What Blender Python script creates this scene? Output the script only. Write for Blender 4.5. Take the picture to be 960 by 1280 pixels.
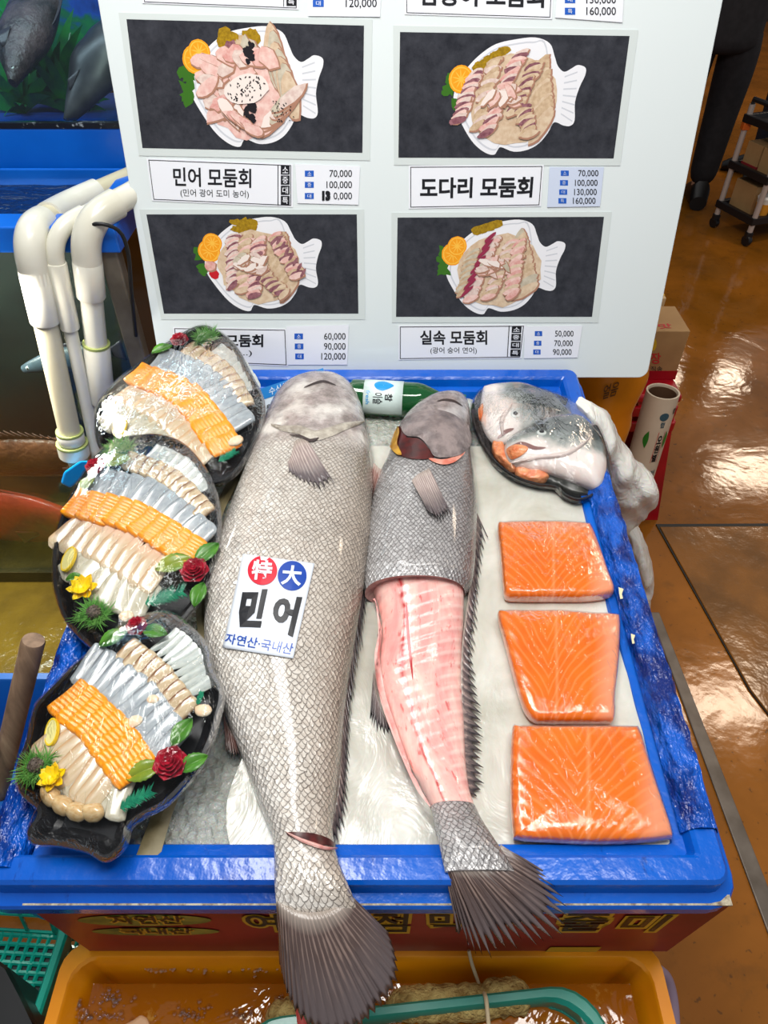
import bpy, math, random
import numpy as np
from math import sin, cos, tan, atan2, pi, radians, sqrt
from mathutils import Vector, Matrix, noise
from mathutils.bvhtree import BVHTree

for _o in list(bpy.data.objects):
    bpy.data.objects.remove(_o)
S = bpy.context.scene
COL = S.collection
random.seed(11)
RNG = np.random.default_rng(5)

# ------------------------------------------------------------------ camera
CAM_H, PITCH, FPX = 1.45, radians(44), 880.0
camd = bpy.data.cameras.new('camera')
camd.lens = FPX / 1280 * 36
camd.sensor_width = 36
camd.clip_start = 0.02
cam = bpy.data.objects.new('camera', camd)
cam.location = (0, 0, CAM_H)
cam.rotation_euler = (pi / 2 - PITCH, 0, 0)
COL.objects.link(cam)
S.camera = cam

# ------------------------------------------------------------------ world, lights, exposure
W = bpy.data.worlds.new('market_air')
S.world = W
W.use_nodes = True
W.node_tree.nodes['Background'].inputs['Color'].default_value = (0.86, 0.93, 1.0, 1)
W.node_tree.nodes['Background'].inputs['Strength'].default_value = 0.30

def area(name, loc, target, size, size_y, power, color):
    l = bpy.data.lights.new(name, 'AREA')
    l.shape = 'RECTANGLE'
    l.size, l.size_y, l.energy, l.color = size, size_y, power, color
    o = bpy.data.objects.new(name, l)
    o.location = loc
    d = Vector(target) - Vector(loc)
    o.rotation_euler = d.to_track_quat('-Z', 'Y').to_euler()
    COL.objects.link(o)
    return o
area('stall_lamp', (-0.30, 0.62, 2.55), (-0.05, 0.72, 0.7), 1.3, 0.30, 33, (1.0, 0.985, 0.95))
area('stall_lamp', (0.45, 0.30, 2.65), (0.15, 0.75, 0.7), 0.9, 0.25, 14, (1.0, 0.975, 0.93))
area('hall_lamp', (2.4, 2.65, 3.0), (2.4, 2.65, 0), 0.55, 0.30, 18, (1.0, 0.80, 0.60))
area('hall_lamp', (3.55, 5.2, 3.0), (3.55, 5.2, 0), 0.7, 0.35, 24, (1.0, 0.80, 0.60))
area('hall_lamp', (3.65, 6.8, 3.0), (3.65, 6.8, 0), 0.8, 0.35, 24, (1.0, 0.80, 0.60))
area('tank_lamp_and_fill', (-0.9, 1.66, 1.62), (-0.9, 1.9, 1.1), 0.9, 0.06, 4.5, (0.70, 0.86, 1.0))
area('tank_lamp_and_fill', (-0.95, 1.255, 0.90), (-0.90, 1.36, 0.1), 0.7, 0.05, 16, (1.0, 0.95, 0.85))  # added fill inside the lower tank to brighten its fish, no fitting there

S.view_settings.view_transform = 'Standard'
S.view_settings.look = 'None'
S.view_settings.gamma = 1
S.view_settings.use_curve_mapping = False
S.view_settings.exposure = 0.04

# ------------------------------------------------------------------ geometry of the place
CC = np.array([0, 0, CAM_H])
FW = np.array([0, cos(PITCH), -sin(PITCH)])
UP = np.array([0, sin(PITCH), cos(PITCH)])
RT = np.array([1.0, 0, 0])
def hit(px, py, P0, N):
    d = FW * FPX + RT * (px - 480) - UP * (py - 640)
    return CC + d * (np.dot(P0 - CC, N) / np.dot(d, N))
def zp(px, py, z=0.0): return hit(px, py, np.array([0, 0, z]), np.array([0, 0, 1.0]))
def yp(px, py, y): return hit(px, py, np.array([0, y, 0]), np.array([0, 1.0, 0]))
TT = radians(3.5)                                  # the display tray slopes a little to the front
T0 = np.array([0, 1.12, 0.667])
TN = np.array([0, -sin(TT), cos(TT)])
TV = np.array([0, cos(TT), sin(TT)])
def tp(px, py, w=0.0): return hit(px, py, T0 + TN * w, TN)
def tw(u, v, w=0.0): return T0 + RT * u + TV * v + TN * w
LB = radians(13)                                   # the menu board leans back
B0 = np.array([0, 1.192, 0.69])
BN = np.array([0, -cos(LB), sin(LB)])
BV = np.array([0, sin(LB), cos(LB)])
def bp(px, py, off=0.0): return hit(px, py, B0 + BN * off, BN)
def nrm(v):
    v = np.asarray(v, float)
    return v / (np.linalg.norm(v) + 1e-12)

# ------------------------------------------------------------------ materials
def srgb(r, g, b):
    f = lambda c: (c / 255 / 12.92) if c <= 10 else ((c / 255 + 0.055) / 1.055) ** 2.4
    return (f(r), f(g), f(b), 1.0)
_M = {}
class NT:
    def __init__(s, name):
        s.m = bpy.data.materials.new(name)
        s.m.use_nodes = True
        s.t = s.m.node_tree
        s.b = s.t.nodes['Principled BSDF']
        s.out = s.t.nodes['Material Output']
    def n(s, typ, **kw):
        nd = s.t.nodes.new(typ)
        for k, v in kw.items():
            if k.startswith('i_'):
                nd.inputs[k[2:]].default_value = v
            else:
                setattr(nd, k, v)
        return nd
    def l(s, a, b): s.t.links.new(a, b)
    def math(s, op, a, b=None, c=None):
        nd = s.t.nodes.new('ShaderNodeMath'); nd.operation = op
        for i, x in enumerate((a, b, c)):
            if x is None: continue
            if isinstance(x, (int, float)): nd.inputs[i].default_value = x
            else: s.l(x, nd.inputs[i])
        return nd.outputs[0]
    def mix(s, fac, a, b):
        nd = s.t.nodes.new('ShaderNodeMix'); nd.data_type = 'RGBA'
        for i, x in ((0, fac), (6, a), (7, b)):
            if isinstance(x, (int, float)): nd.inputs[i].default_value = x
            elif isinstance(x, tuple): nd.inputs[i].default_value = x
            else: s.l(x, nd.inputs[i])
        return nd.outputs[2]
    def ramp(s, fac, stops, interp='LINEAR'):
        nd = s.t.nodes.new('ShaderNodeValToRGB')
        nd.color_ramp.interpolation = interp
        e = nd.color_ramp.elements
        while len(e) < len(stops): e.new(0.5)
        for el, (p, c) in zip(e, stops):
            el.position = p
            el.color = c if isinstance(c, tuple) else (c, c, c, 1)
        s.l(fac, nd.inputs[0])
        return nd.outputs[0]
    def coord(s, kind='Object'):
        if kind.startswith('uv:'):
            return s.n('ShaderNodeUVMap', uv_map=kind[3:]).outputs[0]
        return s.n('ShaderNodeTexCoord').outputs[kind]
    def mapv(s, vec, scale=(1, 1, 1), rot=(0, 0, 0), loc=(0, 0, 0)):
        nd = s.n('ShaderNodeMapping')
        nd.inputs['Scale'].default_value = scale
        nd.inputs['Rotation'].default_value = rot
        nd.inputs['Location'].default_value = loc
        s.l(vec, nd.inputs[0])
        return nd.outputs[0]
    def noise(s, vec, scale, detail=3, rough=0.55, dist=0.0):
        nd = s.n('ShaderNodeTexNoise')
        nd.inputs['Scale'].default_value = scale
        nd.inputs['Detail'].default_value = detail
        nd.inputs['Roughness'].default_value = rough
        nd.inputs['Distortion'].default_value = dist
        s.l(vec, nd.inputs['Vector'])
        return nd.outputs['Fac']
    def bump(s, h, strength, dist=0.01, prev=None):
        nd = s.n('ShaderNodeBump')
        nd.inputs['Strength'].default_value = strength
        nd.inputs['Distance'].default_value = dist
        s.l(h, nd.inputs['Height'])
        if prev is not None: s.l(prev, nd.inputs['Normal'])
        return nd.outputs[0]
    def set(s, **kw):
        for k, v in kw.items():
            k = k.replace('_', ' ')
            if isinstance(v, (int, float, tuple)): s.b.inputs[k].default_value = v
            else: s.l(v, s.b.inputs[k])
        return s.m
def M(name, base, rough=0.5, metal=0.0, c2=None, ns=20, lo=0.35, hi=0.65, bump=0.0, bs=60, bd=0.01, coat=0.0,
      trans=0.0, sss=0.0, emis=0.0, space='Object', stretch=(1, 1, 1), detail=4, ior=1.45):
    if name in _M: return _M[name]
    t = NT(name)
    co = t.mapv(t.coord(space), stretch)
    if c2 is not None:
        col = t.mix(t.ramp(t.noise(co, ns, detail), [(lo, 0.0), (hi, 1.0)]), base, c2)
        t.l(col, t.b.inputs['Base Color'])
        if emis: t.l(col, t.b.inputs['Emission Color'])
    else:
        t.b.inputs['Base Color'].default_value = base
        if emis: t.b.inputs['Emission Color'].default_value = base
    t.b.inputs['Roughness'].default_value = rough
    t.b.inputs['Metallic'].default_value = metal
    t.b.inputs['Coat Weight'].default_value = coat
    t.b.inputs['Coat Roughness'].default_value = 0.08
    t.b.inputs['Transmission Weight'].default_value = trans
    t.b.inputs['IOR'].default_value = ior
    t.b.inputs['Emission Strength'].default_value = emis
    if sss:
        t.b.inputs['Subsurface Weight'].default_value = sss
        t.b.inputs['Subsurface Radius'].default_value = (1, 0.5, 0.3)
        t.b.inputs['Subsurface Scale'].default_value = 0.006
    if bump:
        t.l(t.bump(t.noise(co, bs, 4), bump, bd), t.b.inputs['Normal'])
    _M[name] = t.m
    return t.m
def M_film(name, amount=0.10, bs=55, bstr=0.9, tint=(1, 1, 1, 1)):
    """clear cling film: see-through with a wrinkled gloss"""
    if name in _M: return _M[name]
    t = NT(name)
    co = t.coord('Object')
    h = t.noise(t.mapv(co, (1, 0.45, 1), (0, 0, 0.6)), bs, 3, 0.6, 1.5)
    bn = t.bump(h, bstr, 0.006)
    tr = t.n('ShaderNodeBsdfTransparent'); tr.inputs[0].default_value = tint
    gl = t.n('ShaderNodeBsdfGlossy'); gl.inputs['Roughness'].default_value = 0.05
    t.l(bn, gl.inputs['Normal'])
    fr = t.n('ShaderNodeFresnel'); fr.inputs['IOR'].default_value = 1.33
    t.l(bn, fr.inputs['Normal'])
    fac = t.math('MINIMUM', t.math('ADD', t.math('MULTIPLY', fr.outputs[0], 0.55), amount), 0.35)
    mx = t.n('ShaderNodeMixShader')
    t.l(fac, mx.inputs[0]); t.l(tr.outputs[0], mx.inputs[1]); t.l(gl.outputs[0], mx.inputs[2])
    t.l(mx.outputs[0], t.out.inputs['Surface'])
    _M[name] = t.m
    return t.m

# ------------------------------------------------------------------ mesh building
class MB:
    def __init__(s):
        s.v, s.f, s.mi, s.uv, s.uv2, s.nv = [], [], [], [], [], 0
    def add(s, verts, faces, mi=0, uv=None, uv2=None):
        verts = np.asarray(verts, float).reshape(-1, 3)
        k = s.nv
        s.v.append(verts); s.nv += len(verts)
        s.uv.append(np.asarray(uv, float).reshape(-1, 2) if uv is not None else np.zeros((len(verts), 2)))
        s.uv2.append(np.asarray(uv2, float).reshape(-1, 2) if uv2 is not None else np.zeros((len(verts), 2)))
        for f in faces:
            s.f.append([int(i) + k for i in f])
        if isinstance(mi, (list, np.ndarray)): s.mi.extend(int(x) for x in mi)
        else: s.mi.extend([mi] * len(faces))
        return s
    def grid(s, P, cu=False, cv=False, mi=0, uv=None, uv2=None, flip=False):
        P = np.asarray(P, float)
        n, m = P.shape[:2]
        fs, ms = [], []
        for i in range(n if cu else n - 1):
            for j in range(m if cv else m - 1):
                a, b = i * m + j, i * m + (j + 1) % m
                c, d = ((i + 1) % n) * m + (j + 1) % m, ((i + 1) % n) * m + j
                fs.append((a, d, c, b) if flip else (a, b, c, d))
                ms.append(mi[i] if isinstance(mi, (list, np.ndarray)) else mi)
        return s.add(P.reshape(-1, 3), fs, ms, uv, uv2)
    def ngon(s, pts, mi=0):
        return s.add(pts, [list(range(len(pts)))], mi)
    def hexa(s, bot, top, mi=0):
        n = len(bot)
        fs = [list(range(n))[::-1], [n + i for i in range(n)]]
        fs += [(i, (i + 1) % n, n + (i + 1) % n, n + i) for i in range(n)]
        return s.add(np.vstack([np.asarray(bot), np.asarray(top)]), fs, mi)
    def box(s, c, size, ax=None, mi=0):
        c = np.asarray(c, float)
        A = np.eye(3) if ax is None else np.asarray(ax, float)
        h = [A[i] * size[i] / 2 for i in range(3)]
        q = [(-1, -1), (1, -1), (1, 1), (-1, 1)]
        return s.hexa([c + a * h[0] + b * h[1] - h[2] for a, b in q], [c + a * h[0] + b * h[1] + h[2] for a, b in q], mi)
    def tube(s, path, r, n=12, caps=True, mi=0, closed=False):
        path = [np.asarray(p, float) for p in path]
        k = len(path)
        rs = [r] * k if np.isscalar(r) else list(r)
        rings, ref = [], None
        for i in range(k):
            if closed: t = path[(i + 1) % k] - path[i - 1]
            else: t = path[min(i + 1, k - 1)] - path[max(i - 1, 0)]
            t = nrm(t)
            if ref is None:
                ref = np.cross(t, [0, 0, 1.0])
                if np.linalg.norm(ref) < 0.1: ref = np.cross(t, [0, 1.0, 0])
            ref = nrm(ref - t * np.dot(ref, t))
            b = np.cross(t, ref)
            rings.append([path[i] + rs[i] * (ref * cos(a) + b * sin(a)) for a in np.arange(n) * 2 * pi / n])
        s.grid(np.array(rings), cu=closed, cv=True, mi=mi, flip=True)
        if caps and not closed:
            s.add(rings[0], [list(range(n))], mi)
            s.add(rings[-1], [list(range(n))[::-1]], mi)
        return s
    def lathe(s, o, ax, prof, n=24, mi=0):
        ax = nrm(ax); o = np.asarray(o, float)
        r = np.cross(ax, [0, 0, 1.0])
        if np.linalg.norm(r) < 0.1: r = np.cross(ax, [0, 1.0, 0])
        r = nrm(r); b = np.cross(ax, r)
        P = [[o + ax * h + rr * (r * cos(a) + b * sin(a)) for a in np.arange(n) * 2 * pi / n] for rr, h in prof]
        return s.grid(np.array(P), cv=True, mi=mi)
    def verts(s): return np.vstack(s.v)

ORG = {}
def tag(o, label=None, cat=None, group=None, kind=None):
    if label: o['label'] = label
    if cat: o['category'] = cat
    if group: o['group'] = group
    if kind: o['kind'] = kind
    return o
def thing(name, label, cat, loc, group=None, kind=None):
    o = bpy.data.objects.new(name, None)
    o.empty_display_size = 0.05
    o.location = tuple(loc)
    COL.objects.link(o)
    ORG[o.name] = np.asarray(loc, float)
    return tag(o, label, cat, group, kind)
def build(mb, name, mats, parent=None, label=None, cat=None, group=None, kind=None, smooth=True, sharp=40, bevel=0.0,
          seg=2, solid=0.0, sub=0, origin=None):
    V = mb.verts()
    if parent is not None: org = ORG[parent.name]
    elif origin is not None: org = np.asarray(origin, float)
    else: org = np.array([(V[:, 0].min() + V[:, 0].max()) / 2, (V[:, 1].min() + V[:, 1].max()) / 2, V[:, 2].min()])
    me = bpy.data.meshes.new(name)
    me.from_pydata([tuple(p) for p in (V - org)], [], mb.f)
    if not isinstance(mats, (list, tuple)): mats = [mats]
    for m in mats: me.materials.append(m)
    me.polygons.foreach_set('material_index', mb.mi)
    UV, UV2 = np.vstack(mb.uv), np.vstack(mb.uv2)
    li = np.zeros(len(me.loops), dtype=np.int32)
    me.loops.foreach_get('vertex_index', li)
    if np.abs(UV).sum() > 0:
        me.uv_layers.new(name='metric').data.foreach_set('uv', UV[li].ravel())
    if np.abs(UV2).sum() > 0:
        me.uv_layers.new(name='norm').data.foreach_set('uv', UV2[li].ravel())
    me.polygons.foreach_set('use_smooth', [bool(smooth)] * len(me.polygons))
    me.update()
    if smooth and sharp: me.set_sharp_from_angle(angle=radians(sharp))
    o = bpy.data.objects.new(name, me)
    COL.objects.link(o)
    if parent is not None:
        o.parent = parent
        ORG[o.name] = org
    else:
        o.location = tuple(org)
        ORG[o.name] = org
    if bevel:
        b = o.modifiers.new('bevel', 'BEVEL'); b.width = bevel; b.segments = seg; b.limit_method = 'ANGLE'
    if solid:
        b = o.modifiers.new('solid', 'SOLIDIFY'); b.thickness = solid; b.offset = 0
    if sub:
        b = o.modifiers.new('sub', 'SUBSURF'); b.levels = sub; b.render_levels = sub
    return tag(o, label, cat, group, kind)

_TX = {}
def text_mesh(body, bold=0.0):
    """flat triangulated lettering: (verts normalised to its own box, faces, aspect)"""
    if (body, bold) in _TX: return _TX[(body, bold)]
    c = bpy.data.curves.new('lettering', 'FONT')
    c.body = body; c.resolution_u = 3; c.offset = bold
    o = bpy.data.objects.new('lettering', c)
    COL.objects.link(o)
    dg = bpy.context.evaluated_depsgraph_get()
    m = bpy.data.meshes.new_from_object(o.evaluated_get(dg))
    V = np.array([tuple(v.co) for v in m.vertices])[:, :2]
    F = [list(p.vertices) for p in m.polygons]
    bpy.data.objects.remove(o); bpy.data.curves.remove(c); bpy.data.meshes.remove(m)
    lo, hi = V.min(0), V.max(0)
    r = ((V - lo) / (hi - lo), F, (hi[0] - lo[0]) / (hi[1] - lo[1]), V, lo, hi)
    _TX[(body, bold)] = r
    return r
def quadpt(q, a, b):
    """q: tl,tr,br,bl; a to the right, b downwards"""
    q = np.asarray(q, float)
    return (q[0] * (1 - a) + q[1] * a) * (1 - b) + (q[3] * (1 - a) + q[2] * a) * b
def put_text(mb, body, q, fn, bold=0.0, mi=0, ref=None):
    """lettering fitted into the quad q (pixel corners tl,tr,br,bl) lying on the surface fn"""
    V, F, _, raw, lo, hi = text_mesh(body, bold)
    if ref is not None:
        _r = text_mesh(body, ref); V = (raw - _r[4]) / (_r[5] - _r[4])
    P = []
    for a, b in V:
        x, y = quadpt(q, a, 1 - b)
        P.append(fn(x, y))
    mb.add(P, F, mi)
def rect(x0, y0, x1, y1): return [(x0, y0), (x1, y0), (x1, y1), (x0, y1)]
def smooth_closed(pts, n):
    """dense closed Catmull-Rom through 2-D or 3-D points"""
    pts = np.asarray(pts, float); k = len(pts)
    out = []
    for i in range(k):
        p0, p1, p2, p3 = pts[i - 1], pts[i], pts[(i + 1) % k], pts[(i + 2) % k]
        m = max(1, n // k)
        for j in range(m):
            t = j / m
            out.append(0.5 * (2 * p1 + (p2 - p0) * t + (2 * p0 - 5 * p1 + 4 * p2 - p3) * t * t + (3 * p1 - p0 - 3 * p2 + p3) * t ** 3))
    return np.array(out)
def spline(pts, n):
    """n points evenly along an open Catmull-Rom"""
    pts = np.asarray(pts, float)
    ext = np.vstack([2 * pts[0] - pts[1], pts, 2 * pts[-1] - pts[-2]])
    out = []
    for i in range(len(pts) - 1):
        p0, p1, p2, p3 = ext[i:i + 4]
        for t in np.linspace(0, 1, 16, endpoint=False):
            out.append(0.5 * (2 * p1 + (p2 - p0) * t + (2 * p0 - 5 * p1 + 4 * p2 - p3) * t * t + (3 * p1 - p0 - 3 * p2 + p3) * t ** 3))
    out.append(pts[-1])
    out = np.array(out)
    L = np.concatenate([[0], np.cumsum(np.linalg.norm(np.diff(out, axis=0), axis=1))])
    q = np.linspace(0, L[-1], n)
    return np.stack([np.interp(q, L, out[:, k]) for k in range(out.shape[1])], 1)
def pchip(x, y, q):
    x, y, q = np.asarray(x, float), np.asarray(y, float), np.asarray(q, float)
    h = np.diff(x); d = np.diff(y) / h
    m = np.zeros(len(x))
    for i in range(1, len(x) - 1):
        if d[i - 1] * d[i] > 0:
            w1, w2 = 2 * h[i] + h[i - 1], h[i] + 2 * h[i - 1]
            m[i] = (w1 + w2) / (w1 / d[i - 1] + w2 / d[i])
    m[0], m[-1] = d[0], d[-1]
    i = np.clip(np.searchsorted(x, q) - 1, 0, len(x) - 2)
    t = (q - x[i]) / h[i]
    return ((2 * t ** 3 - 3 * t ** 2 + 1) * y[i] + (t ** 3 - 2 * t ** 2 + t) * h[i] * m[i] + (-2 * t ** 3 + 3 * t ** 2) * y[i + 1]
            + (t ** 3 - t ** 2) * h[i] * m[i + 1])
def nz(p, s=1.0): return noise.noise(Vector((float(p[0]) * s, float(p[1]) * s, float(p[2]) * s)))
ORD = ['first', 'second', 'third', 'fourth', 'fifth', 'sixth', 'seventh', 'eighth', 'ninth', 'tenth', 'eleventh', 'twelfth', 'thirteenth']
# ================================================================== the setting
def floor_mat():
    t = NT('wet_brown_floor')
    co = t.coord('Object')
    n1 = t.noise(co, 2.2, 5, 0.6, 0.4)
    n2 = t.noise(co, 14, 5, 0.65)
    col = t.mix(t.ramp(n1, [(0.35, 0), (0.68, 1)]), srgb(122, 74, 18), srgb(162, 98, 30))
    col = t.mix(t.ramp(n2, [(0.55, 0), (0.75, 0.5)]), col, srgb(92, 60, 26))
    sp = t.ramp(t.noise(co, 60, 2), [(0.66, 0), (0.72, 0.6)])
    col = t.mix(sp, col, srgb(70, 48, 24))
    h = t.math('ADD', t.math('MULTIPLY', t.noise(co, 7, 3, 0.5, 0.6), 1.0), t.math('MULTIPLY', t.noise(co, 38, 3), 0.16))
    t.l(t.bump(h, 0.13, 0.014), t.b.inputs['Normal'])
    r = t.ramp(n1, [(0.3, 0.05), (0.7, 0.13)])
    return t.set(Base_Color=col, Roughness=r, Specular_IOR_Level=0.4)
FLOOR = floor_mat()
mb = MB(); mb.grid([[(-4, -2, 0), (6, -2, 0)], [(-4, 9, 0), (6, 9, 0)]], flip=True)
build(mb, 'floor', FLOOR, kind='structure', smooth=False)
DARKW = M('dark_far_wall', srgb(38, 34, 34), 0.8, c2=srgb(60, 52, 46), ns=3)
mb = MB(); mb.box((1, 9.05, 1.5), (10, 0.1, 3.0)); build(mb, 'wall_back', DARKW, kind='structure', smooth=False)
mb = MB(); mb.box((-4.05, 3.5, 1.5), (0.1, 11, 3.0)); build(mb, 'wall_left', DARKW, kind='structure', smooth=False)

def floor_slab(name, px, z0, z1, mat, bev=0.002):
    mb = MB(); q = [zp(x, y, z1) for x, y in px]
    mb.hexa([(p[0], p[1], z0) for p in q][::-1], [tuple(p) for p in q][::-1])
    return build(mb, name, mat, kind='structure', smooth=False, bevel=bev)
BLACKGAP = M('black_seam', srgb(16, 13, 10), 0.5)
PLATE = M('floor_plate', srgb(140, 90, 36), 0.16, c2=srgb(100, 66, 28), ns=6, lo=0.4, hi=0.7, bump=0.2, bs=9, bd=0.02)
floor_slab('trim_1', [(820, 655), (1010, 654), (1010, 958), (936, 862)], 0.0, 0.004, BLACKGAP, 0)
floor_slab('trim_2', [(825, 658.2), (1010, 657.2), (1010, 955), (938.5, 862)], 0.0, 0.007, PLATE, 0.002)
STRIP = M('floor_metal_strip', srgb(118, 108, 98), 0.42, 0.3, c2=srgb(92, 82, 72), ns=14)
floor_slab('trim_3', [(812, 765), (824, 765), (985, 1170), (985, 1232)], 0.0, 0.006, STRIP)
# olive wet floor with a pale kerb at the left, before the tank
OLIVE = M('olive_wet_floor', srgb(122, 100, 32), 0.14, c2=srgb(86, 70, 26), ns=7, lo=0.3, hi=0.7, bump=0.4, bs=30, bd=0.01)
floor_slab('trim_4', [(-60, 705), (330, 705), (330, 868), (-60, 868)], 0.0, 0.012, OLIVE)
KERB = M('pale_kerb', srgb(150, 156, 128), 0.4, c2=srgb(110, 116, 92), ns=40)
floor_slab('trim_5', [(-60, 868), (300, 868), (300, 893), (-60, 893)], 0.0, 0.03, KERB)
floor_slab('trim_6', [(-60, 893), (300, 893), (300, 910), (-60, 910)], 0.0, 0.014, BLACKGAP, 0)

# ================================================================== display stand and tray
STANDRED = M('dark_red_steel', srgb(96, 22, 26), 0.4, c2=srgb(70, 16, 18), ns=10)
RED = M('red_sign_board', srgb(150, 34, 38), 0.42, c2=srgb(120, 26, 30), ns=8)
stand = thing('display_stand', 'dark red stand with a red lettered front board under the blue fish tray', 'stand', (tw(0, -0.4)[0], tw(0, -0.4)[1], 0))
UL, UR, VF, VB = -0.432, 0.372, -0.856, 0.058      # outer rim of the tray
for u, v in ((UL + 0.05, VF + 0.05), (UR - 0.045, VF + 0.05), (UL + 0.05, VB - 0.05), (UR - 0.045, VB - 0.05)):
    top = tw(u, v, -0.16)
    mb = MB(); mb.box((top[0], top[1], top[2] / 2), (0.045, 0.045, top[2])); build(mb, 'leg', STANDRED, stand, smooth=False, bevel=0.003)
mb = MB()
for a, b in (((UL + 0.05, VF + 0.05), (UR - 0.045, VF + 0.05)), ((UL + 0.05, VB - 0.05), (UR - 0.045, VB - 0.05)),
             ((UL + 0.05, VF + 0.05), (UL + 0.05, VB - 0.05)), ((UR - 0.045, VF + 0.05), (UR - 0.045, VB - 0.05))):
    p, q = tw(*a, -0.145), tw(*b, -0.145)
    x = nrm(q - p); y = nrm(np.cross(TN, x))
    mb.box((p + q) / 2, (np.linalg.norm(q - p), 0.03, 0.035), (x, y, TN))
build(mb, 'frame_rail', STANDRED, stand, smooth=False)
FP0 = tw(0, VF - 0.012)
def fpn(px, py, off=0.0): return hit(px, py, FP0 - TV * off, TV)
def fpl(u, w, off=0.0): return tw(u, VF - 0.012 - off, w)
# the front board, seen foreshortened below the rim
tl, tr = fpn(30, 1131), fpn(911, 1133)
un = lambda p: (np.dot(p - T0, RT), np.dot(p - T0, TN))
(ul_, wt_), (ur_, _w) = un(tl), un(tr)
WB_ = wt_ - 0.235
mb = MB(); mb.hexa([fpl(ul_, WB_, 0), fpl(ur_, WB_, 0), fpl(ur_, WB_, -0.008), fpl(ul_, WB_, -0.008)],
                   [fpl(ul_, wt_, 0), fpl(ur_, wt_, 0), fpl(ur_, wt_, -0.008), fpl(ul_, wt_, -0.008)])
fb = build(mb, 'front_board', RED, stand, smooth=False)
EDGE = M('worn_pale_edge', srgb(196, 186, 160), 0.7, c2=srgb(120, 104, 88), ns=160)
mb = MB(); mb.hexa([fpl(ul_, wt_, .0015), fpl(ur_, wt_, .0015), fpl(ur_, wt_, -.009), fpl(ul_, wt_, -.009)],
                   [fpl(ul_, wt_ + .004, .0015), fpl(ur_, wt_ + .004, .0015), fpl(ur_, wt_ + .004, -.009), fpl(ul_, wt_ + .004, -.009)])
build(mb, 'edge_strip', EDGE, fb, smooth=False)
mb = MB(); mb.ngon([fpn(x, y, .0012) for x, y in ((688, 1184), (752, 1184), (728, 1206), (664, 1206))]); build(mb, 'yellow_patch', M('yellow_print', srgb(205, 165, 40), 0.45), fb, smooth=False)
BLK = M('black_print', srgb(20, 18, 20), 0.45)
YEL = M('yellow_print', srgb(205, 165, 40), 0.45)
GRN = M('green_print', srgb(62, 96, 44), 0.45, c2=srgb(150, 150, 60), ns=30)
def word(q, s):
    a = MB(); put_text(a, s, q, lambda x, y: fpn(x, y, 0.0016), 0.085); build(a, 'lettering', YEL, fb, smooth=False)
    b = MB(); put_text(b, s, q, lambda x, y: fpn(x, y, 0.0024), 0.012, ref=0.085); build(b, 'lettering', BLK, fb, smooth=False)
for q, s in (([(296, 1142), (352, 1142), (356, 1166), (312, 1164)], '여'), ([(458, 1140), (516, 1140), (512, 1167), (462, 1167)], '점'),
             ([(532, 1140), (590, 1140), (586, 1167), (534, 1167)], '막'), ([(700, 1141), (776, 1141), (752, 1166), (690, 1166)], '줄'),
             ([(784, 1143), (850, 1143), (820, 1166), (764, 1166)], '미')):
    word(q, s)
for q, s in (([(92, 1144), (260, 1144), (258, 1157), (112, 1157)], '자연산'), ([(112, 1160), (272, 1160), (268, 1169), (126, 1169)], '국내산')):
    n = 28
    c = quadpt(q, .5, .5); wv = (np.array(q[1]) - q[0]) / 2
    mb = MB(); mb.ngon([fpn(c[0] + wv[0] * cos(a) * (1 if 1 else 1), c[1] + (q[3][1] - q[0][1]) * .55 * sin(a), 0.0010) for a in np.arange(n) * 2 * pi / n])
    build(mb, 'green_oval', GRN, fb, smooth=False)
    q2 = [tuple(quadpt(q, .2, .05)), tuple(quadpt(q, .82, .05)), tuple(quadpt(q, .82, .95)), tuple(quadpt(q, .2, .95))]
    word(q2, s)

# ---- blue tray
def blue_mat():
    t = NT('blue_plastic')
    co = t.coord('Object')
    n1 = t.noise(co, 5, 4)
    col = t.mix(t.ramp(n1, [(0.35, 0), (0.7, 1)]), srgb(0, 76, 178), srgb(4, 100, 208))
    sc = t.noise(t.mapv(co, (1, 0.3, 1), (0, 0, 0.4)), 60, 5, 0.7)
    col = t.mix(t.ramp(sc, [(0.62, 0), (0.72, 0.55)]), col, srgb(6, 34, 110))
    t.l(t.bump(t.noise(co, 26, 4), 0.35, 0.006), t.b.inputs['Normal'])
    return t.set(Base_Color=col, Roughness=0.22)
BLUE = blue_mat()
tray = thing('fish_display_tray', 'large blue plastic display tray of crushed ice holding the fish and platters', 'tray', tw(0, -0.4, -0.11))
def rim_ring(o, w, rad=0.018, k=4):
    """rounded rectangle, o outwards from the outer rim line"""
    r = max(0.004, rad + o)
    P = []
    for (cx, cy, a0) in ((UR, VF, -pi / 2), (UR, VB, 0), (UL, VB, pi / 2), (UL, VF, pi)):
        sx, sy = (1 if cx == UR else -1), (1 if cy == VB else -1)
        x0, y0 = cx + sx * (o - r), cy + sy * (o - r)
        for a in np.linspace(a0, a0 + pi / 2, k + 1):
            P.append(tw(x0 + r * cos(a), y0 + r * sin(a), w))
    return P
prof = [(-0.058, -0.062), (-0.052, -0.02), (-0.050, 0.0), (-0.046, 0.010), (-0.034, 0.013), (-0.030, 0.027), (-0.026, 0.031), (-0.004, 0.031), (0.0, 0.027),
        (0.002, 0.004), (0.014, 0.001), (0.0165, -0.003), (0.0165, -0.020), (0.012, -0.022), (0.006, -0.024), (0.0, -0.125), (-0.02, -0.128)]
mb = MB(); P = np.array([rim_ring(o, w) for o, w in prof]); mb.grid(P, cv=True)
mb.add(P[0], [list(range(len(P[0])))]); mb.add(P[-1], [list(range(len(P[-1])))[::-1]])
build(mb, 'tray_shell', BLUE, tray, sharp=28)
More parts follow.
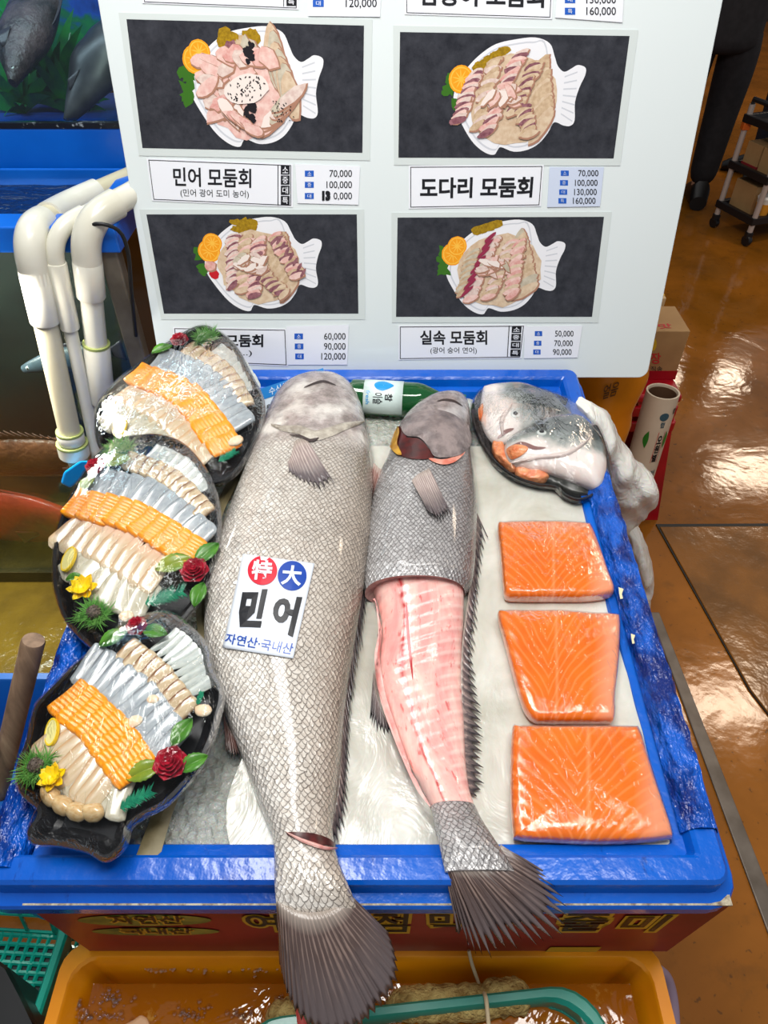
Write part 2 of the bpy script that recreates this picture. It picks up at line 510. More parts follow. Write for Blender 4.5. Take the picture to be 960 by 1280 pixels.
# raised seams of worn film stuck along the right rim
FILMB = M('blue_wrinkled_film', srgb(6, 88, 196), 0.14, c2=srgb(2, 36, 112), ns=34, lo=0.42, hi=0.62, bump=1.0, bs=48, bd=0.02, stretch=(1, .5, 1))
mb = MB(); P = []
for v in np.linspace(-0.80, -0.16, 70):
    row = []
    for k, (u, w) in enumerate(((.335, .015), (.343, .030), (.352, .0335), (.362, .0340), (.371, .0315), (.376, .018), (.378, .008))):
        q = tw(u, v, w + .0015)
        row.append(q + (TN * 0.006 + RT * .003) * abs(nz(q, 30) + .4 * nz(q, 75)) * (0 if k in (0, 6) else 1))
    P.append(row)
mb.grid(np.array(P), flip=True); build(mb, 'film_strip', FILMB, tray)
mb = MB(); P = []
for v in np.linspace(-0.84, -0.30, 60):
    row = []
    for k, (u, w) in enumerate(((UL + .04, .015), (UL + .028, .031), (UL + .018, .0335), (UL + .008, .0340), (UL - .003, .0300), (UL - .004, .018), (UL - .006, .008))):
        q = tw(u, v, w + .0015)
        row.append(q + (TN * 0.006 - RT * .003) * abs(nz(q, 26) + .4 * nz(q, 70)) * (0 if k in (0, 6) else 1))
    P.append(row)
mb.grid(np.array(P)); build(mb, 'film_strip', FILMB, tray)
PATCH = M('pale_scuff', srgb(214, 210, 170), 0.5)
for (x, y, r) in ((776, 741, 7), (791, 798, 6)):
    pts = [(x - r * .4, y - r), (x + r * .5, y - r * .7), (x + r * .2, y + r * .2), (x + r * .4, y + r), (x - r * .1, y + r * 1.1), (x - r * .3, y)]
    mb = MB(); mb.hexa([tp(a, b, .034) for a, b in pts][::-1], [tp(a, b, .0415) for a, b in pts][::-1]); build(mb, 'scuff_mark', PATCH, tray, smooth=False)

# ---- crushed ice and the wet sheet over it
def ice_mat():
    t = NT('crushed_ice')
    co = t.coord('Object')
    vo = t.n('ShaderNodeTexVoronoi'); vo.inputs['Scale'].default_value = 95
    t.l(co, vo.inputs['Vector'])
    n = t.noise(co, 12, 4)
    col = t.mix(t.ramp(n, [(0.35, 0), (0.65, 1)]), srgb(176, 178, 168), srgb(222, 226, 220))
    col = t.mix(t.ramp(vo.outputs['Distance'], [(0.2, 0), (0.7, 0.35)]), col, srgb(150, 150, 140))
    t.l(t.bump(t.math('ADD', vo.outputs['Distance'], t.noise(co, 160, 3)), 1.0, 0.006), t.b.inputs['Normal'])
    return t.set(Base_Color=col, Roughness=0.12, Subsurface_Weight=0.25, Subsurface_Scale=0.01)
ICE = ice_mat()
mb = MB(); P = []
for v in np.linspace(VF + .05, VB - .05, 170):
    row = []
    for u in np.linspace(UL + .051, UR - .051, 150):
        q = tw(u, v, 0)
        row.append(q + TN * (-0.008 + 0.006 * nz(q, 12) + 0.005 * abs(nz(q, 70)) + .003 * nz(q, 150)))
    P.append(row)
mb.grid(np.array(P), flip=True)
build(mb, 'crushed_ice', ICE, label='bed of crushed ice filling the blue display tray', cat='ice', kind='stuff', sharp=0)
def sheet_mat():
    t = NT('wet_sheet')
    co = t.coord('Object')
    col = t.mix(t.ramp(t.noise(co, 9, 4, 0.6, 0.5), [(0.35, 0), (0.7, 1)]), srgb(186, 183, 170), srgb(220, 219, 210))
    h = t.noise(t.mapv(co, (1, .6, 1)), 16, 4, 0.55, 1.2)
    t.l(t.bump(h, 0.6, 0.008), t.b.inputs['Normal'])
    return t.set(Base_Color=col, Roughness=0.24, Subsurface_Weight=0.15, Subsurface_Scale=0.01)
SHEET = sheet_mat()
def sheet(name, L, R, label, w=0.0045, n=70, m=60):
    """left and right edge polylines in px, top to bottom"""
    Ls, Rs = spline(L, n), spline(R, n)
    mb = MB(); P = []
    for a, b in zip(Ls, Rs):
        row = []
        for s in np.linspace(0, 1, m):
            q = tp(*(a * (1 - s) + b * s), 0.0)
            row.append(q + TN * (w + 0.0035 * nz(q, 9) + 0.002 * nz(q, 28) + .0035 * max(0, nz(q + 3, 5))))
        P.append(row)
    mb.grid(np.array(P)); return build(mb, name, SHEET, label=label, cat='sheet', sharp=0)
sheet('wet_sheet', [(448, 560), (450, 700), (430, 850), (415, 960), (400, 1072)], [(640, 560), (735, 640), (790, 800), (838, 960), (852, 1072)],
      'damp translucent white sheet over the ice under the salmon fillets')
sheet('wet_sheet', [(330, 860), (322, 910), (290, 985), (284, 1030), (292, 1074)], [(350, 860), (350, 910), (352, 985), (356, 1030), (360, 1074)],
      'narrow strip of white sheet on the ice left of the large fish tail', 0.006, 40, 14)
LINER = M('old_liner', srgb(160, 148, 112), 0.5, c2=srgb(110, 98, 66), ns=20)
pts = spline([(318, 540), (292, 600), (268, 655), (252, 760), (262, 860), (236, 950), (206, 1010), (184, 1073)], 50)
mb = MB(); P = []
for i, (x, y) in enumerate(pts):
    wd = 7 if i < 34 else 7 + (i - 34) * 0.55
    P.append([tp(x - wd, y, -.012), tp(x - wd, y, .014), tp(x, y, .016), tp(x + wd, y, .012), tp(x + wd, y, -.012)])
mb.grid(np.array(P)); build(mb, 'liner_strip', LINER, label='worn beige liner strip along the left side of the large fish', cat='liner', sharp=30)

# ================================================================== menu board
WHITE = M('white_acrylic', srgb(226, 234, 234), 0.16, coat=0.3)
board = thing('menu_board', 'large white menu board with dish photos and prices behind the tray', 'sign', B0 + RT * 0.04)
bu0, bu1, bv0, bv1 = -0.440, 0.521, -0.018, 0.70
cr = 0.018
ol = []
for (cx, cy, a0) in ((bu1, bv0, -pi / 2), (bu1, bv1, 0), (bu0, bv1, pi / 2), (bu0, bv0, pi)):
    sx, sy = (1 if cx == bu1 else -1), (1 if cy == bv1 else -1)
    for a in np.linspace(a0, a0 + pi / 2, 7):
        ol.append((cx - sx * cr + cr * cos(a), cy - sy * cr + cr * sin(a)))
bw = lambda u, v, off=0.0: B0 + RT * u + BV * v + BN * off
mb = MB(); mb.hexa([bw(u, v, -0.010) for u, v in ol], [bw(u, v, 0) for u, v in ol])
build(mb, 'panel', WHITE, board, smooth=False, bevel=0.0015)
# rear strut down to the floor so that the board stands
mb = MB()
for u in (0.12, 0.34):
    for a, b in ((bw(u, 0.45, -0.012), np.array([u, 1.58, 0.0])), (bw(u, 0.02, -0.022), np.array([u, bw(u, .02, -.022)[1] + .02, 0.0]))):
        mb = MB(); mb.tube([a, b], 0.012, 10); build(mb, 'prop_leg', M('grey_steel', srgb(120, 122, 124), 0.4, 0.7), board)
SLATE = NT('photo_slate')
_co = SLATE.coord('Object')
_c = SLATE.mix(SLATE.ramp(SLATE.noise(SLATE.mapv(_co, (1, 1, 1)), 45, 6, .7), [(0.3, 0), (0.75, 1)]), srgb(34, 35, 42), srgb(62, 63, 70))
SLATE.l(SLATE.bump(SLATE.noise(_co, 7, 3, .5, .8), 0.25, 0.012), SLATE.b.inputs['Normal'])
SLATE = SLATE.set(Base_Color=_c, Roughness=0.17)
LAM = M('laminate_margin', srgb(214, 222, 220), 0.1, coat=0.5)
PLATEW = M('print_white_plate', srgb(236, 236, 240), 0.25)
PLATES = M('print_plate_rim', srgb(205, 207, 214), 0.25)
PAL = {
    'pink': M('print_pink_flesh', srgb(226, 176, 166), 0.25, c2=srgb(238, 206, 196), ns=120),
    'rose': M('print_rose_flesh', srgb(216, 150, 142), 0.25, c2=srgb(232, 190, 180), ns=140),
    'beige': M('print_beige_flesh', srgb(205, 176, 146), 0.25, c2=srgb(222, 200, 172), ns=110),
    'sand': M('print_sand_flesh', srgb(190, 160, 128), 0.25, c2=srgb(214, 188, 156), ns=150),
    'grey': M('print_grey_flesh', srgb(186, 174, 152), 0.25, c2=srgb(208, 198, 178), ns=110),
    'white': M('print_pale_flesh', srgb(232, 214, 204), 0.25, c2=srgb(214, 186, 176), ns=150),
    'maroon': M('print_maroon_skin', srgb(120, 70, 82), 0.25, c2=srgb(160, 110, 116), ns=160),
    'wine': M('print_wine_skin', srgb(150, 48, 76), 0.25),
    'black': M('print_black_weed', srgb(34, 30, 34), 0.25),
    'orange': M('print_orange', srgb(246, 160, 30), 0.25),
    'oran2': M('print_orange_rind', srgb(250, 190, 70), 0.25),
    'olive': M('print_mustard', srgb(176, 140, 24), 0.25, c2=srgb(140, 108, 16), ns=220),
    'green': M('print_leaf', srgb(58, 110, 30), 0.25),
    'red': M('print_red', srgb(196, 30, 40), 0.25),
    'edge': M('print_slice_edge', srgb(172, 126, 104), 0.25),
    'flesh_hi': M('print_flesh_light', srgb(240, 226, 218), 0.25),
}
PN = list(PAL)
PLO = [(270, 375), (245, 320), (243, 270), (262, 215), (300, 158), (345, 112), (395, 78), (460, 60), (540, 50), (597, 72), (620, 122), (636, 160), (662, 182), (690, 168), (712, 155), (742, 165), (744, 195),
       (728, 240), (716, 300), (722, 370), (708, 393), (680, 392), (642, 380), (622, 420), (590, 462), (545, 488), (490, 495), (440, 478), (426, 490), (415, 507), (385, 503), (345, 478), (310, 440)]
PLO = [((x - 30) / 865, (y - 38) / 482) for x, y in PLO]
def dish_photo(q, kind, label):
    lam = [tuple(quadpt(q, -.03, -.05)), tuple(quadpt(q, 1.035, -.05)), tuple(quadpt(q, 1.035, 1.06)), tuple(quadpt(q, -.02, 1.06))]
    mb = MB(); mb.hexa([bp(x, y, .0002) for x, y in lam][::-1], [bp(x, y, .0008) for x, y in lam][::-1])
    ph = build(mb, 'photo_print', LAM, board, label=label, smooth=False)
    mb = MB(); mb.ngon([bp(x, y, .0011) for x, y in q][::-1]); build(mb, 'slate_backdrop', SLATE, ph, smooth=False)
    F = lambda a, b, k: bp(*quadpt(q, a, b), .0013 + k * .00005)
    ol = smooth_closed(PLO, 160)
    c = np.array([0.50, 0.50])
    mb = MB(); mb.ngon([F(a, b, 0) for a, b in ol][::-1])
    mb.ngon([F(*(c + (np.array(p) - c) * .93), 1) for p in smooth_closed(PLO[:10] + PLO[22:], 120)][::-1], 1)
    mb.ngon([F(*(c + (np.array(p) - c) * .90), 2) for p in smooth_closed(PLO[:10] + PLO[22:], 120)][::-1], 0)
    for i in range(7):                                # ribs of the plate's tail
        t_ = i / 6
        a0 = np.array([.735, .34 + .30 * t_]); a1 = np.array([.795 - .01 * abs(t_ - .5), .30 + .40 * t_])
        d = np.array([0, .006])
        mb.ngon([F(*(a0 - d), 1), F(*(a0 + d), 1), F(*(a1 + d), 1), F(*(a1 - d), 1)], 1)
    build(mb, 'printed_plate', [PLATEW, PLATES], ph, smooth=False)
    mb = MB(); lay = [3]
    rr = random.Random(kind * 7 + 3)
    def blob(a, b, ra, rb, rot, col, n=16, jag=0.12):
        if col in ('pink', 'rose', 'beige', 'sand', 'grey', 'white', 'flesh_hi') and n < 18 and col != 'edge':
            st_ = rr.getstate(); blob(a + .004, b + .008, ra * 1.04 + .004, rb * 1.06 + .006, rot, 'edge', n, jag); rr.setstate(st_)
        lay[0] += 0.2
        pts = []
        for i in range(n):
            th = i * 2 * pi / n
            r = 1 + jag * rr.uniform(-1, 1)
            x, y = ra * cos(th) * r, rb * sin(th) * r
            pts.append(F(a + (x * cos(rot) - y * sin(rot)) / 2.1, b + (x * sin(rot) + y * cos(rot)), lay[0]))
        mb.ngon(pts[::-1], PN.index(col))
    def oslice(a, b, r=.12):
        blob(a, b, r, r, 0, 'orange', 20, .02); blob(a, b, r * .88, r * .88, 0, 'oran2', 20, .02); blob(a, b, r * .78, r * .78, 0, 'orange', 20, .03)
        for i in range(5):
            th = i * pi / 5 + .2
            blob(a + .0 * cos(th), b, r * .75, .006, th, 'oran2', 8, .0)
    for i in range(9): blob(.225 + rr.uniform(-.02, .025), .44 + rr.uniform(-.1, .14) + (0.05 if kind == 0 else 0), .06, .035, rr.uniform(0, 3), 'green', 9, .4)
    oslice(.275, .37 if kind else .30, .115)
    oslice(.295, .29 if kind else .24, .10) if kind != 1 else None
    if kind == 2: blob(.285, .6, .05, .05, 0, 'red'); blob(.27, .52, .06, .05, 0, 'rose')
    if kind == 0:
        for i in range(8): blob(.46 + .075 * rr.uniform(-1, 1), .13 + .05 * rr.uniform(-1, 1), .07, .05, rr.uniform(0, 3), 'olive', 12, .25)
        blob(.5, .55, .40, .36, 0, 'pink', 26, .06)
        for i in range(8): blob(.5 + rr.uniform(-.07, .07), .19 + rr.uniform(-.03, .06), .08, .05, rr.uniform(0, 3), rr.choice(['grey', 'maroon', 'sand']), 10, .3)
        for i in range(7): blob(.61 + .012 * i, .24 + .055 * i, .24 - .008 * i, .075, 1.45 + .1 * rr.uniform(-1, 1), rr.choice(['grey', 'beige', 'grey']), 14, .08)
        for i in range(26): blob(.39 + rr.uniform(-.08, .09), .40 + rr.uniform(-.12, .34), .12, .055, rr.uniform(-.9, .9), rr.choice(['pink', 'rose', 'white', 'pink', 'flesh_hi']), 12, .2)
        for i in range(6): blob(.41 + .045 * i * .8, .26 + .02 * rr.uniform(-1, 1), .10, .07, rr.uniform(-.7, .7), rr.choice(['pink', 'white', 'rose']), 12, .2)
        for i in range(16): blob(.52 + rr.uniform(-.025, .015), .24 + rr.uniform(-.09, .10), .03, .022, rr.uniform(0, 3), 'black', 8, .4)
        for i in range(16): blob(.50 + rr.uniform(-.02, .02), .72 + rr.uniform(-.08, .09), .03, .022, rr.uniform(0, 3), 'black', 8, .4)
        for i in range(8): blob(.60 + .02 * rr.uniform(-1, 1) + .012 * i, .78 - .03 * i, .16, .05, -.65, rr.choice(['white', 'pink', 'grey', 'flesh_hi']), 12, .12)
        blob(.49, .52, .21, .115, -.2, 'flesh_hi', 18, .05)
        for i in range(70):
            x, y = rr.uniform(-1, 1), rr.uniform(-1, 1)
            if x * x + y * y < 1: blob(.49 + x * .085, .52 + y * .10 - x * .03, .012, .006, rr.uniform(0, 3), 'black', 5, 0)
        for i in range(30): blob(.655 + rr.uniform(-.06, .04), .68 + rr.uniform(-.08, .09), .009, .005, rr.uniform(0, 3), 'black', 5, 0)
        for i in range(9): blob(.42 + .012 * i, .73 + .014 * i, .09, .035, .55 + rr.uniform(-.3, .3), rr.choice(['rose', 'pink']), 10, .2)
    else:
        if kind == 1:
            for i in range(14): blob(.345 + .009 * i, .275 - .011 * i, .055, .04, -.5, 'olive', 10, .25)
        elif kind == 2:
            for i in range(12): blob(.465 + rr.uniform(-.045, .045), .115 + rr.uniform(-.045, .05), .06, .035, rr.uniform(0, 3), 'olive', 10, .3)
        else:
            for i in range(14): blob(.385 + .008 * i, .135 - .005 * i, .055, .042, -.3, 'olive', 10, .2)
        blob(.515, .53, .43, .37, 0, 'beige', 26, .05)
        if kind == 3:                              # pale slices at the right side
            for i in range(15): blob(.585 + .004 * i, .27 + .034 * i, .17, .05, -1.2 + .05 * i, rr.choice(['sand', 'beige', 'grey', 'beige']), 14, .08)
        else:
            for i in range(16): blob(.605 + .003 * i, .30 + .030 * i, .17, .05, -.9, rr.choice(['sand', 'beige', 'sand']), 12, .08)
        for c0, c1, cols, k in {
            1: [((.34, .32), (.27, .70), ('white', 'maroon', 'pink'), 20), ((.42, .22), (.36, .74), ('sand', 'beige', 'white'), 16), ((.53, .16), (.40, .80), ('white', 'maroon', 'pink', 'rose'), 26),
                ((.60, .24), (.52, .62), ('sand', 'maroon', 'beige'), 18), ((.56, .60), (.60, .80), ('maroon', 'sand', 'beige'), 12)],
            2: [((.40, .22), (.37, .72), ('white', 'maroon', 'white', 'pink'), 26), ((.46, .24), (.42, .76), ('sand', 'pink', 'beige'), 18), ((.52, .26), (.47, .82), ('pink', 'white', 'rose', 'maroon'), 24),
                ((.60, .22), (.70, .62), ('rose', 'sand', 'maroon', 'pink'), 20), ((.53, .62), (.62, .80), ('maroon', 'beige', 'sand'), 14)],
            3: [((.37, .36), (.33, .74), ('grey', 'sand'), 14), ((.47, .22), (.37, .82), ('white', 'pink', 'white'), 20), ((.56, .24), (.47, .80), ('beige', 'pink', 'white', 'sand'), 26), ((.60, .26), (.58, .78), ('rose', 'beige', 'pink'), 16)],
        }[kind]:
            for i in range(k):
                t_ = i / (k - 1)
                blob(c0[0] * (1 - t_) + c1[0] * t_ + rr.uniform(-.006, .006), c0[1] * (1 - t_) + c1[1] * t_, .085, .030, -.45 + rr.uniform(-.25, .25), cols[i % len(cols)], 10, .15)
        if kind == 3:
            for i in range(8): blob(.455 - .0145 * i, .20 + .078 * i, .085, .020, -.75, 'wine', 8, .15)
        if kind == 2:
            for i in range(7): blob(.62 + .018 * i, .26 + .055 * i, .055, .016, -1.0, 'maroon', 8, .1)
        for i in range(16): blob((.47 if kind != 1 else .46) + rr.uniform(-.06, .07), .50 + rr.uniform(-.07, .07), .075, .03, rr.uniform(-1, 1), rr.choice(['white', 'flesh_hi', 'pink', 'grey']), 10, .3)
    build(mb, 'printed_dish', [PAL[k] for k in PN], ph, smooth=False)
dish_photo([(158, 24), (455, 32), (453, 191), (178, 185)], 0, 'upper left dish photo, pink slices on a white plate')
dish_photo([(500, 40), (787, 45), (767, 198), (498, 197)], 1, 'upper right dish photo, silver-skinned slices on a white plate')
dish_photo([(183, 268), (446, 268), (448, 392), (205, 392)], 2, 'lower left dish photo, striped slices with a red garnish')
dish_photo([(497, 272), (755, 271), (740, 396), (495, 396)], 3, 'lower right dish photo, purple-edged slices')

PAPER = M('white_card', srgb(238, 240, 246), 0.35)
PAPERB = M('pale_blue_card', srgb(206, 216, 236), 0.35)
INK = M('black_ink', srgb(22, 22, 28), 0.4)
INKB = M('blue_ink', srgb(30, 92, 190), 0.4)
def frame_mb(mb, q, t, off, mi=0):
    q = np.asarray(q, float); c = q.mean(0)
    for i in range(4):
        a, b = q[i], q[(i + 1) % 4]
        d = nrm(np.append(b - a, 0))[:2]; n_ = np.array([-d[1], d[0]])
        if np.dot(c - a, n_) < 0: n_ = -n_
        mb.ngon([bp(*p, off) for p in (a, b, b + n_ * t, a + n_ * t)], mi)
def card(name, q, mat, k=0):
    mb = MB(); mb.hexa([bp(x, y, .0003 + k * .0006) for x, y in q][::-1], [bp(x, y, .0009 + k * .0006) for x, y in q][::-1])
    return build(mb, name, mat, board, smooth=False)
def name_card(q, texts, size_col=None, border=True):
    c = card('name_card', q, PAPER)
    if border:
        mb = MB(); frame_mb(mb, [quadpt(q, .012, .03), quadpt(q, .988, .03), quadpt(q, .988, .97), quadpt(q, .012, .97)], 0.9, .00115); build(mb, 'border_line', INK, c, smooth=False)
    mb = MB()
    for s, r, bold in texts: put_text(mb, s, r, lambda x, y: bp(x, y, .0012), bold)
    build(mb, 'lettering', INK, c, smooth=False)
    if size_col:
        x0, x1, y0, y1, sl = size_col
        mb = MB(); m2 = MB(); h = (y1 - y0) / 4
        for i, s in enumerate('소중대특'):
            a, b = y0 + i * h + .6, y0 + (i + 1) * h - .6
            mb.ngon([bp(x + sl * (y - y0), y, .0013) for x, y in ((x0, a), (x0, b), (x1, b), (x1, a))])
            put_text(m2, s, [(x + sl * (y - y0), y) for x, y in ((x0 + 2, a + 1.6), (x1 - 2, a + 1.6), (x1 - 2, b - 1.6), (x0 + 2, b - 1.6))], lambda x, y: bp(x, y, .0016), 0.01)
        mb.ngon([bp(x + sl * (y - y0), y, .0013) for x, y in ((x0 - 4, y0), (x0 - 4, y1), (x0 - 3, y1), (x0 - 3, y0))])
        build(mb, 'size_square', INK, c, smooth=False); build(m2, 'size_lettering', PAPER, c, smooth=False)
def price_card(q, rows, xr, sq, mat=PAPER, hgt=9.0, hand=None, chars='소중대특'):
    c = card('price_card', q, mat, 1)
    mb, m2, m3 = MB(), MB(), MB()
    for i, (s, y) in enumerate(rows):
        asp = text_mesh(s, 0.008)[2]
        w = hgt * asp * 0.98
        xr_ = xr[i] if isinstance(xr, (list, tuple)) else xr
        put_text(mb, s, rect(xr_ - w, y - hgt / 2, xr_, y + hgt / 2 + (1.2 if ',' in s else 0)), lambda x, y: bp(x, y, .0018), 0.008)
        x0 = (sq[i] if isinstance(sq, (list, tuple)) else sq)
        m2.ngon([bp(a, b, .0018) for a, b in rect(x0, y - hgt * .42, x0 + hgt * 1.25, y + hgt * .42)][::-1])
        put_text(m3, chars[i], rect(x0 + hgt * .36, y - hgt * .27, x0 + hgt * .9, y + hgt * .27), lambda x, y: bp(x, y, .0021), 0.0)
    if hand: put_text(mb, hand[0], hand[1], lambda x, y: bp(x, y, .0022), 0.09)
    build(mb, 'lettering', INK, c, smooth=False); build(m2, 'blue_square', INKB, c, smooth=False); build(m3, 'square_lettering', mat, c, smooth=False)
name_card([(183, 198), (366, 205), (366, 259), (190, 251)], [('민어 모둠회', [(216, 209), (314, 211), (314, 235), (217, 233)], 0.02), ('(민어 광어 도미 농어)', [(225, 236), (311, 238), (311, 249), (226, 247)], 0.004)], (351, 362, 206, 257, 0.0))
price_card([(369, 205), (450, 208), (448, 256), (372, 254)], [('70,000', 217), ('100,000', 231), ('0,000', 245)], 440, 381, hand=('13', rect(402.5, 238.5, 413, 251)), chars='소중대')
name_card([(511, 207), (680, 206), (676, 258), (511, 261)], [('도다리 모둠회', [(525, 222), (667, 221), (665, 247), (525, 248)], 0.03)])
price_card([(687, 209), (755, 209), (750, 258), (684, 259)], [('70,000', 216.5), ('100,000', 228.5), ('130,000', 240), ('160,000', 251)], [748, 747, 746, 744.5], [701, 700, 699, 698], PAPERB, 8.0)
name_card([(216, 409), (358, 411), (360, 458), (220, 452)], [('모둠회', rect(282, 418, 329, 434), 0.03), ('...)', rect(300, 438, 315, 446), 0.004)])
price_card([(358, 408), (436, 406), (434, 456), (360, 456)], [('60,000', 420.5), ('90,000', 433), ('120,000', 445.5)], [432, 432, 432], [368, 368.5, 369], hgt=8.6, chars='소중대')
name_card([(498, 407), (657, 406), (652, 448), (498, 450)], [('실속 모둠회', rect(525, 413, 609, 431), 0.025), ('(광어 숭어 연어)', rect(538, 434, 596, 443), 0.004)], (640, 652, 407, 446, -0.06))
price_card([(656, 408), (728, 407), (722, 447), (655, 448)], [('50,000', 417), ('70,000', 429), ('90,000', 440)], [717, 716, 714.5], [668.5, 667.5, 666.5], hgt=7.4, chars='소중대')
name_card([(176, -45), (374, -38), (373, 12), (178, 4)], [('광어 모둠회', [(215, -38), (314, -36), (314, -12), (216, -14)], 0.02)], (358, 370, -40, 8, 0.0))
price_card([(383, -30), (477, -28), (475, 21), (385, 20)], [('60,000', -22), ('90,000', -8), ('120,000', 4)], 471, 391, hgt=11, chars='소중대')
name_card([(505, -42), (693, -42), (690, 24), (506, 18)], [('참숭어 모둠회', [(524, -22), (681, -20), (680, 10), (524, 7)], 0.03)])
price_card([(698, -30), (781, -30), (778, 28), (694, 22)], [('100,000', -14), ('130,000', -.5), ('160,000', 14)], 770, 706, hgt=10.5, chars='중대특')
# ================================================================== the two whole fish
def scale_mat(name, pale, dark, back, head, wid, row, t_head, depth=0.8, ridge=0.9):
    """overlapping scalloped scales from the metric UV; colour from belly to back across 'norm'"""
    t = NT(name)
    uv = t.coord('uv:metric'); nm = t.n('ShaderNodeSeparateXYZ'); t.l(t.coord('uv:norm'), nm.inputs[0])
    along, across = nm.outputs[0], nm.outputs[1]
    co = t.coord('Object')
    def wob(scale, amt, prev):
        w = t.n('ShaderNodeTexNoise'); w.inputs['Scale'].default_value = scale; w.inputs['Detail'].default_value = 1; t.l(uv, w.inputs['Vector'])
        c = t.n('ShaderNodeVectorMath', operation='SUBTRACT'); t.l(w.outputs['Color'], c.inputs[0]); c.inputs[1].default_value = (.5, .5, .5)
        v = t.n('ShaderNodeVectorMath', operation='MULTIPLY_ADD'); t.l(c.outputs[0], v.inputs[0]); v.inputs[1].default_value = (amt, amt, 0); t.l(prev, v.inputs[2])
        return v.outputs[0]
    wv = wob(90, wid * .9, wob(18, .012, uv))
    sp = t.n('ShaderNodeSeparateXYZ'); t.l(wv, sp.inputs[0])
    U = t.math('DIVIDE', sp.outputs[0], row); V = t.math('DIVIDE', sp.outputs[1], wid)
    r = t.math('FLOOR', U); fy = t.math('SUBTRACT', U, r)
    Va = t.math('ADD', V, t.math('MULTIPLY', t.math('ABSOLUTE', t.math('MODULO', r, 2.0)), .5))
    ca = t.math('FLOOR', Va); fx = t.math('SUBTRACT', t.math('SUBTRACT', Va, ca), .5)
    h = t.math('MULTIPLY', t.math('SUBTRACT', 1.0, t.math('MULTIPLY', t.math('MULTIPLY', fx, fx), 4.0)), 0.92)
    s = t.math('SUBTRACT', fy, h)
    inB = t.math('GREATER_THAN', s, 0.0)
    hA = t.math('DIVIDE', t.math('ADD', fy, 1.0), t.math('ADD', h, 1.0))
    hB = t.math('MULTIPLY', fy, .55)
    hh = t.math('ADD', t.math('MULTIPLY', hA, t.math('SUBTRACT', 1.0, inB)), t.math('MULTIPLY', hB, inB))
    # identity of each scale, for shade variation
    idv = t.n('ShaderNodeCombineXYZ'); t.l(t.math('ADD', r, inB), idv.inputs[0])
    t.l(t.math('ADD', ca, t.math('MULTIPLY', inB, t.math('ADD', t.math('MULTIPLY', t.math('GREATER_THAN', fx, 0.0), .5), .27))), idv.inputs[1])
    wn = t.n('ShaderNodeTexWhiteNoise', noise_dimensions='2D'); t.l(idv.outputs[0], wn.inputs['Vector'])
    hmask = t.ramp(along, [(t_head - 0.02, 0.0), (t_head + 0.015, 1.0)])
    big = t.noise(co, 14, 4)
    line = t.ramp(t.math('ABSOLUTE', t.math('SUBTRACT', s, .07)), [(0.04, 1.0), (0.24, 0.0)])  # dark scale outlines; shade beneath each overlap is put into the colour
    line = t.math('MULTIPLY', line, t.math('MULTIPLY', t.ramp(big, [(.25, depth * .6), (.75, depth)]), t.ramp(across, [(.1, .65), (.6, 1)])))
    base = t.mix(t.ramp(across, [(0.45, 0), (0.85, 1)]), pale, back)
    base = t.mix(t.math('MULTIPLY', wn.outputs['Value'], 0.6), base, back)
    base = t.mix(t.ramp(t.noise(co, 30, 5, .7), [(0.52, 0), (0.85, 0.4)]), base, dark)
    skin = t.mix(line, base, dark)
    hcol = t.mix(t.ramp(t.noise(co, 60, 5, .7), [(0.35, 0), (0.7, .7)]), head, dark)
    hcol = t.mix(t.ramp(t.noise(co, 18, 3), [(0.46, 0), (0.66, .7)]), hcol, pale)
    col = t.mix(hmask, hcol, skin)
    ht = t.math('MULTIPLY', hh, hmask)
    ht = t.math('ADD', ht, t.math('MULTIPLY', t.noise(co, 130, 3), 0.5))
    t.l(t.bump(ht, ridge, 0.0042), t.b.inputs['Normal'])
    rg = t.ramp(t.noise(co, 40, 2), [(0.3, 0.12), (0.7, 0.30)])
    return t.set(Base_Color=col, Roughness=rg, Metallic=0.10, Specular_IOR_Level=0.8, Coat_Weight=0.4, Coat_Roughness=0.08)
def fin_mat(name, c1, c2, n, tip):
    t = NT(name)
    uv = t.n('ShaderNodeSeparateXYZ'); t.l(t.coord('uv:norm'), uv.inputs[0])
    st = t.math('SINE', t.math('MULTIPLY', uv.outputs[1], 2 * pi * n))
    co = t.coord('Object')
    st2 = t.math('ADD', st, t.math('MULTIPLY', t.math('SUBTRACT', t.noise(t.mapv(t.coord('uv:norm'), (3, 60, 1)), 1.0, 4), .5), 6.0))
    col = t.mix(t.ramp(st2, [(0.1, 0), (0.9, 1)]), c1, c2)
    col = t.mix(t.ramp(t.math('ADD', uv.outputs[0], t.math('MULTIPLY', t.noise(co, 30, 3), .35)), [(0.55, 0), (1.15, 1)]), col, tip)
    col = t.mix(t.ramp(uv.outputs[0], [(0.0, .7), (0.20, 0)]), col, srgb(186, 174, 162))
    t.l(t.bump(st, 0.18, 0.002), t.b.inputs['Normal'])
    return t.set(Base_Color=col, Roughness=0.26, Coat_Weight=0.3)
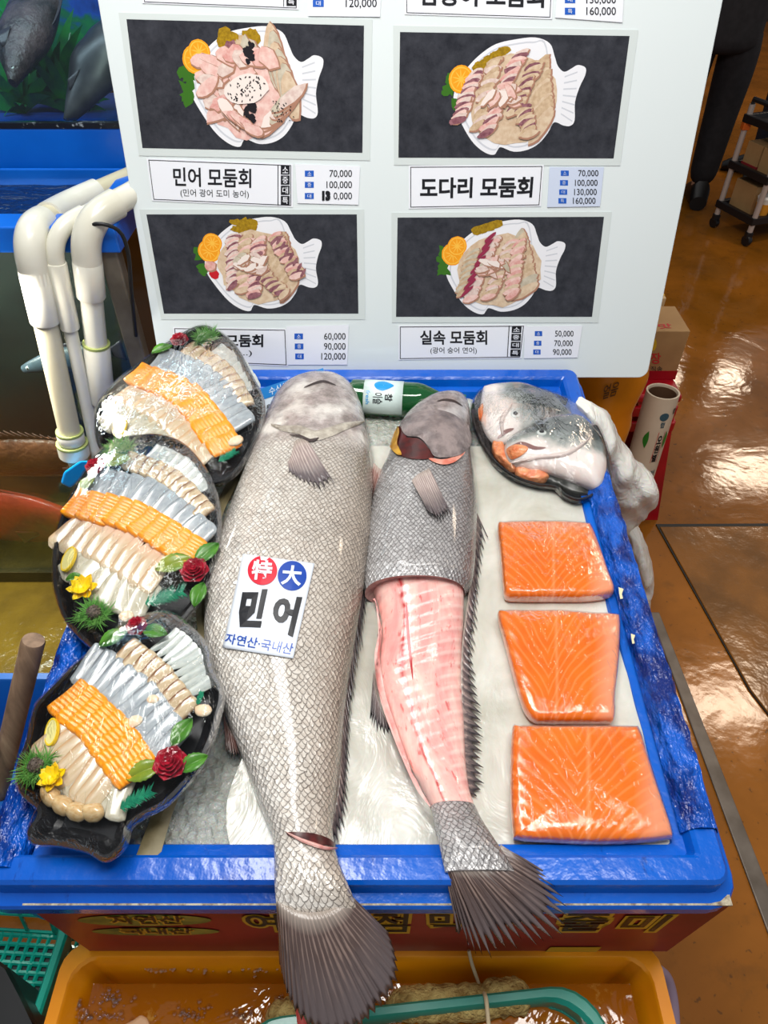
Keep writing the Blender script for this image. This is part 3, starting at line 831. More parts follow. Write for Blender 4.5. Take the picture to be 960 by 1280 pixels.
def loft_fish(rows, N=110, K=44, step=None, belly=0.42):
    """rows: (py, xl, xr, w0, T); returns grid points, metric uv, norm uv, py per ring"""
    R_ = np.array(rows, float)
    q = np.linspace(R_[0, 0], R_[-1, 0], N)
    c = [pchip(R_[:, 0], R_[:, k], q) for k in range(1, 5)]
    P, UVm, UVn = [], [], []
    u = 0; prev = None
    for i in range(N):
        xl, xr, w0, T = (c[k][i] for k in range(4))
        wm = w0 + belly * T
        L, R2 = tp(xl, q[i], wm), tp(xr, q[i], wm)
        mid, half = (L + R2) / 2, (R2 - L) / 2
        if prev is not None: u += np.linalg.norm(mid - prev)
        prev = mid
        ring, arc = [], []
        for j in range(K):
            a = pi - 2 * pi * j / K                       # left -> over the top -> right -> underneath
            cx, sx = cos(a), sin(a)
            X = np.sign(cx) * abs(cx) ** 0.86
            Z = np.sign(sx) * abs(sx) ** 0.92
            ring.append(mid + half * X + TN * (Z * (T * (1 - belly) if Z > 0 else T * belly)))
        ring = np.array(ring)
        s = np.concatenate([[0], np.cumsum(np.linalg.norm(np.diff(ring, axis=0), axis=1))])
        s -= s[K // 4]
        P.append(ring); UVm.append(np.stack([np.full(K, u), s], 1))
        UVn.append(np.stack([np.full(K, i / (N - 1)), np.clip(np.concatenate([np.linspace(0, 1, K // 2), np.linspace(1, 0, K - K // 2)]), 0, 1)], 1))
    return np.array(P), np.array(UVm), np.array(UVn), q
def cap(mb, ring, mi=0, flip=False):
    c = ring.mean(0); n = len(ring)
    mb.add(np.vstack([ring, [c]]), [((i + 1) % n, i, n) if flip else (i, (i + 1) % n, n) for i in range(n)], mi)
def fin(name, parent, base, tips, wb, wt, nray, mat, jag=0.25, m=8, seed=0, curve=0.0, label=None, thick=0.0012):
    rr = random.Random(seed)
    B, Tp = spline(base, nray * 4 + 1), spline(tips, nray * 4 + 1)
    rows, uvn = [], []
    for i in range(nray * 4 + 1):
        k = (i % 4) / 4
        f = 1 - jag * abs(sin(pi * k)) ** 0.6 * rr.uniform(.6, 1.0)
        if i % 4 == 0: f = 1 + jag * rr.uniform(-.18, .22)
        row = []
        for j in range(m):
            s = j / (m - 1)
            x, y = B[i] * (1 - s * f) + Tp[i] * s * f
            w_b = wb[0] + (wb[1] - wb[0]) * i / (nray * 4) if isinstance(wb, tuple) else wb
            w_t = wt[0] + (wt[1] - wt[0]) * i / (nray * 4) if isinstance(wt, tuple) else wt
            w = w_b + (w_t - w_b) * s + curve * sin(pi * s) + 0.0002 * cos(2 * pi * k) * (1 - s * .6)
            row.append(tp(x, y, w)); uvn.append((s, i / (nray * 4)))
        rows.append(row)
    mb = MB(); mb.grid(np.array(rows), uv2=uvn)
    return build(mb, name, mat, parent, solid=thick, label=label, sharp=0)

BIGSK = scale_mat('silver_scales', srgb(248, 242, 234), srgb(86, 76, 68), srgb(180, 166, 152), srgb(178, 164, 160), 0.0078, 0.0049, 0.165, 1.0)
big = thing('whole_croaker', 'large whole silver fish with a paper label on its side, lying on the ice', 'fish', tp(365, 780, -.02))
rows_big = [
    (471.5, 392, 410, .030, .012), (475, 379, 424, .018, .036), (482, 362, 437, .010, .056), (495, 347, 446, .004, .074), (520, 334, 455, -.002, .092), (560, 317, 463, -.006, .106), (600, 303, 466, -.008, .112),
    (650, 284, 465, -.008, .116), (700, 267, 460, -.008, .116), (750, 257, 452, -.008, .113), (800, 256, 444, -.008, .108), (850, 267, 436, -.008, .100), (900, 284, 430, -.007, .090),
    (950, 304, 426, -.004, .078), (1000, 322, 420, .004, .064), (1040, 338, 416, .016, .054), (1054, 342, 418, .021, .050), (1075, 343, 423, .029, .044), (1100, 343, 433, .032, .036), (1130, 345, 445, .026, .026), (1150, 347, 452, .020, .014)]
P, Um, Un, q = loft_fish(rows_big)
mb = MB(); mb.grid(P, cv=True, uv=Um, uv2=Un, flip=True); cap(mb, P[0]); cap(mb, P[-1], flip=True)
big_o = build(mb, 'body', BIGSK, big, sharp=0)
def bvh_of(mb):
    return BVHTree.FromPolygons([tuple(p) for p in mb.verts()], mb.f)
BIGT = bvh_of(mb)
def conform(tree, px, py, off, w_miss=0.05):
    d = nrm(FW * FPX + RT * (px - 480) - UP * (py - 640))
    loc, no, idx, dist = tree.ray_cast(Vector(CC), Vector(d))
    if loc is None: return tp(px, py, w_miss)
    no = np.array(no)
    if np.dot(no, d) > 0: no = -no
    return np.array(loc) + no * off
TAILM = fin_mat('grey_brown_tail', srgb(78, 62, 58), srgb(126, 106, 98), 26, srgb(96, 84, 84))
fin('tail_fin', big, [(345, 1118), (353, 1130), (380, 1140), (408, 1138), (426, 1128), (436, 1116)],
    [(350, 1206), (363, 1252), (386, 1282), (420, 1296), (452, 1284), (471, 1262), (492, 1236), (497, 1205), (486, 1166)], .044, (-.02, .0), 24, TAILM, 0.07, 14, 3, 0.006, thick=.002)
FIND = fin_mat('dark_spiny_fin', srgb(96, 82, 82), srgb(150, 128, 122), 34, srgb(64, 58, 60))
FINP = fin_mat('pale_pectoral_fin', srgb(150, 132, 128), srgb(196, 180, 172), 12, srgb(92, 82, 84))
FINR = fin_mat('reddish_fin', srgb(132, 92, 84), srgb(176, 140, 128), 9, srgb(108, 84, 78))
fin('dorsal_fin', big, [(456, 690), (448, 750), (439, 810), (432, 860), (427, 920), (423, 980), (414, 1036)],
    [(462, 742), (454, 800), (445, 850), (438, 905), (436, 960), (432, 1020), (419, 1062)], .022, .012, 30, FIND, 0.55, 6, 5)
fin('pectoral_fin', big, [(359, 573), (364, 557), (373, 549), (383, 549)], [(361, 590), (378, 603), (400, 611), (417, 602)], (.098, .104), (.108, .108), 10, FINP, 0.18, 9, 8, .004)
fin('pelvic_fin', big, [(322, 578), (314, 592), (306, 606)], [(298, 622), (294, 630), (290, 634)], .03, .022, 6, FINR, 0.2, 6, 9)
fin('anal_fin', big, [(279, 888), (284, 904), (292, 920)], [(283, 940), (291, 950), (299, 944)], .02, .01, 6, FINR, 0.35, 6, 10)
def conf_strip(name, parent, tree, pts, wid, mat, off=.0015, n=30, label=None, bulge=0.0):
    """a ribbon lying on the body: pts in px, half-width tapering to both ends"""
    c = spline(pts, n); mb = MB(); P = []
    for i in range(n):
        t_ = c[min(i + 1, n - 1)] - c[max(i - 1, 0)]; t_ = t_ / (np.linalg.norm(t_) + 1e-9)
        nn = np.array([-t_[1], t_[0]]) * wid * (0.15 + sin(pi * i / (n - 1)) ** .7)
        P.append([conform(tree, *(c[i] + nn * k), off + bulge * (1 - k * k)) for k in (-1, -.5, 0, .5, 1)])
    mb.grid(np.array(P)); return build(mb, name, mat, parent, label=label, sharp=0)
DKRED = M('dark_gill_red', srgb(92, 26, 24), 0.3, c2=srgb(50, 18, 18), ns=60)
GILLD = M('dark_fold', srgb(58, 46, 44), 0.4)
PINKF = M('pale_pink_flesh', srgb(222, 176, 166), 0.3, c2=srgb(196, 122, 116), ns=80)
GILLP = M('pale_gill_skin', srgb(196, 188, 174), 0.25, c2=srgb(150, 140, 128), ns=60, bump=.4, bs=90)
conf_strip('gill_cover', big, BIGT, [(340, 532), (356, 536), (376, 538), (392, 545), (410, 541), (432, 533), (454, 528)], 5.5, GILLP, .001, label='pale gill cover edge', bulge=.004)
conf_strip('gill_slit', big, BIGT, [(362, 545), (376, 547), (388, 552), (398, 548), (394, 541)], 1.5, GILLD, .003)
conf_strip('mouth', big, BIGT, [(380, 485), (392, 480), (405, 477), (420, 482)], 1.2, GILLD, .001)
# the cut before the tail
conf_strip('tail_cut', big, BIGT, [(359, 1042), (374, 1046), (392, 1049), (408, 1053), (419, 1058)], 5.5, DKRED, .0015, label='dark red open cut before the tail')
conf_strip('cut_lip', big, BIGT, [(359, 1041), (374, 1050), (392, 1057), (408, 1062), (420, 1062)], 2.2, PINKF, .0025, bulge=.002)
# paper label
LABP = M('fish_label_paper', srgb(224, 230, 240), 0.22, coat=.3)
LQ = [(304.5, 693.5), (393, 705.5), (366.5, 824), (279.5, 810)]
SQ = [(312, 694), (392, 705), (362, 823), (281, 809)]
def lab(px, py, off): return conform(BIGT, px, py, off)
mb = MB(); P = [[lab(*quadpt(LQ, a, b), .0022) for a in np.linspace(0, 1, 22)] for b in np.linspace(0, 1, 28)]
mb.grid(np.array(P)); LBT = bvh_of(mb)
lb = thing('fish_label', 'white paper label with red and blue circles on the large fish', 'label', lab(337, 760, 0.0))
build(mb, 'paper', LABP, lb, solid=.0006, sharp=0)
lab2 = lambda x, y, o: conform(LBT, x, y, o)
CRED, CBLU, LBLU = M('label_red', srgb(206, 30, 52), .3), M('label_blue', srgb(22, 66, 160), .3), M('label_blue_ink', srgb(34, 78, 170), .3)
for (cx, cy, rx, ry, mt, nm, ch) in ((328.3, 713.6, 18.4, 18.2, CRED, 'red_circle', '特'), (365.2, 720.2, 18, 18.5, CBLU, 'blue_circle', '大')):
    mb = MB(); ring = [[lab2(cx + rx * r * cos(a), cy + ry * r * sin(a), .0012) for a in np.arange(40) * 2 * pi / 40] for r in (.02, .35, .7, 1)]
    mb.grid(np.array(ring), cv=True); build(mb, nm, mt, lb, smooth=False)
    mb = MB(); s = 12.5
    put_text(mb, ch, [(cx - s + 1, cy - s - 1), (cx + s + 1, cy - s + 1), (cx + s - 2, cy + s + 1), (cx - s - 2, cy + s - 1)], lambda x, y: lab2(x, y, .0020), 0.03)
    build(mb, 'lettering', LABP, lb, smooth=False)
mb = MB()
put_text(mb, '민', [(304, 737), (336, 737), (326, 785), (296, 784)], lambda x, y: lab2(x, y, .0014), 0.05)
put_text(mb, '어', [(345, 745), (378, 747), (366, 797), (337, 782)], lambda x, y: lab2(x, y, .0014), 0.05)
build(mb, 'black_lettering', INK, lb, smooth=False)
mb = MB(); put_text(mb, '자연산·국내산', [(284, 791.5), (368, 805), (364, 819), (281, 804)], lambda x, y: lab2(x, y, .0014), 0.012)
build(mb, 'blue_lettering', LBLU, lb, smooth=False)

# ---- second fish: head and shoulders in skin, the rest filleted to the bone
SK2 = scale_mat('dark_silver_scales', srgb(212, 210, 210), srgb(58, 53, 53), srgb(140, 134, 133), srgb(164, 150, 148), 0.0074, 0.0046, 0.13, .95, 1.0)
def flesh_mat():
    t = NT('pink_filleted_flesh')
    nm = t.n('ShaderNodeSeparateXYZ'); t.l(t.coord('uv:norm'), nm.inputs[0])
    uv = t.coord('uv:metric')
    co = t.coord('Object')
    n = t.noise(t.mapv(uv, (10, 40, 1)), 1.0, 5, .6, .6)
    col = t.mix(t.ramp(n, [(0.34, 0), (0.66, 1)]), srgb(228, 150, 146), srgb(240, 204, 192))
    # ribs: slanting pale bars right of the spine
    sp = t.n('ShaderNodeSeparateXYZ'); t.l(uv, sp.inputs[0])
    rb = t.math('SINE', t.math('ADD', t.math('MULTIPLY', sp.outputs[0], 2 * pi / .0165), t.math('MULTIPLY', sp.outputs[1], 130)))
    rm = t.math('MULTIPLY', t.ramp(rb, [(0.2, 0), (1.0, 1)]), t.ramp(nm.outputs[1], [(0.60, 0), (0.68, .32)]))
    col = t.mix(rm, col, srgb(248, 226, 216))
    # blood line down the middle
    ln = t.math('ABSOLUTE', t.math('SUBTRACT', t.math('ADD', nm.outputs[1], t.math('MULTIPLY', t.math('SUBTRACT', t.noise(co, 22, 2), .5), .12)), 0.40))
    bl = t.math('MULTIPLY', t.ramp(ln, [(0.0, 1), (0.035, 0)]), t.ramp(t.noise(t.mapv(uv, (30, 6, 1)), 1, 3), [(.3, .2), (.55, 1)]))
    col = t.mix(bl, col, srgb(186, 42, 46))
    rd = t.ramp(t.noise(t.mapv(uv, (46, 120, 1)), 1.0, 3, .6), [(0.60, 0), (0.70, .7)])
    col = t.mix(rd, col, srgb(204, 74, 76))
    hh = t.math('ADD', t.math('MULTIPLY', rb, .25), n)
    t.l(t.bump(hh, .5, .004), t.b.inputs['Normal'])
    return t.set(Base_Color=col, Roughness=0.2, Subsurface_Weight=0.2, Subsurface_Radius=(1, .35, .25), Subsurface_Scale=0.006, Coat_Weight=.3)
FLESH = flesh_mat()
cut = thing('filleted_croaker', 'half filleted fish with scaly head and bare pink flesh, beside the large fish', 'fish', tp(530, 780, -.02))
rows2 = [
    (497, 556, 574, .034, .014), (501, 543, 582, .018, .042), (510, 525, 586, .010, .060), (530, 503, 588, .002, .074), (560, 490, 588, -.004, .086), (580, 482, 590, -.006, .090), (600, 473, 593, -.008, .094), (640, 463, 596, -.008, .096),
    (700, 456, 594, -.008, .092), (730, 454, 590, -.008, .088), (743, 456, 581, -.008, .078)]
rows3 = [
    (741, 467, 580, -.007, .064), (780, 476, 579, -.007, .056), (815, 474, 577, -.007, .048), (840, 470, 577, -.007, .041), (870, 477, 578, -.007, .040), (900, 488, 580, -.006, .038), (950, 508, 582, -.004, .036),
    (985, 527, 586, .000, .034), (1008, 539, 593, .006, .032)]
rows4 = [(1009, 539, 594, .006, .034), (1025, 542, 602, .014, .034), (1045, 547, 615, .024, .030), (1070, 552, 632, .030, .024), (1090, 556, 644, .030, .014)]
mb = MB()
PA, UA, NA, _ = loft_fish(rows2, 60); mb.grid(PA, cv=True, uv=UA, uv2=NA * [.36, 1], flip=True, mi=0); cap(mb, PA[0]); 
PB, UB, NB, _ = loft_fish(rows3, 60); mb.grid(PB, cv=True, uv=UB, uv2=NB, flip=True, mi=1)
mb.grid(np.array([PA[-1], PB[0]]), cv=True, mi=2, flip=True)
PC, UC, NC, _ = loft_fish(rows4, 26); mb.grid(PC, cv=True, uv=UC + [.5, 0], uv2=np.clip(NC * [0, 1] + [.8, 0], 0, 1), flip=True, mi=0); cap(mb, PC[-1], flip=True)
mb.grid(np.array([PB[-1], PC[0]]), cv=True, mi=2, flip=True)
SKINCUT = M('cut_skin_edge', srgb(168, 116, 114), .3, c2=srgb(206, 170, 164), ns=90)
cut_o = build(mb, 'body', [SK2, FLESH, SKINCUT], cut, sharp=0)
T2 = bvh_of(mb)
def conf_patch(name, parent, tree, outline, mat, off, label=None, rings=5, center=None, dome=0.0):
    ol = smooth_closed(outline, 60); c = ol.mean(0) if center is None else np.array(center)
    mb = MB(); P = []
    for r in np.linspace(0.02, 1, rings): P.append([conform(tree, *(c + (p - c) * r), off + dome * (1 - r * r)) for p in ol])
    mb.grid(np.array(P), cv=True); return build(mb, name, mat, parent, label=label, sharp=0)
conf_patch('gill_opening', cut, T2, [(500, 533), (507, 547), (524, 550), (536, 562), (542, 573), (520, 575), (500, 570), (491, 556)], DKRED, .002, 'dark red open gill')
conf_patch('gill_lamella', cut, T2, [(497, 533), (491, 546), (489, 558), (496, 569), (503, 570), (498, 556), (501, 540)], M('yellow_gill', srgb(206, 160, 52), .3, c2=srgb(160, 104, 30), ns=60), .004)
conf_patch('gill_cover', cut, T2, [(503, 530), (517, 519), (540, 514), (566, 520), (584, 538), (586, 556), (574, 570), (556, 574), (542, 572), (535, 560), (524, 549), (508, 546)],
           M('grey_gill_plate', srgb(146, 132, 130), .24, c2=srgb(96, 86, 86), ns=36, bump=.6, bs=60), .004, 'smooth grey gill plate', dome=.007)
conf_strip('cut_edge', cut, T2, [(536, 575), (552, 579), (566, 576), (580, 566)], 3.0, M('raw_red_edge', srgb(206, 112, 92), .3, c2=srgb(226, 168, 150), ns=70), .003)
conf_strip('mouth', cut, T2, [(546, 502), (556, 500), (568, 502), (578, 508)], 1.2, GILLD, .001)
conf_strip('blood_line', cut, T2, [(508, 752), (510, 790), (513, 820), (516, 850)], 1.6, M('blood_red', srgb(176, 34, 40), .25), .001)
conf_strip('belly_flap', cut, T2, [(470, 748), (476, 790), (472, 822), (479, 870), (496, 920), (520, 980), (538, 1008)], 4.0, M('pale_flap', srgb(240, 190, 182), .25, c2=srgb(228, 150, 146), ns=60), .002, bulge=.003)
fin('pectoral_fin', cut, [(513, 598), (521, 589), (536, 584)], [(536, 640), (548, 650), (564, 642)], (.084, .086), (.093, .090), 9, FINP, .16, 9, 21, .006)
fin('pelvic_fin', cut, [(484, 580), (476, 586), (467, 578)], [(469, 638), (464, 636), (460, 624)], .05, .018, 6, FINR, .2, 7, 22)
fin('dorsal_fin', cut, [(592, 632), (592, 690), (586, 740), (578, 800), (576, 850), (576, 900), (577, 950), (583, 988)],
    [(608, 668), (600, 724), (596, 776), (592, 826), (599, 880), (602, 934), (603, 984), (597, 996)], .016, .010, 34, FIND, .55, 6, 23)
fin('anal_fin', cut, [(467, 838), (470, 862), (478, 888), (484, 902)], [(463, 896), (466, 908), (478, 916), (490, 916)], .012, .006, 8, FIND, .3, 6, 24)
fin('tail_fin', cut, [(549, 1052), (560, 1074), (585, 1082), (612, 1076), (626, 1056)],
    [(572, 1160), (590, 1184), (612, 1196), (636, 1190), (660, 1178), (688, 1172), (706, 1148), (702, 1118), (684, 1092)], .040, (-.004, .030), 20, TAILM, .34, 14, 25, .004, thick=.002)

# ================================================================== salmon fillets
def salmon_mat():
    t = NT('salmon_flesh')
    sp = t.n('ShaderNodeSeparateXYZ'); t.l(t.coord('uv:norm'), sp.inputs[0])
    u, v = sp.outputs[0], sp.outputs[1]
    co = t.coord('Object')
    du = t.math('ABSOLUTE', t.math('SUBTRACT', u, 0.40))
    ph = t.math('ADD', t.math('MULTIPLY', du, 120), t.math('MULTIPLY', v, 52))
    ph = t.math('ADD', ph, t.math('MULTIPLY', t.math('MULTIPLY', du, du), -90))
    ph = t.math('ADD', ph, t.math('MULTIPLY', t.noise(co, 14, 2), 9))
    ln = t.ramp(t.math('SINE', ph), [(0.35, 0), (0.98, .42)])
    col = t.mix(t.ramp(t.noise(co, 20, 3), [(.3, 0), (.7, 1)]), srgb(222, 98, 6), srgb(232, 116, 16))
    col = t.mix(ln, col, srgb(248, 150, 82))
    edge = t.ramp(t.math('ADD', u, t.math('MULTIPLY', t.math('SUBTRACT', t.noise(co, 12, 2), .5), .12)), [(0.76, 0), (0.90, .75)])
    col = t.mix(edge, col, srgb(240, 158, 122))
    mid = t.ramp(t.math('ABSOLUTE', t.math('SUBTRACT', u, 0.47)), [(0.0, .45), (0.02, 0)])
    col = t.mix(mid, col, srgb(248, 160, 104))
    t.l(t.bump(t.math('ADD', t.math('SINE', ph), t.noise(co, 60, 3)), .10, .002), t.b.inputs['Normal'])
    return t.set(Base_Color=col, Roughness=.18, Subsurface_Weight=.05, Subsurface_Radius=(1, .4, .2), Subsurface_Scale=.004, Coat_Weight=.3, Coat_Roughness=.06)
SALM = salmon_mat()
FILMC = M_film('cling_film', .02, 60, .45)
def pillow(ol, w0, T, bev=.008, top_rings=6, dome=.004, round_=0.35, n=120, side_in=.0):
    """px outline (of the top edge, at w0+T*.6) -> rounded slab; norm uv from px box"""
    o = smooth_closed(ol, n) if round_ else np.asarray(ol, float)
    lo, hi = o.min(0), o.max(0)
    base = np.array([tp(x, y, w0 + T * .55) for x, y in o]); c = base.mean(0)
    cp = o.mean(0); P, U = [], []
    for r, w in [(.94, 0.0), (.985, .10), (1.0, .40), (1.0, .62), (.985, .84), (.955, .96)]:
        P.append(c + (base - c) * r + TN * (w * T - .55 * T)); U.append((cp + (o - cp) * r - lo) / (hi - lo))
    for r in np.linspace(.90, .02, top_rings):
        ring = c + (base - c) * r
        P.append(ring + TN * (.45 * T + dome * (1 - r * r)) + np.array([TN * .0012 * nz(p, 40) for p in ring])); U.append((cp + (o - cp) * r - lo) / (hi - lo))
    return np.array(P), np.array(U)
for ol, lbl in (
    ([(622, 659), (628, 656), (660, 655), (700, 655), (732, 657), (739, 661), (748, 683), (759, 715), (767, 739), (757, 745), (730, 748), (690, 748), (650, 748), (633, 746), (629, 735), (625, 690)], 'smallest wrapped salmon fillet, nearest the salmon heads'),
    ([(622, 769), (630, 766), (660, 766), (700, 766), (740, 769), (768, 770), (774, 777), (773, 820), (768, 870), (767, 899), (757, 902), (720, 902), (685, 902), (668, 900), (655, 886), (643, 850), (630, 800)], 'wrapped salmon fillet between the two others, pointed lower left edge'),
    ([(640, 915), (648, 910), (690, 910), (740, 910), (788, 910), (798, 914), (808, 945), (824, 995), (839, 1042), (832, 1049), (790, 1053), (740, 1054), (690, 1052), (648, 1049), (641, 1040), (638, 980)], 'largest wrapped salmon fillet, nearest the front rim')):
    root = thing('salmon_fillet', lbl, 'salmon', tp(700, ol[0][1] + 60, .005), 'salmon fillets on the white sheet')
    P, U = pillow(ol, .006, .024)
    mb = MB(); mb.grid(P, cv=True, uv2=U); cap(mb, P[-1]); cap(mb, P[0], flip=True)
    build(mb, 'flesh', SALM, root, sharp=0)
    c = P.mean((0, 1)); F = [c + (r - c) * 1.008 + TN * .0018 for r in P[1:]]
    for r in F:
        for k in range(len(r)): r[k] += TN * .0009 * nz(r[k], 60)
    mb = MB(); mb.grid(np.array(F), cv=True); cap(mb, F[-1]); build(mb, 'cling_film', FILMC, root, sharp=0)
# ================================================================== sashimi platters
BLKP = M('black_plastic_tray', srgb(34, 34, 36), 0.22, c2=srgb(22, 22, 24), ns=30, coat=.3)
PTILT = radians(7)
PN_ = TN * cos(PTILT) - TV * sin(PTILT)
def slice_mesh(kind):
    """unit slice: x along its length (-.5...5), y across (-.5...5), z up (0..1)"""
    rr = random.Random(hash(kind) % 97 if False else len(kind) * 13 + 5)
    nx, ny = (60 if kind == 'orange' else 22), 14
    mb = MB(); P = []
    for i in range(nx):
        s = i / (nx - 1)
        if kind == 'fringe': wd = (0.95 * (1 - s) ** .55 + .05) * (min(1, s / .06 + .5)); th = .7 * (1 - .6 * s)
        elif kind == 'pale': wd = min(1, (s / .12 + .12)) ** .6 * (1 - .55 * max(0, s - .55) / .45); th = 0.9 * min(1, s / .15 + .3) * (1 - .5 * s * s)
        elif kind == 'knob': wd = (sin(pi * (s * .92 + .04))) ** .5; th = wd
        else: wd = min(1, (min(s, 1 - s) / .07 + .25)) ** .6; th = .95 * min(1, (min(s, 1 - s) / .10 + .3)) ** .5
        if kind == 'grey': wd *= 1 - .22 * abs(s - .45)
        bend = .10 * sin(pi * s) if kind != 'fringe' else .18 * s
        row = []
        for j in range(ny):
            a = pi - 2 * pi * j / ny
            cx, sx = cos(a), sin(a)
            X = np.sign(cx) * abs(cx) ** .7; Z = np.sign(sx) * abs(sx) ** .75
            z = (th * .55 * Z + th * .5 + bend)
            y = wd * .5 * X + .05 * sin(5 * s + len(kind))
            if kind == 'orange' and Z > .2: z += .05 * sin(s * 2 * pi * 9.5 + X * 1.2)
            if kind == 'tan' and Z > .2: z += .06 * sin(s * 9) * X
            row.append((s - .5, y, z))
        P.append(row)
    P = np.array(P); mb.grid(P, cv=True, flip=True); cap(mb, P[0]); cap(mb, P[-1], flip=True)
    return mb
def slice_mat(name, c1, c2, edge=None, edge_lo=.72, edge_hi=.9, rough=.2, sss=.35, lines=None, tip=None, coat=.45):
    t = NT(name)
    g = t.n('ShaderNodeSeparateXYZ'); t.l(t.coord('Generated'), g.inputs[0])
    ob = t.n('ShaderNodeObjectInfo')
    co = t.n('ShaderNodeVectorMath', operation='ADD'); t.l(t.coord('Object'), co.inputs[0])
    cb = t.n('ShaderNodeCombineXYZ'); t.l(t.math('MULTIPLY', ob.outputs['Random'], 37), cb.inputs[0]); t.l(cb.outputs[0], co.inputs[1])
    n = t.noise(co.outputs[0], 4.5, 4)
    col = t.mix(t.ramp(n, [(.35, 0), (.68, 1)]), c1, c2)
    if edge:
        f = t.math('ADD', t.math('ABSOLUTE', t.math('SUBTRACT', t.math('MULTIPLY', g.outputs[1], 2.0), 1.0)) if name in ('seared_edge_flesh', 'grey_flesh') else g.outputs[1], t.math('MULTIPLY', t.math('SUBTRACT', t.noise(co.outputs[0], 9, 3), .5), .25))
        col = t.mix(t.ramp(f, [(edge_lo, 0), (edge_hi, .9)]), col, edge)
    if lines:
        s = t.math('SINE', t.math('ADD', t.math('MULTIPLY', g.outputs[0], 2 * pi * 9.5), t.math('MULTIPLY', g.outputs[1], 2.4)))
        m = t.math('MULTIPLY', t.ramp(s, [(.55, 0), (1, .6)]), t.ramp(t.noise(co.outputs[0], 8, 2), [(.4, .2), (.6, 1)]))
        col = t.mix(m, col, lines)
    if tip:
        col = t.mix(t.ramp(g.outputs[0], [(.55, 0), (.95, .8)]), col, tip)
    return t.set(Base_Color=col, Roughness=rough, Subsurface_Weight=sss, Subsurface_Radius=(1, .7, .5), Subsurface_Scale=.004, Coat_Weight=coat, Coat_Roughness=.08)
SLM = {
    'fringe': slice_mat('translucent_white_flesh', srgb(196, 202, 196), srgb(172, 180, 176)),
    'tan': slice_mat('seared_edge_flesh', srgb(214, 196, 164), srgb(200, 176, 140), srgb(112, 62, 20), .42, .85),
    'grey': slice_mat('grey_flesh', srgb(154, 162, 168), srgb(178, 186, 190), srgb(92, 94, 98), .66, .98),
    'orange': slice_mat('orange_salmon_flesh', srgb(250, 142, 2), srgb(255, 162, 10), srgb(222, 104, 2), .84, .99, lines=srgb(255, 190, 60), coat=.15, rough=.3, sss=.15),
    'pale': slice_mat('pale_pink_slice', srgb(200, 180, 146), srgb(214, 196, 170), srgb(186, 142, 96), .70, .98, tip=srgb(234, 190, 164)),
    'clear': slice_mat('milky_flesh', srgb(198, 194, 176), srgb(180, 172, 148)),
    'knob': slice_mat('beige_knob', srgb(214, 188, 142), srgb(196, 156, 100)),
}
SLW = {'fringe': 'translucent white fish slice', 'tan': 'brown-edged white fish slice', 'grey': 'silvery grey fish slice', 'orange': 'orange salmon slice',
       'pale': 'long pale pink fish slice', 'clear': 'milky white fish slice', 'knob': 'beige rounded fish piece'}
ROWW = {'fringe': 'outer white row', 'tan': 'brown-edged row', 'grey': 'grey row', 'orange': 'orange row', 'pale': 'pale pink row', 'clear': 'milky row', 'knob': 'beige cluster'}
_proto = {}
def piece(kind, mx, label, group):
    """a slice of the kind, the first built, the others copied from it"""
    if kind not in _proto:
        o = build(slice_mesh(kind), {'knob': 'fish_piece'}.get(kind, 'sashimi_slice'), SLM[kind], label=label, cat='sashimi', group=group, origin=(0, 0, 0), sharp=0)
        _proto[kind] = o
    else:
        o = _proto[kind].copy(); COL.objects.link(o)
        o['label'], o['group'] = label, group
    o.matrix_world = mx
    return o
def frame(loc, X, Y, Z, sc):
    m = Matrix.Identity(4)
    for k in range(3):
        m[k][0], m[k][1], m[k][2], m[k][3] = X[k] * sc[0], Y[k] * sc[1], Z[k] * sc[2], loc[k]
    return m
ROSE = M('dark_red_petal', srgb(176, 16, 44), .35, c2=srgb(120, 8, 30), ns=60)
LEAF = M('artificial_leaf', srgb(84, 140, 44), .3, c2=srgb(50, 104, 34), ns=40)
LEAFY = M('yellow_green_leaf', srgb(140, 150, 40), .3, c2=srgb(86, 124, 36), ns=40)
PINE = M('pine_needle', srgb(72, 140, 50), .4, c2=srgb(120, 176, 86), ns=90)
PINED = M('dark_green_frond', srgb(14, 110, 84), .4, c2=srgb(40, 150, 110), ns=90)
CONE = M('brown_cone', srgb(110, 96, 84), .6, c2=srgb(70, 60, 52), ns=120)
YELF = M('yellow_petal', srgb(246, 214, 10), .35, c2=srgb(240, 190, 8), ns=50)
LEMP = M('lemon_pulp', srgb(236, 226, 150), .2, coat=.4)
LEMR = M('lemon_rind', srgb(240, 204, 40), .35)
CRUMB = M('pale_crumb', srgb(236, 200, 160), .4, c2=srgb(226, 214, 190), ns=120)
def petal(mb, c, X, Y, Z, L, Wd, cup, tip=.3, n=6, mi=0):
    P = []
    for i in range(n + 1):
        s = i / n; w = Wd * sin(pi * min(1, .12 + s * .88)) ** .6 * (1 if s < .6 else 1 - tip * (s - .6))
        P.append([c + X * L * s + Y * w * k + Z * (cup * L * (s * s) + .25 * w * k * k * 4 * .3) for k in (-.5, -.25, 0, .25, .5)])
    mb.grid(np.array(P), mi=mi)
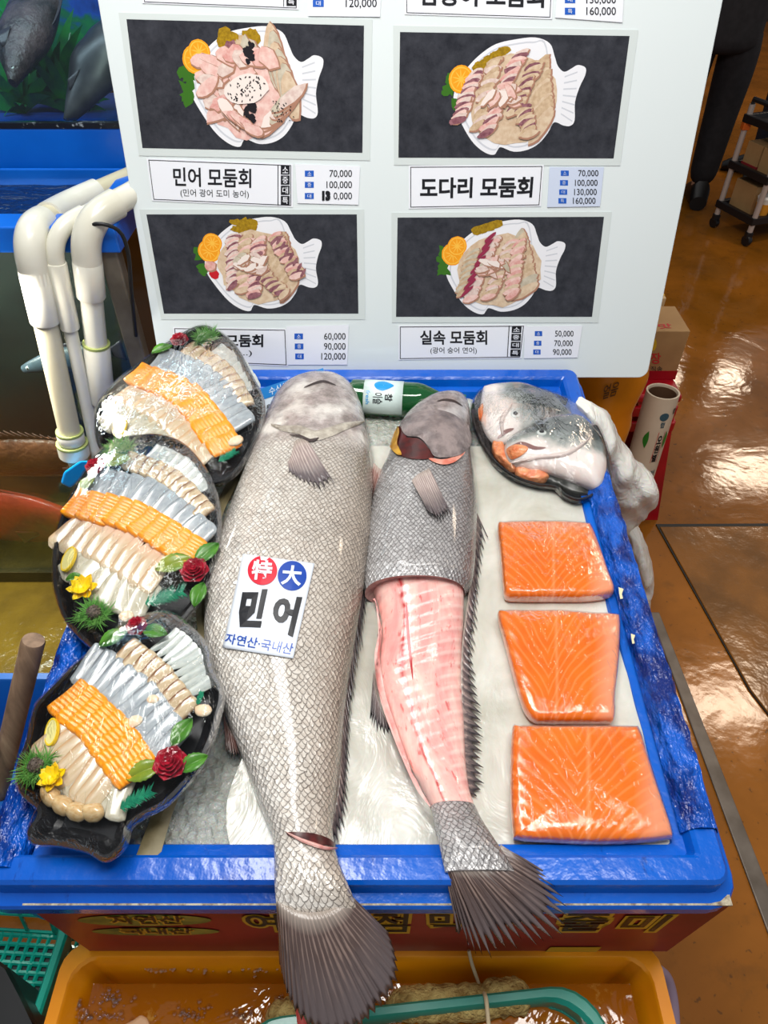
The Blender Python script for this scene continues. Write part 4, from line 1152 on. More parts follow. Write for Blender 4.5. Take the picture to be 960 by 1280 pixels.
def make_platter(name_pos, center, outline, rows, garnish, w0, tail=None):
    base0 = tp(*center, w0)
    pl = lambda x, y, h=0.0: hit(x, y, base0 + PN_ * h, PN_)
    X0 = nrm(pl(center[0] + 5, center[1]) - pl(center[0] - 5, center[1])); Y0 = np.cross(PN_, X0)
    mpp = np.linalg.norm(pl(center[0] + 5, center[1]) - pl(center[0] - 5, center[1])) / 10
    root = thing('sashimi_platter', name_pos[1], 'platter', base0, 'fish shaped sashimi platters')
    HR = .026
    o2 = smooth_closed(outline, 260)
    rim = np.array([pl(x, y, HR) for x, y in o2])
    n = len(rim)
    # inward normals in the plane
    d = np.roll(rim, -3, 0) - np.roll(rim, 3, 0)
    inw = np.array([nrm(np.cross(PN_, v)) for v in d])
    ctr = rim.mean(0)
    if np.mean(np.einsum('ij,ij->i', inw, ctr - rim)) < 0: inw = -inw
    for _ in range(14): inw = np.array([nrm(v) for v in (np.roll(inw, 1, 0) + inw + np.roll(inw, -1, 0))])
    fl = np.where(np.arange(n) % 4 < 2, 0.0, 0.0016)[:, None]
    rings = [rim + inw * .010 - PN_ * HR, rim + inw * .004 - PN_ * .006, rim - inw * .002 - PN_ * .003, rim - inw * .001, rim + inw * .0035, rim + inw * .0055 - PN_ * .003,
             rim + inw * (.008 + fl) - PN_ * .010, rim + inw * (.0125 + fl) - PN_ * (HR - .006), rim + inw * .020 - PN_ * (HR - .003)]
    mb = MB(); mb.grid(np.array(rings), cv=True); mb.add(rings[0], [list(range(n))]); mb.add(rings[-1], [list(range(n))[::-1]])
    build(mb, 'tray', BLKP, root, sharp=35)
    # wrap: tight over the food, falling to the rim
    R_ = []
    for r in np.linspace(.02, 1, 22):
        ring = ctr + (rim - inw * .002 - ctr) * r
        dome = .031 * (1 - r ** 4)
        R_.append(np.array([p + PN_ * (dome + .0025 + .0022 * nz(p, 34) * (1 - r * .7)) for p in ring]))
    R_.append(rim - inw * .003 - PN_ * .008)
    mb = MB(); mb.grid(np.array(R_), cv=True, flip=True); cap(mb, R_[0]); build(mb, 'cling_film', M_film('platter_film', .012, 40, .6), root, sharp=0)
    which = name_pos[0]
    for kind, pts, lpx, cnt, side, h0 in rows:
        c = spline(np.array([pl(x, y, h0) for x, y in pts]), cnt)
        L3 = lpx * mpp
        sp = np.linalg.norm(np.diff(c, axis=0), axis=1).mean() if cnt > 1 else L3 * .4
        rr = random.Random(len(which) * 31 + cnt + len(kind) * 7)
        for i in range(cnt):
            t_ = nrm(c[min(i + 1, cnt - 1)] - c[max(i - 1, 0)]) if cnt > 1 else X0
            ln = np.cross(PN_, t_) * side
            a = rr.uniform(-.10, .10)
            if kind in ('pale', 'fringe', 'clear'): a += (i / max(1, cnt - 1) - .5) * -.35 * side
            ln, t2 = ln * cos(a) + t_ * sin(a), t_ * cos(a) - ln * sin(a)
            roll = radians({'orange': 16, 'grey': 20, 'tan': 26, 'knob': 0}.get(kind, 18)) + rr.uniform(-.06, .06)
            Yv = t2 * cos(roll) - PN_ * sin(roll); Zv = PN_ * cos(roll) + t2 * sin(roll)
            if np.dot(np.cross(ln, Yv), Zv) < 0: Yv = -Yv
            sc = (L3 * rr.uniform(.94, 1.05), sp * {'orange': 1.35, 'tan': 1.25, 'grey': 1.35, 'knob': 1.5, 'fringe': 1.7, 'pale': 1.45}.get(kind, 1.4), {'knob': .013, 'fringe': .0045, 'tan': .0085, 'orange': .0090, 'grey': .0085}.get(kind, .008))
            lab_ = '%s %s from upper left in %s, %s' % (ORD[i], SLW[kind], ROWW[kind], which)
            piece(kind, frame(c[i] + PN_ * rr.uniform(-.001, .001), ln, Yv, Zv, sc), lab_, '%ss on %s' % (SLW[kind], which))
    # garnish
    for g in garnish:
        typ, x, y, r = g[:4]; ang = radians(g[4]) if len(g) > 4 else 0.0
        wh = g[5] if len(g) > 5 else ''
        c = pl(x, y, .030); R3 = r * mpp
        A = X0 * cos(ang) + Y0 * sin(ang); B = np.cross(PN_, A)
        mb = MB()
        where = '%s%s' % (wh + ' ' if wh else '', 'on ' + which)
        if typ == 'rose':
            rr = random.Random(int(x * 7 + y))
            for k, (cnt, f, cup) in enumerate(((6, 1.0, .25), (6, .82, .5), (5, .62, .8), (4, .42, 1.2), (3, .26, 1.8))):
                for i in range(cnt):
                    th = 2 * pi * i / cnt + k * .5
                    D = A * cos(th) + B * sin(th)
                    petal(mb, c + PN_ * (.002 + .0022 * k) + D * R3 * .04, D, np.cross(PN_, D), PN_, R3 * f, R3 * f * 1.1, cup * .8, 0, 5)
            build(mb, 'artificial_rose', ROSE, label='dark red artificial rose %s' % where, cat='flower', solid=.0008, sharp=0)
        elif typ in ('leaf', 'leafy'):
            P = []
            for i in range(15):
                s = i / 14; w = R3 * .55 * sin(pi * s) ** .75 * (1 + .10 * (i % 2))
                P.append([c + A * (s - .5) * 2 * R3 + B * w * k + PN_ * (.003 * abs(k) + .004 * sin(pi * s)) for k in (-1, -.6, -.08, 0, .08, .6, 1)])
                P[-1][3] = P[-1][3] - PN_ * .001
            mb.grid(np.array(P)); build(mb, 'artificial_leaf', LEAF if typ == 'leaf' else LEAFY, label='green toothed artificial leaf %s' % where, cat='leaf', solid=.0007, sharp=0)
        elif typ in ('pine', 'frond', 'cone'):
            rr = random.Random(int(x * 3 + y * 5))
            root2 = thing('pine_sprig' if typ != 'frond' else 'green_frond', ('bristly green pine sprig %s' if typ == 'pine' else 'green pine sprig with a small brown cone %s' if typ == 'cone' else 'dark green feathery frond %s') % where, 'sprig', c - PN_ * .006)
            nn = 340 if typ != 'frond' else 150
            for i in range(nn):
                th = rr.uniform(0, 2 * pi); el = rr.uniform(0.05, .8 if typ != 'frond' else .35)
                st = c + (A * rr.uniform(-.45, .45) + B * rr.uniform(-.3, .3)) * R3 - PN_ * .004
                if typ == 'frond': st = c + A * R3 * rr.uniform(-.9, .7); th = rr.choice((-1, 1)) * rr.uniform(.6, 1.2)
                D = (A * cos(th) + B * sin(th)) * cos(el) + PN_ * sin(el)
                e = st + D * R3 * rr.uniform(.55, .95) * (1 if typ != 'frond' else .6)
                s_ = nrm(np.cross(D, PN_ + .01)) * .0011
                mb.add([st - s_, st + s_, st + PN_ * .001, e], [(0, 1, 3), (1, 2, 3), (2, 0, 3), (0, 2, 1)])
            build(mb, 'needles', PINED if typ == 'frond' else PINE, root2, smooth=False, kind='stuff')
            if typ == 'cone':
                m2 = MB()
                cc = c + PN_ * .004
                prof = [(R3 * .30 * sin(pi * s) ** .7 + .0002, (s - .5) * R3 * .66) for s in np.linspace(0, 1, 12)]
                m2.lathe(cc, A, prof, 14)
                for i in range(46):
                    s = (i + .5) / 46; th = i * 2.4
                    D = B * cos(th) + PN_ * sin(th)
                    pp = cc + A * (s - .5) * R3 * .62 + D * R3 * .29 * sin(pi * s) ** .7
                    m2.box(pp, (R3 * .13, R3 * .13, R3 * .05), (nrm(D + A * .5), nrm(np.cross(D, A)), nrm(np.cross(D + A * .5, np.cross(D, A)))))
                build(m2, 'pine_cone', CONE, root2, smooth=False, kind=None)
        elif typ == 'yellow':
            for k in range(2):
                for i in range(6):
                    th = 2 * pi * i / 6 + k * .5; D = A * cos(th) + B * sin(th)
                    petal(mb, c + PN_ * .002 * (1 + k), D, np.cross(PN_, D), PN_, R3 * (1 - .3 * k), R3 * .62, .3 + .5 * k, .2, 5)
            build(mb, 'artificial_flower', YELF, label='bright yellow artificial flower %s' % where, cat='flower', solid=.0007, sharp=0)
        elif typ == 'lemon':
            root2 = thing('lemon_slice', 'thin lemon slice %s' % where, 'lemon', c - PN_ * .004)
            U_ = nrm(A * .9 + PN_ * .35); ax = nrm(np.cross(U_, B)); 
            for nm_, mt, r0, r1, tt in (('pulp', LEMP, 0.01, .86, .0016), ('rind', LEMR, .86, 1.0, .0020)):
                m2 = MB(); ths = np.linspace(0, 2 * pi, 28, endpoint=False)
                P = [[c + (U_ * cos(a) * .55 + B * sin(a)) * R3 * rr_ + ax * s_ for a in ths] for rr_, s_ in ((r0, -tt), (r1, -tt), (r1, tt), (r0, tt))]
                m2.grid(np.array(P), cu=True, cv=True); build(m2, nm_, mt, root2, sharp=30)
        elif typ == 'crumb':
            P = []
            rr = random.Random(int(x))
            for i in range(7):
                el = -pi / 2 + pi * i / 6
                P.append([c + (A * cos(a) * 1.0 + B * sin(a) * .75) * R3 * max(.03, cos(el)) * (1 + .18 * nz((a, el * 2, x))) + PN_ * R3 * .35 * sin(el) for a in np.arange(12) * 2 * pi / 12])
            mb.grid(np.array(P), cv=True); build(mb, 'food_crumb', CRUMB, label='small pale pink flake under the film %s' % where, cat='crumb', sharp=0)
PC_ = 'bottom platter'
make_platter((PC_, 'lowest black fish-shaped sashimi platter, nearest the front left corner of the tray'), (155, 905),
    [(117, 813), (152, 781), (184, 769), (212, 767), (234, 781), (255, 803), (264, 836), (277, 863), (273, 891), (262, 927), (244, 962), (209, 1001), (176, 1020), (160, 1034), (152, 1058), (130, 1073), (107, 1062), (72, 1054), (41, 1052), (36, 1038), (48, 1014), (27, 990), (21, 962), (32, 930), (39, 902), (47, 880), (71, 854), (92, 833)],
    [('fringe', [(206, 803), (230, 824), (246, 862)], 48, 9, -1, .015), ('tan', [(160, 815), (197, 846), (231, 887)], 38, 9, -1, .018), ('grey', [(112, 832), (163, 866), (212, 930)], 56, 10, -1, .020),
     ('orange', [(88, 874), (130, 911), (168, 962)], 54, 9, -1, .024), ('clear', [(92, 968), (112, 985), (150, 1000)], 46, 5, 1, .014), ('pale', [(76, 915), (104, 944), (138, 974)], 82, 8, 1, .020), ('knob', [(66, 997), (84, 1010), (100, 1016), (118, 1016)], 20, 4, 1, .018)],
    [('rose', 172, 784, 14, 0, 'at its top'), ('leaf', 142, 799, 19, 35, 'left of the upper rose'), ('leaf', 194, 791, 17, -10, 'right of the upper rose'), ('rose', 214, 955, 20, 20, 'at its lower right'), ('leaf', 228, 916, 19, 60, 'above the lower rose'),
     ('leafy', 181, 965, 21, 25, 'left of the lower rose'), ('leaf', 242, 955, 18, 30, 'right of the lower rose'), ('cone', 46, 958, 27, 20, 'at its lower left'), ('yellow', 67, 973, 17, 30, 'beside the pine cone'), ('frond', 172, 998, 22, 30, 'at its bottom edge'),
     ('frond', 250, 872, 9, 80, 'at its right edge'), ('crumb', 254, 888, 11, 0, 'at its right edge'), ('lemon', 65, 915, 17, 10, 'at its left side'), ('crumb', 168, 902, 10, 30, 'lying on the grey slices'), ('crumb', 191, 874, 8, 10, 'higher up on the grey slices')], .060)
PB_ = 'middle platter'
make_platter((PB_, 'middle black fish-shaped sashimi platter, between the two others at the left'), (172, 668),
    [(166, 545), (197, 543), (227, 553), (251, 578), (268, 610), (274, 642), (273, 674), (266, 706), (257, 735), (240, 760), (222, 780), (200, 796), (168, 806), (162, 822), (146, 836), (128, 822), (112, 806), (99, 794), (80, 771), (69, 738), (67, 712), (68, 685), (76, 649), (96, 607), (122, 568), (145, 550)],
    [('fringe', [(190, 570), (222, 584), (246, 612)], 36, 9, -1, .015), ('tan', [(163, 578), (212, 598), (254, 640)], 30, 11, -1, .018), ('grey', [(118, 603), (187, 622), (250, 672)], 47, 11, -1, .020),
     ('orange', [(99, 632), (168, 648), (238, 690)], 45, 10, -1, .024), ('clear', [(104, 705), (136, 732), (176, 752)], 54, 6, 1, .015), ('pale', [(90, 662), (140, 684), (196, 716)], 62, 10, 1, .020)],
    [('rose', 120, 585, 13, 0, 'at its top left'), ('leafy', 147, 578, 18, 20, 'right of the top rose'), ('leafy', 109, 607, 14, 60, 'below the top rose'), ('pine', 150, 560, 24, 10, 'at its top'), ('leafy', 218, 706, 22, 20, 'left of the lower rose'), ('leaf', 259, 693, 19, 50, 'above the lower rose'),
     ('rose', 244, 715, 17, 0, 'at its lower right'), ('leaf', 249, 744, 16, 80, 'below the lower rose'), ('frond', 208, 746, 26, 20, 'at its lower right edge'), ('cone', 118, 767, 25, -20, 'at its bottom'), ('yellow', 105, 737, 18, 10, 'at its lower left'),
     ('leaf', 94, 724, 10, 10, 'beside the yellow flower'), ('lemon', 86, 699, 17, 0, 'at its left side'), ('crumb', 158, 770, 9, 0, 'at its bottom edge')], .064)
PA_ = 'top platter'
make_platter((PA_, 'uppermost black fish-shaped sashimi platter, partly under the one below, beside the pipes'), (232, 505),
    [(126, 500), (150, 473), (186, 446), (212, 426), (246, 408), (268, 411), (294, 432), (312, 464), (329, 500), (326, 532), (312, 564), (294, 589), (272, 602), (246, 600), (215, 596), (180, 592), (158, 596), (140, 600), (128, 590), (132, 570), (122, 552), (120, 525)],
    [('fringe', [(270, 442), (294, 458), (309, 484)], 32, 9, -1, .015), ('tan', [(238, 440), (277, 464), (304, 504)], 27, 10, -1, .018), ('grey', [(205, 452), (255, 478), (296, 530)], 44, 11, -1, .020),
     ('orange', [(177, 472), (233, 496), (280, 556)], 41, 10, -1, .024), ('clear', [(148, 522), (190, 545), (228, 574)], 50, 7, 1, .015), ('pale', [(164, 494), (210, 516), (258, 566)], 48, 11, 1, .020)],
    [('rose', 225, 427, 12, 0, 'at its top'), ('pine', 257, 421, 21, 10, 'at its head'), ('leaf', 203, 438, 14, 30, 'left of the rose'), ('lemon', 150, 533, 17, 10, 'at its left side'), ('frond', 285, 570, 14, 40, 'at its lower right'), ('crumb', 294, 551, 10, 30, 'at its right edge')], .066)

# ================================================================== salmon heads on a black tray
hb = tp(675, 556, .006)
HRIM = .020
ol = smooth_closed([(590, 520), (592, 500), (604, 486), (630, 482), (665, 484), (700, 494), (728, 510), (748, 534), (759, 562), (763, 585), (764, 600), (752, 602), (745, 616), (724, 624), (706, 618), (694, 608), (672, 605), (645, 596), (620, 578), (602, 552)], 220)
rim = np.array([tp(x, y, .006 + HRIM) for x, y in ol])
root = thing('salmon_head_tray', 'black plastic tray under two wrapped salmon heads in the far right corner', 'tray', hb)
ctr = rim.mean(0); d = np.roll(rim, -3, 0) - np.roll(rim, 3, 0)
inw = np.array([nrm(np.cross(TN, v)) for v in d])
if np.mean(np.einsum('ij,ij->i', inw, ctr - rim)) < 0: inw = -inw
for _ in range(10): inw = np.array([nrm(v) for v in (np.roll(inw, 1, 0) + inw + np.roll(inw, -1, 0))])
rings = [rim + inw * .008 - TN * HRIM, rim - inw * .001 - TN * .003, rim, rim + inw * .003, rim + inw * .007 - TN * .008, rim + inw * .014 - TN * (HRIM - .003)]
mb = MB(); mb.grid(np.array(rings), cv=True); mb.add(rings[0], [list(range(len(rim)))]); mb.add(rings[-1], [list(range(len(rim)))[::-1]])
build(mb, 'tray', BLKP, root, sharp=35)
R_ = []
for r in np.linspace(.02, 1, 16):
    R_.append(np.array([p + TN * (.040 * (1 - r ** 2.6) + .003 + .003 * nz(p, 30) * (1 - r * .7)) for p in ctr + (rim - inw * .002 - ctr) * r]))
R_.append(rim - inw * .003 - TN * .007)
mb = MB(); mb.grid(np.array(R_), cv=True, flip=True); cap(mb, R_[0]); build(mb, 'cling_film', M_film('platter_film'), root, sharp=0)
def head_mat():
    t = NT('salmon_head_skin')
    nm = t.n('ShaderNodeSeparateXYZ'); t.l(t.coord('uv:norm'), nm.inputs[0])
    co = t.coord('Object')
    f = t.math('ADD', nm.outputs[1], t.math('MULTIPLY', t.math('SUBTRACT', t.noise(co, 24, 3), .5), .35))
    col = t.ramp(f, [(.0, srgb(28, 32, 32)), (.40, srgb(58, 64, 62)), (.56, srgb(140, 146, 142)), (.68, srgb(226, 216, 210)), (1.0, srgb(232, 220, 214))])
    vo = t.n('ShaderNodeTexVoronoi'); vo.inputs['Scale'].default_value = 78; t.l(co, vo.inputs['Vector'])
    spot = t.math('MULTIPLY', t.ramp(vo.outputs['Distance'], [(.28, 1), (.38, 0)]), t.math('MULTIPLY', t.ramp(f, [(.3, 1), (.62, 0)]), t.ramp(t.noise(co, 40, 2), [(.42, 0), (.5, 1)])))
    col = t.mix(spot, col, srgb(24, 26, 26))
    col = t.mix(t.ramp(t.noise(co, 18, 2), [(.6, 0), (.75, .5)]), col, srgb(226, 178, 166))
    t.l(t.bump(t.noise(co, 50, 4), .4, .004), t.b.inputs['Normal'])
    return t.set(Base_Color=col, Roughness=.18, Coat_Weight=.5, Coat_Roughness=.06, Subsurface_Weight=.1, Subsurface_Scale=.004)
HEADM = head_mat()
ORF = M('orange_head_flesh', srgb(214, 110, 62), .25, c2=srgb(236, 160, 110), ns=70, bump=.5, bs=90, coat=.3)
EYEW = M('eye_silver', srgb(196, 200, 196), .15); EYEB = M('eye_black', srgb(12, 12, 14), .08)
def half_head(outline, up, w0, T, label, eye, mouth, jaw, flesh, fin_):
    o = smooth_closed(outline, 100); c = o.mean(0)
    up = np.array(up, float) / np.linalg.norm(up)
    pr = (o - c) @ up; lo, hi = pr.min(), pr.max()
    base = np.array([tp(x, y, w0 + T * .4) for x, y in o]); c3 = base.mean(0)
    root = thing('split_salmon', label, 'fish head', c3 - TN * T * .4)
    P, U = [], []
    for r, w in [(.80, -.4), (.96, -.2), (1.0, .05), (.96, .28), (.86, .46), (.70, .62), (.5, .72), (.28, .78), (.03, .80)]:
        ring = c3 + (base - c3) * r + TN * (w * T)
        ring = np.array([p + TN * .0035 * nz(p, 26) * (1 if w > 0 else 0) for p in ring])
        P.append(ring)
        q = c + (o - c) * r
        U.append(np.stack([np.full(len(o), .5), 1 - ((q - c) @ up - lo) / (hi - lo)], 1))
    mb = MB(); mb.grid(np.array(P), cv=True, uv2=np.array(U)); cap(mb, P[0], flip=True); cap(mb, P[-1])
    build(mb, 'head', HEADM, root, sharp=0)
    tr = bvh_of(mb)
    ec = conform(tr, *eye, .0); en = nrm(conform(tr, *eye, .004) - ec)
    mb = MB(); mb.lathe(ec - en * .001, en, [(.0085, 0), (.008, .002), (.006, .0032), (.0005, .0042)], 20); eo = build(mb, 'eye', EYEW, root)
    mb = MB(); mb.lathe(ec + en * .0018, en, [(.0046, 0), (.004, .0018), (.0005, .0026)], 16); build(mb, 'pupil', EYEB, eo)
    conf_strip('mouth', root, tr, mouth, 2.2, M('mouth_skin', srgb(128, 92, 88), .3), .0012)  # mouth line as a strip of darker pinkish skin
    conf_strip('jaw_line', root, tr, jaw, 2.6, M('jaw_skin', srgb(206, 190, 184), .25), .001, bulge=.004)
    conf_patch('cut_flesh', root, tr, flesh, ORF, .0015, 'orange cut flesh', dome=.004)
    return root, tr
half_head([(602, 492), (606, 486), (630, 482), (660, 484), (690, 494), (706, 508), (716, 524), (700, 532), (676, 540), (648, 550), (630, 556), (612, 550), (600, 526)], (.85, -.5), .012, .034,
          'farther salmon head with a white cheek, tucked behind the other head', (644, 518), [(622, 548), (632, 540), (642, 536)], [(628, 545), (628, 524), (640, 506)], [(598, 512), (604, 505), (604, 518), (600, 526)], None)
half_head([(631, 556), (646, 544), (664, 534), (690, 524), (718, 522), (738, 534), (752, 552), (758, 575), (757, 596), (748, 611), (730, 606), (706, 597), (684, 590), (660, 586), (640, 580), (632, 570)], (.15, -1), .014, .042,
          'nearer salmon head with spotted crown and white throat, facing left', (677, 541), [(636, 560), (652, 555), (668, 560), (682, 560)], [(640, 578), (670, 572), (706, 568), (728, 556), (738, 546)], [(634, 562), (646, 556), (660, 560), (654, 568), (640, 574)], None)
def meat(outline, label, w0=.012, T=.016):
    P, U = pillow(outline, w0, T, dome=.004)
    for r in P:
        for k in range(len(r)): r[k] += TN * .003 * nz(r[k], 90)
    mb = MB(); mb.grid(P, cv=True); cap(mb, P[-1]); cap(mb, P[0], flip=True)
    build(mb, 'salmon_scrap', ORF, label=label, cat='salmon', sharp=0)
meat([(615, 556), (622, 550), (630, 560), (640, 572), (648, 584), (640, 588), (628, 578), (618, 568)], 'ragged orange salmon scrap left of the nearer head')
meat([(644, 588), (652, 582), (664, 588), (678, 592), (686, 598), (676, 602), (660, 600), (648, 596)], 'ragged orange salmon scrap below the nearer head')
PECT = M('black_pectoral', srgb(40, 42, 40), .25, c2=srgb(70, 70, 66), ns=60)
meat([(664, 590), (690, 592), (716, 600), (742, 612), (736, 618), (716, 616), (690, 606), (668, 598)], 'dark strip of salmon collar along the tray edge', .008, .012)
bpy.data.objects[-1] if False else None
[o for o in bpy.data.objects if o.name.startswith('salmon_scrap')][-1].data.materials[0] = PECT

# ================================================================== bottle and printed packet at the back
GGL = M('green_bottle_glass', srgb(24, 112, 52), .05, trans=.55, coat=.5, ior=1.5)
bt0, bt1 = tp(437, 500, .024), tp(580, 508, .024)
ax = nrm(bt1 - bt0); ax = nrm(ax - TN * np.dot(ax, TN)); bt0 = bt0 + TV * .010
root = thing('soju_bottle', 'green glass bottle with a white label lying along the back of the tray', 'bottle', bt0)
R0 = .033
prof = [(.001, 0), (.028, .0005), (.0325, .005), (R0, .012), (R0, .125), (.031, .137), (.024, .155), (.016, .172), (.0135, .19), (.0130, .203), (.0145, .204), (.0145, .209), (.012, .2095)]
mb = MB(); mb.lathe(bt0, ax, prof, 32); build(mb, 'glass', GGL, root)
mb = MB(); mb.lathe(bt0, ax, [(.0158, .198), (.0160, .214), (.015, .216), (.001, .2165)], 24); build(mb, 'cap', M('green_cap', srgb(30, 120, 60), .3, .5), root)
side = nrm(np.cross(TN, ax))
if side[1] > 0: side = -side
def bsurf(al, th, off=.0006): return bt0 + ax * al + (R0 + off) * (TN * cos(th) + side * sin(th))
LBW = M('bottle_label', srgb(214, 230, 226), .3)
mb = MB(); mb.grid(np.array([[bsurf(al, th) for th in np.linspace(-.9, 1.9, 26)] for al in np.linspace(.028, .100, 4)])); lbo = build(mb, 'paper_label', LBW, root, solid=.0004, sharp=0)
mb = MB()
drop = [(.0 + .017 * cos(a) * (1 if cos(a) < .2 else 1.1), .012 * sin(a) * (1 if cos(a) < .0 else (1 - .55 * cos(a)))) for a in np.arange(36) * 2 * pi / 36]
mb.grid(np.array([[bsurf(.064 + a * k, .12 + b * k / R0, .0012) for a, b in drop] for k in (.03, .3, .6, .8, 1)]), cv=True); build(mb, 'blue_drop', M('drop_blue', srgb(30, 150, 216), .3), lbo, smooth=False)
mb = MB(); put_text(mb, '참', rect(0, 0, 1, 1), lambda x, y: bsurf(.082 - .014 * y, .62 + (1 - x) * .0 + x * .42, .0012), .03)
put_text(mb, '이슬', rect(0, 0, 1, 1), lambda x, y: bsurf(.064 - .018 * y, .60 + x * .62, .0012), .02)
build(mb, 'lettering', INK, lbo, smooth=False)
mb = MB(); put_text(mb, 'fresh', rect(0, 0, 1, 1), lambda x, y: bsurf(.040 - .007 * y, .50 + x * .75, .0012), .01); build(mb, 'blue_lettering', M('drop_blue', srgb(30, 150, 216), .3), lbo, smooth=False)

pk = [(318, 492), (398, 466), (420, 500), (345, 555), (316, 548)]
PKW = M('packet_paper', srgb(214, 226, 238), .3)
ptp = lambda x, y, o=0.0: hit(x, y, tw(-.16, -.02, .01) + (TN * .5 - TV * .87) * o, TN * .62 - TV * .78)
q = [(316, 489), (404, 460), (412, 508), (322, 545)]
mb = MB(); mb.hexa([ptp(x, y, -.003) for x, y in q], [ptp(x, y, 0) for x, y in q])
root = thing('printed_sign', 'white and blue printed card leaning at the back behind the large fish head', 'sign', ptp(360, 505))
build(mb, 'card', PKW, root, smooth=False, bevel=.001)
mb = MB(); mb.ngon([ptp(*quadpt(q, a, b), .0008) for a, b in ((0, 0), (1, 0), (1, .26), (0, .26))]); build(mb, 'blue_band', M('band_blue', srgb(40, 130, 206), .3), root, smooth=False)
mb = MB(); put_text(mb, '수산물', [tuple(quadpt(q, a, b)) for a, b in ((.22, .04), (.5, .04), (.5, .22), (.22, .22))], lambda x, y: ptp(x, y, .0014), .01); build(mb, 'white_lettering', PKW, root, smooth=False)
mb = MB()
for s, a0, b0, a1, b1, bo in (('자연', .40, .24, .66, .44, .03), ('원', .16, .40, .24, .54, .02), ('명: 민어', .32, .38, .66, .58, .02), ('원산지:', .04, .64, .40, .78, .01), ('국내산', .46, .60, .80, .80, .02)):
    put_text(mb, s, [tuple(quadpt(q, a, b)) for a, b in ((a0, b0), (a1, b0), (a1, b1), (a0, b1))], lambda x, y: ptp(x, y, .0012), bo)
build(mb, 'lettering', INK, root, smooth=False)
# ================================================================== fish tanks and pipes at the left
TBLUE = M('tank_blue_paint', srgb(8, 104, 214), .3, c2=srgb(4, 92, 196), ns=6, coat=.2)
TGLASS = M_film('tank_glass', .02, 3, .05, (.86, .93, .92, 1))
TDARK = M('dark_tank_lining', srgb(10, 16, 16), .5, c2=srgb(22, 30, 26), ns=5)
TFLOOR = M('olive_tank_bottom', srgb(70, 62, 26), .35, c2=srgb(40, 38, 20), ns=6, bump=.4, bs=40)
POST = M('weathered_steel', srgb(120, 112, 100), .45, .3, c2=srgb(84, 76, 66), ns=12)
XR, XL, YF, YBK = -0.475, -1.70, 1.22, 1.495
ZT = yp(140, 313, YF)[2]
tank = thing('fish_tank', 'lower glass fish tank with a blue top rim, left of the menu board', 'fish tank', (-1.1, 1.48, 0.0))
mb = MB()
mb.box(((XL + XR) / 2, (YF + YBK) / 2, .03), (XR - XL, YBK - YF, .04))
build(mb, 'bottom', TFLOOR, tank, smooth=False)
mb = MB(); mb.box(((XL + XR) / 2, YBK, ZT / 2 + .02), (XR - XL, .01, ZT - .02)); build(mb, 'back_wall', TDARK, tank, smooth=False)
mb = MB(); mb.box((XL, (YF + YBK) / 2, ZT / 2 + .02), (.01, YBK - YF, ZT - .02)); build(mb, 'side_wall', TDARK, tank, smooth=False)
mb = MB(); mb.box(((XL + XR) / 2, YF + .006, ZT / 2 + .02), (XR - XL - .02, .006, ZT - .03)); build(mb, 'front_glass', TGLASS, tank, smooth=False)
mb = MB(); mb.box((XR - .006, (YF + YBK) / 2, ZT / 2 + .02), (.006, YBK - YF - .03, ZT - .03)); build(mb, 'side_glass', M('dark_side_glass', srgb(14, 24, 24), .08, coat=.4), tank, smooth=False)
RH = .046
mb = MB()
o_, i_ = [(XL - .01, YF - .012), (XR + .012, YF - .012), (XR + .012, YBK + .01), (XL - .01, YBK + .01)], [(XL + .05, YF + .05), (XR - .05, YF + .05), (XR - .05, YBK + .004), (XL + .05, YBK + .004)]
ring = [[(x, y, ZT) for x, y in o_], [(x, y, ZT + RH) for x, y in o_], [(x, y, ZT + RH) for x, y in i_], [(x, y, ZT) for x, y in i_]]
mb.grid(np.array(ring), cu=True, cv=True, flip=True); build(mb, 'blue_rim', TBLUE, tank, smooth=False, bevel=.004)
for x, y in ((XR, YF), (XR, YBK), (XL, YF), (XL, YBK)):
    mb = MB(); mb.box((x - (.016 if x == XR else -.016), y + (.012 if y == YF else -.012), ZT / 2), (.034, .03, ZT)); build(mb, 'corner_post', POST, tank, smooth=False, bevel=.003)
WAT = NT('dark_blue_water')
_co = WAT.coord('Object'); WAT.l(WAT.bump(WAT.noise(WAT.mapv(_co, (1, 2.2, 1)), 16, 3, .5, .8), .8, .02), WAT.b.inputs['Normal'])
WAT = WAT.set(Base_Color=srgb(14, 34, 74), Roughness=.08)
mb = MB(); P = [[(x, y, ZT + RH - .022 + .004 * nz((x, y, 0), 14)) for x in np.linspace(XL + .03, XR - .03, 60)] for y in np.linspace(YF + .03, YBK - .02, 36)]
mb.grid(np.array(P), flip=True); build(mb, 'water_surface', WAT, tank, sharp=0)

upper = thing('fish_tank', 'upper fish tank above a broad blue beam, green plants and dark fish inside', 'fish tank', (-.85, 1.74, 0.0))
UYF, UYB, UXL, UXR = 1.52, 2.02, -1.75, -.05
zb0, zb1 = yp(60, 221, UYF)[2], yp(60, 160, UYF)[2]
mb = MB(); mb.box(((UXL + UXR) / 2, UYF + .02, (zb0 + zb1) / 2), (UXR - UXL, .04, zb1 - zb0)); build(mb, 'blue_beam', TBLUE, upper, smooth=False, bevel=.004)
mb = MB(); mb.box(((UXL + UXR) / 2, UYF + .006, zb1 + .004), (UXR - UXL, .014, .010)); build(mb, 'black_seal', M('black_seal_strip', srgb(24, 24, 28), .3, c2=srgb(160, 166, 170), ns=60, lo=.6, hi=.66), upper, smooth=False)
mb = MB(); mb.box(((UXL + UXR) / 2, UYF + .008, zb1 + .36), (UXR - UXL, .006, .70)); build(mb, 'front_glass', TGLASS, upper, smooth=False)
BACKD = NT('blue_green_backdrop')
_co = BACKD.coord('Object')
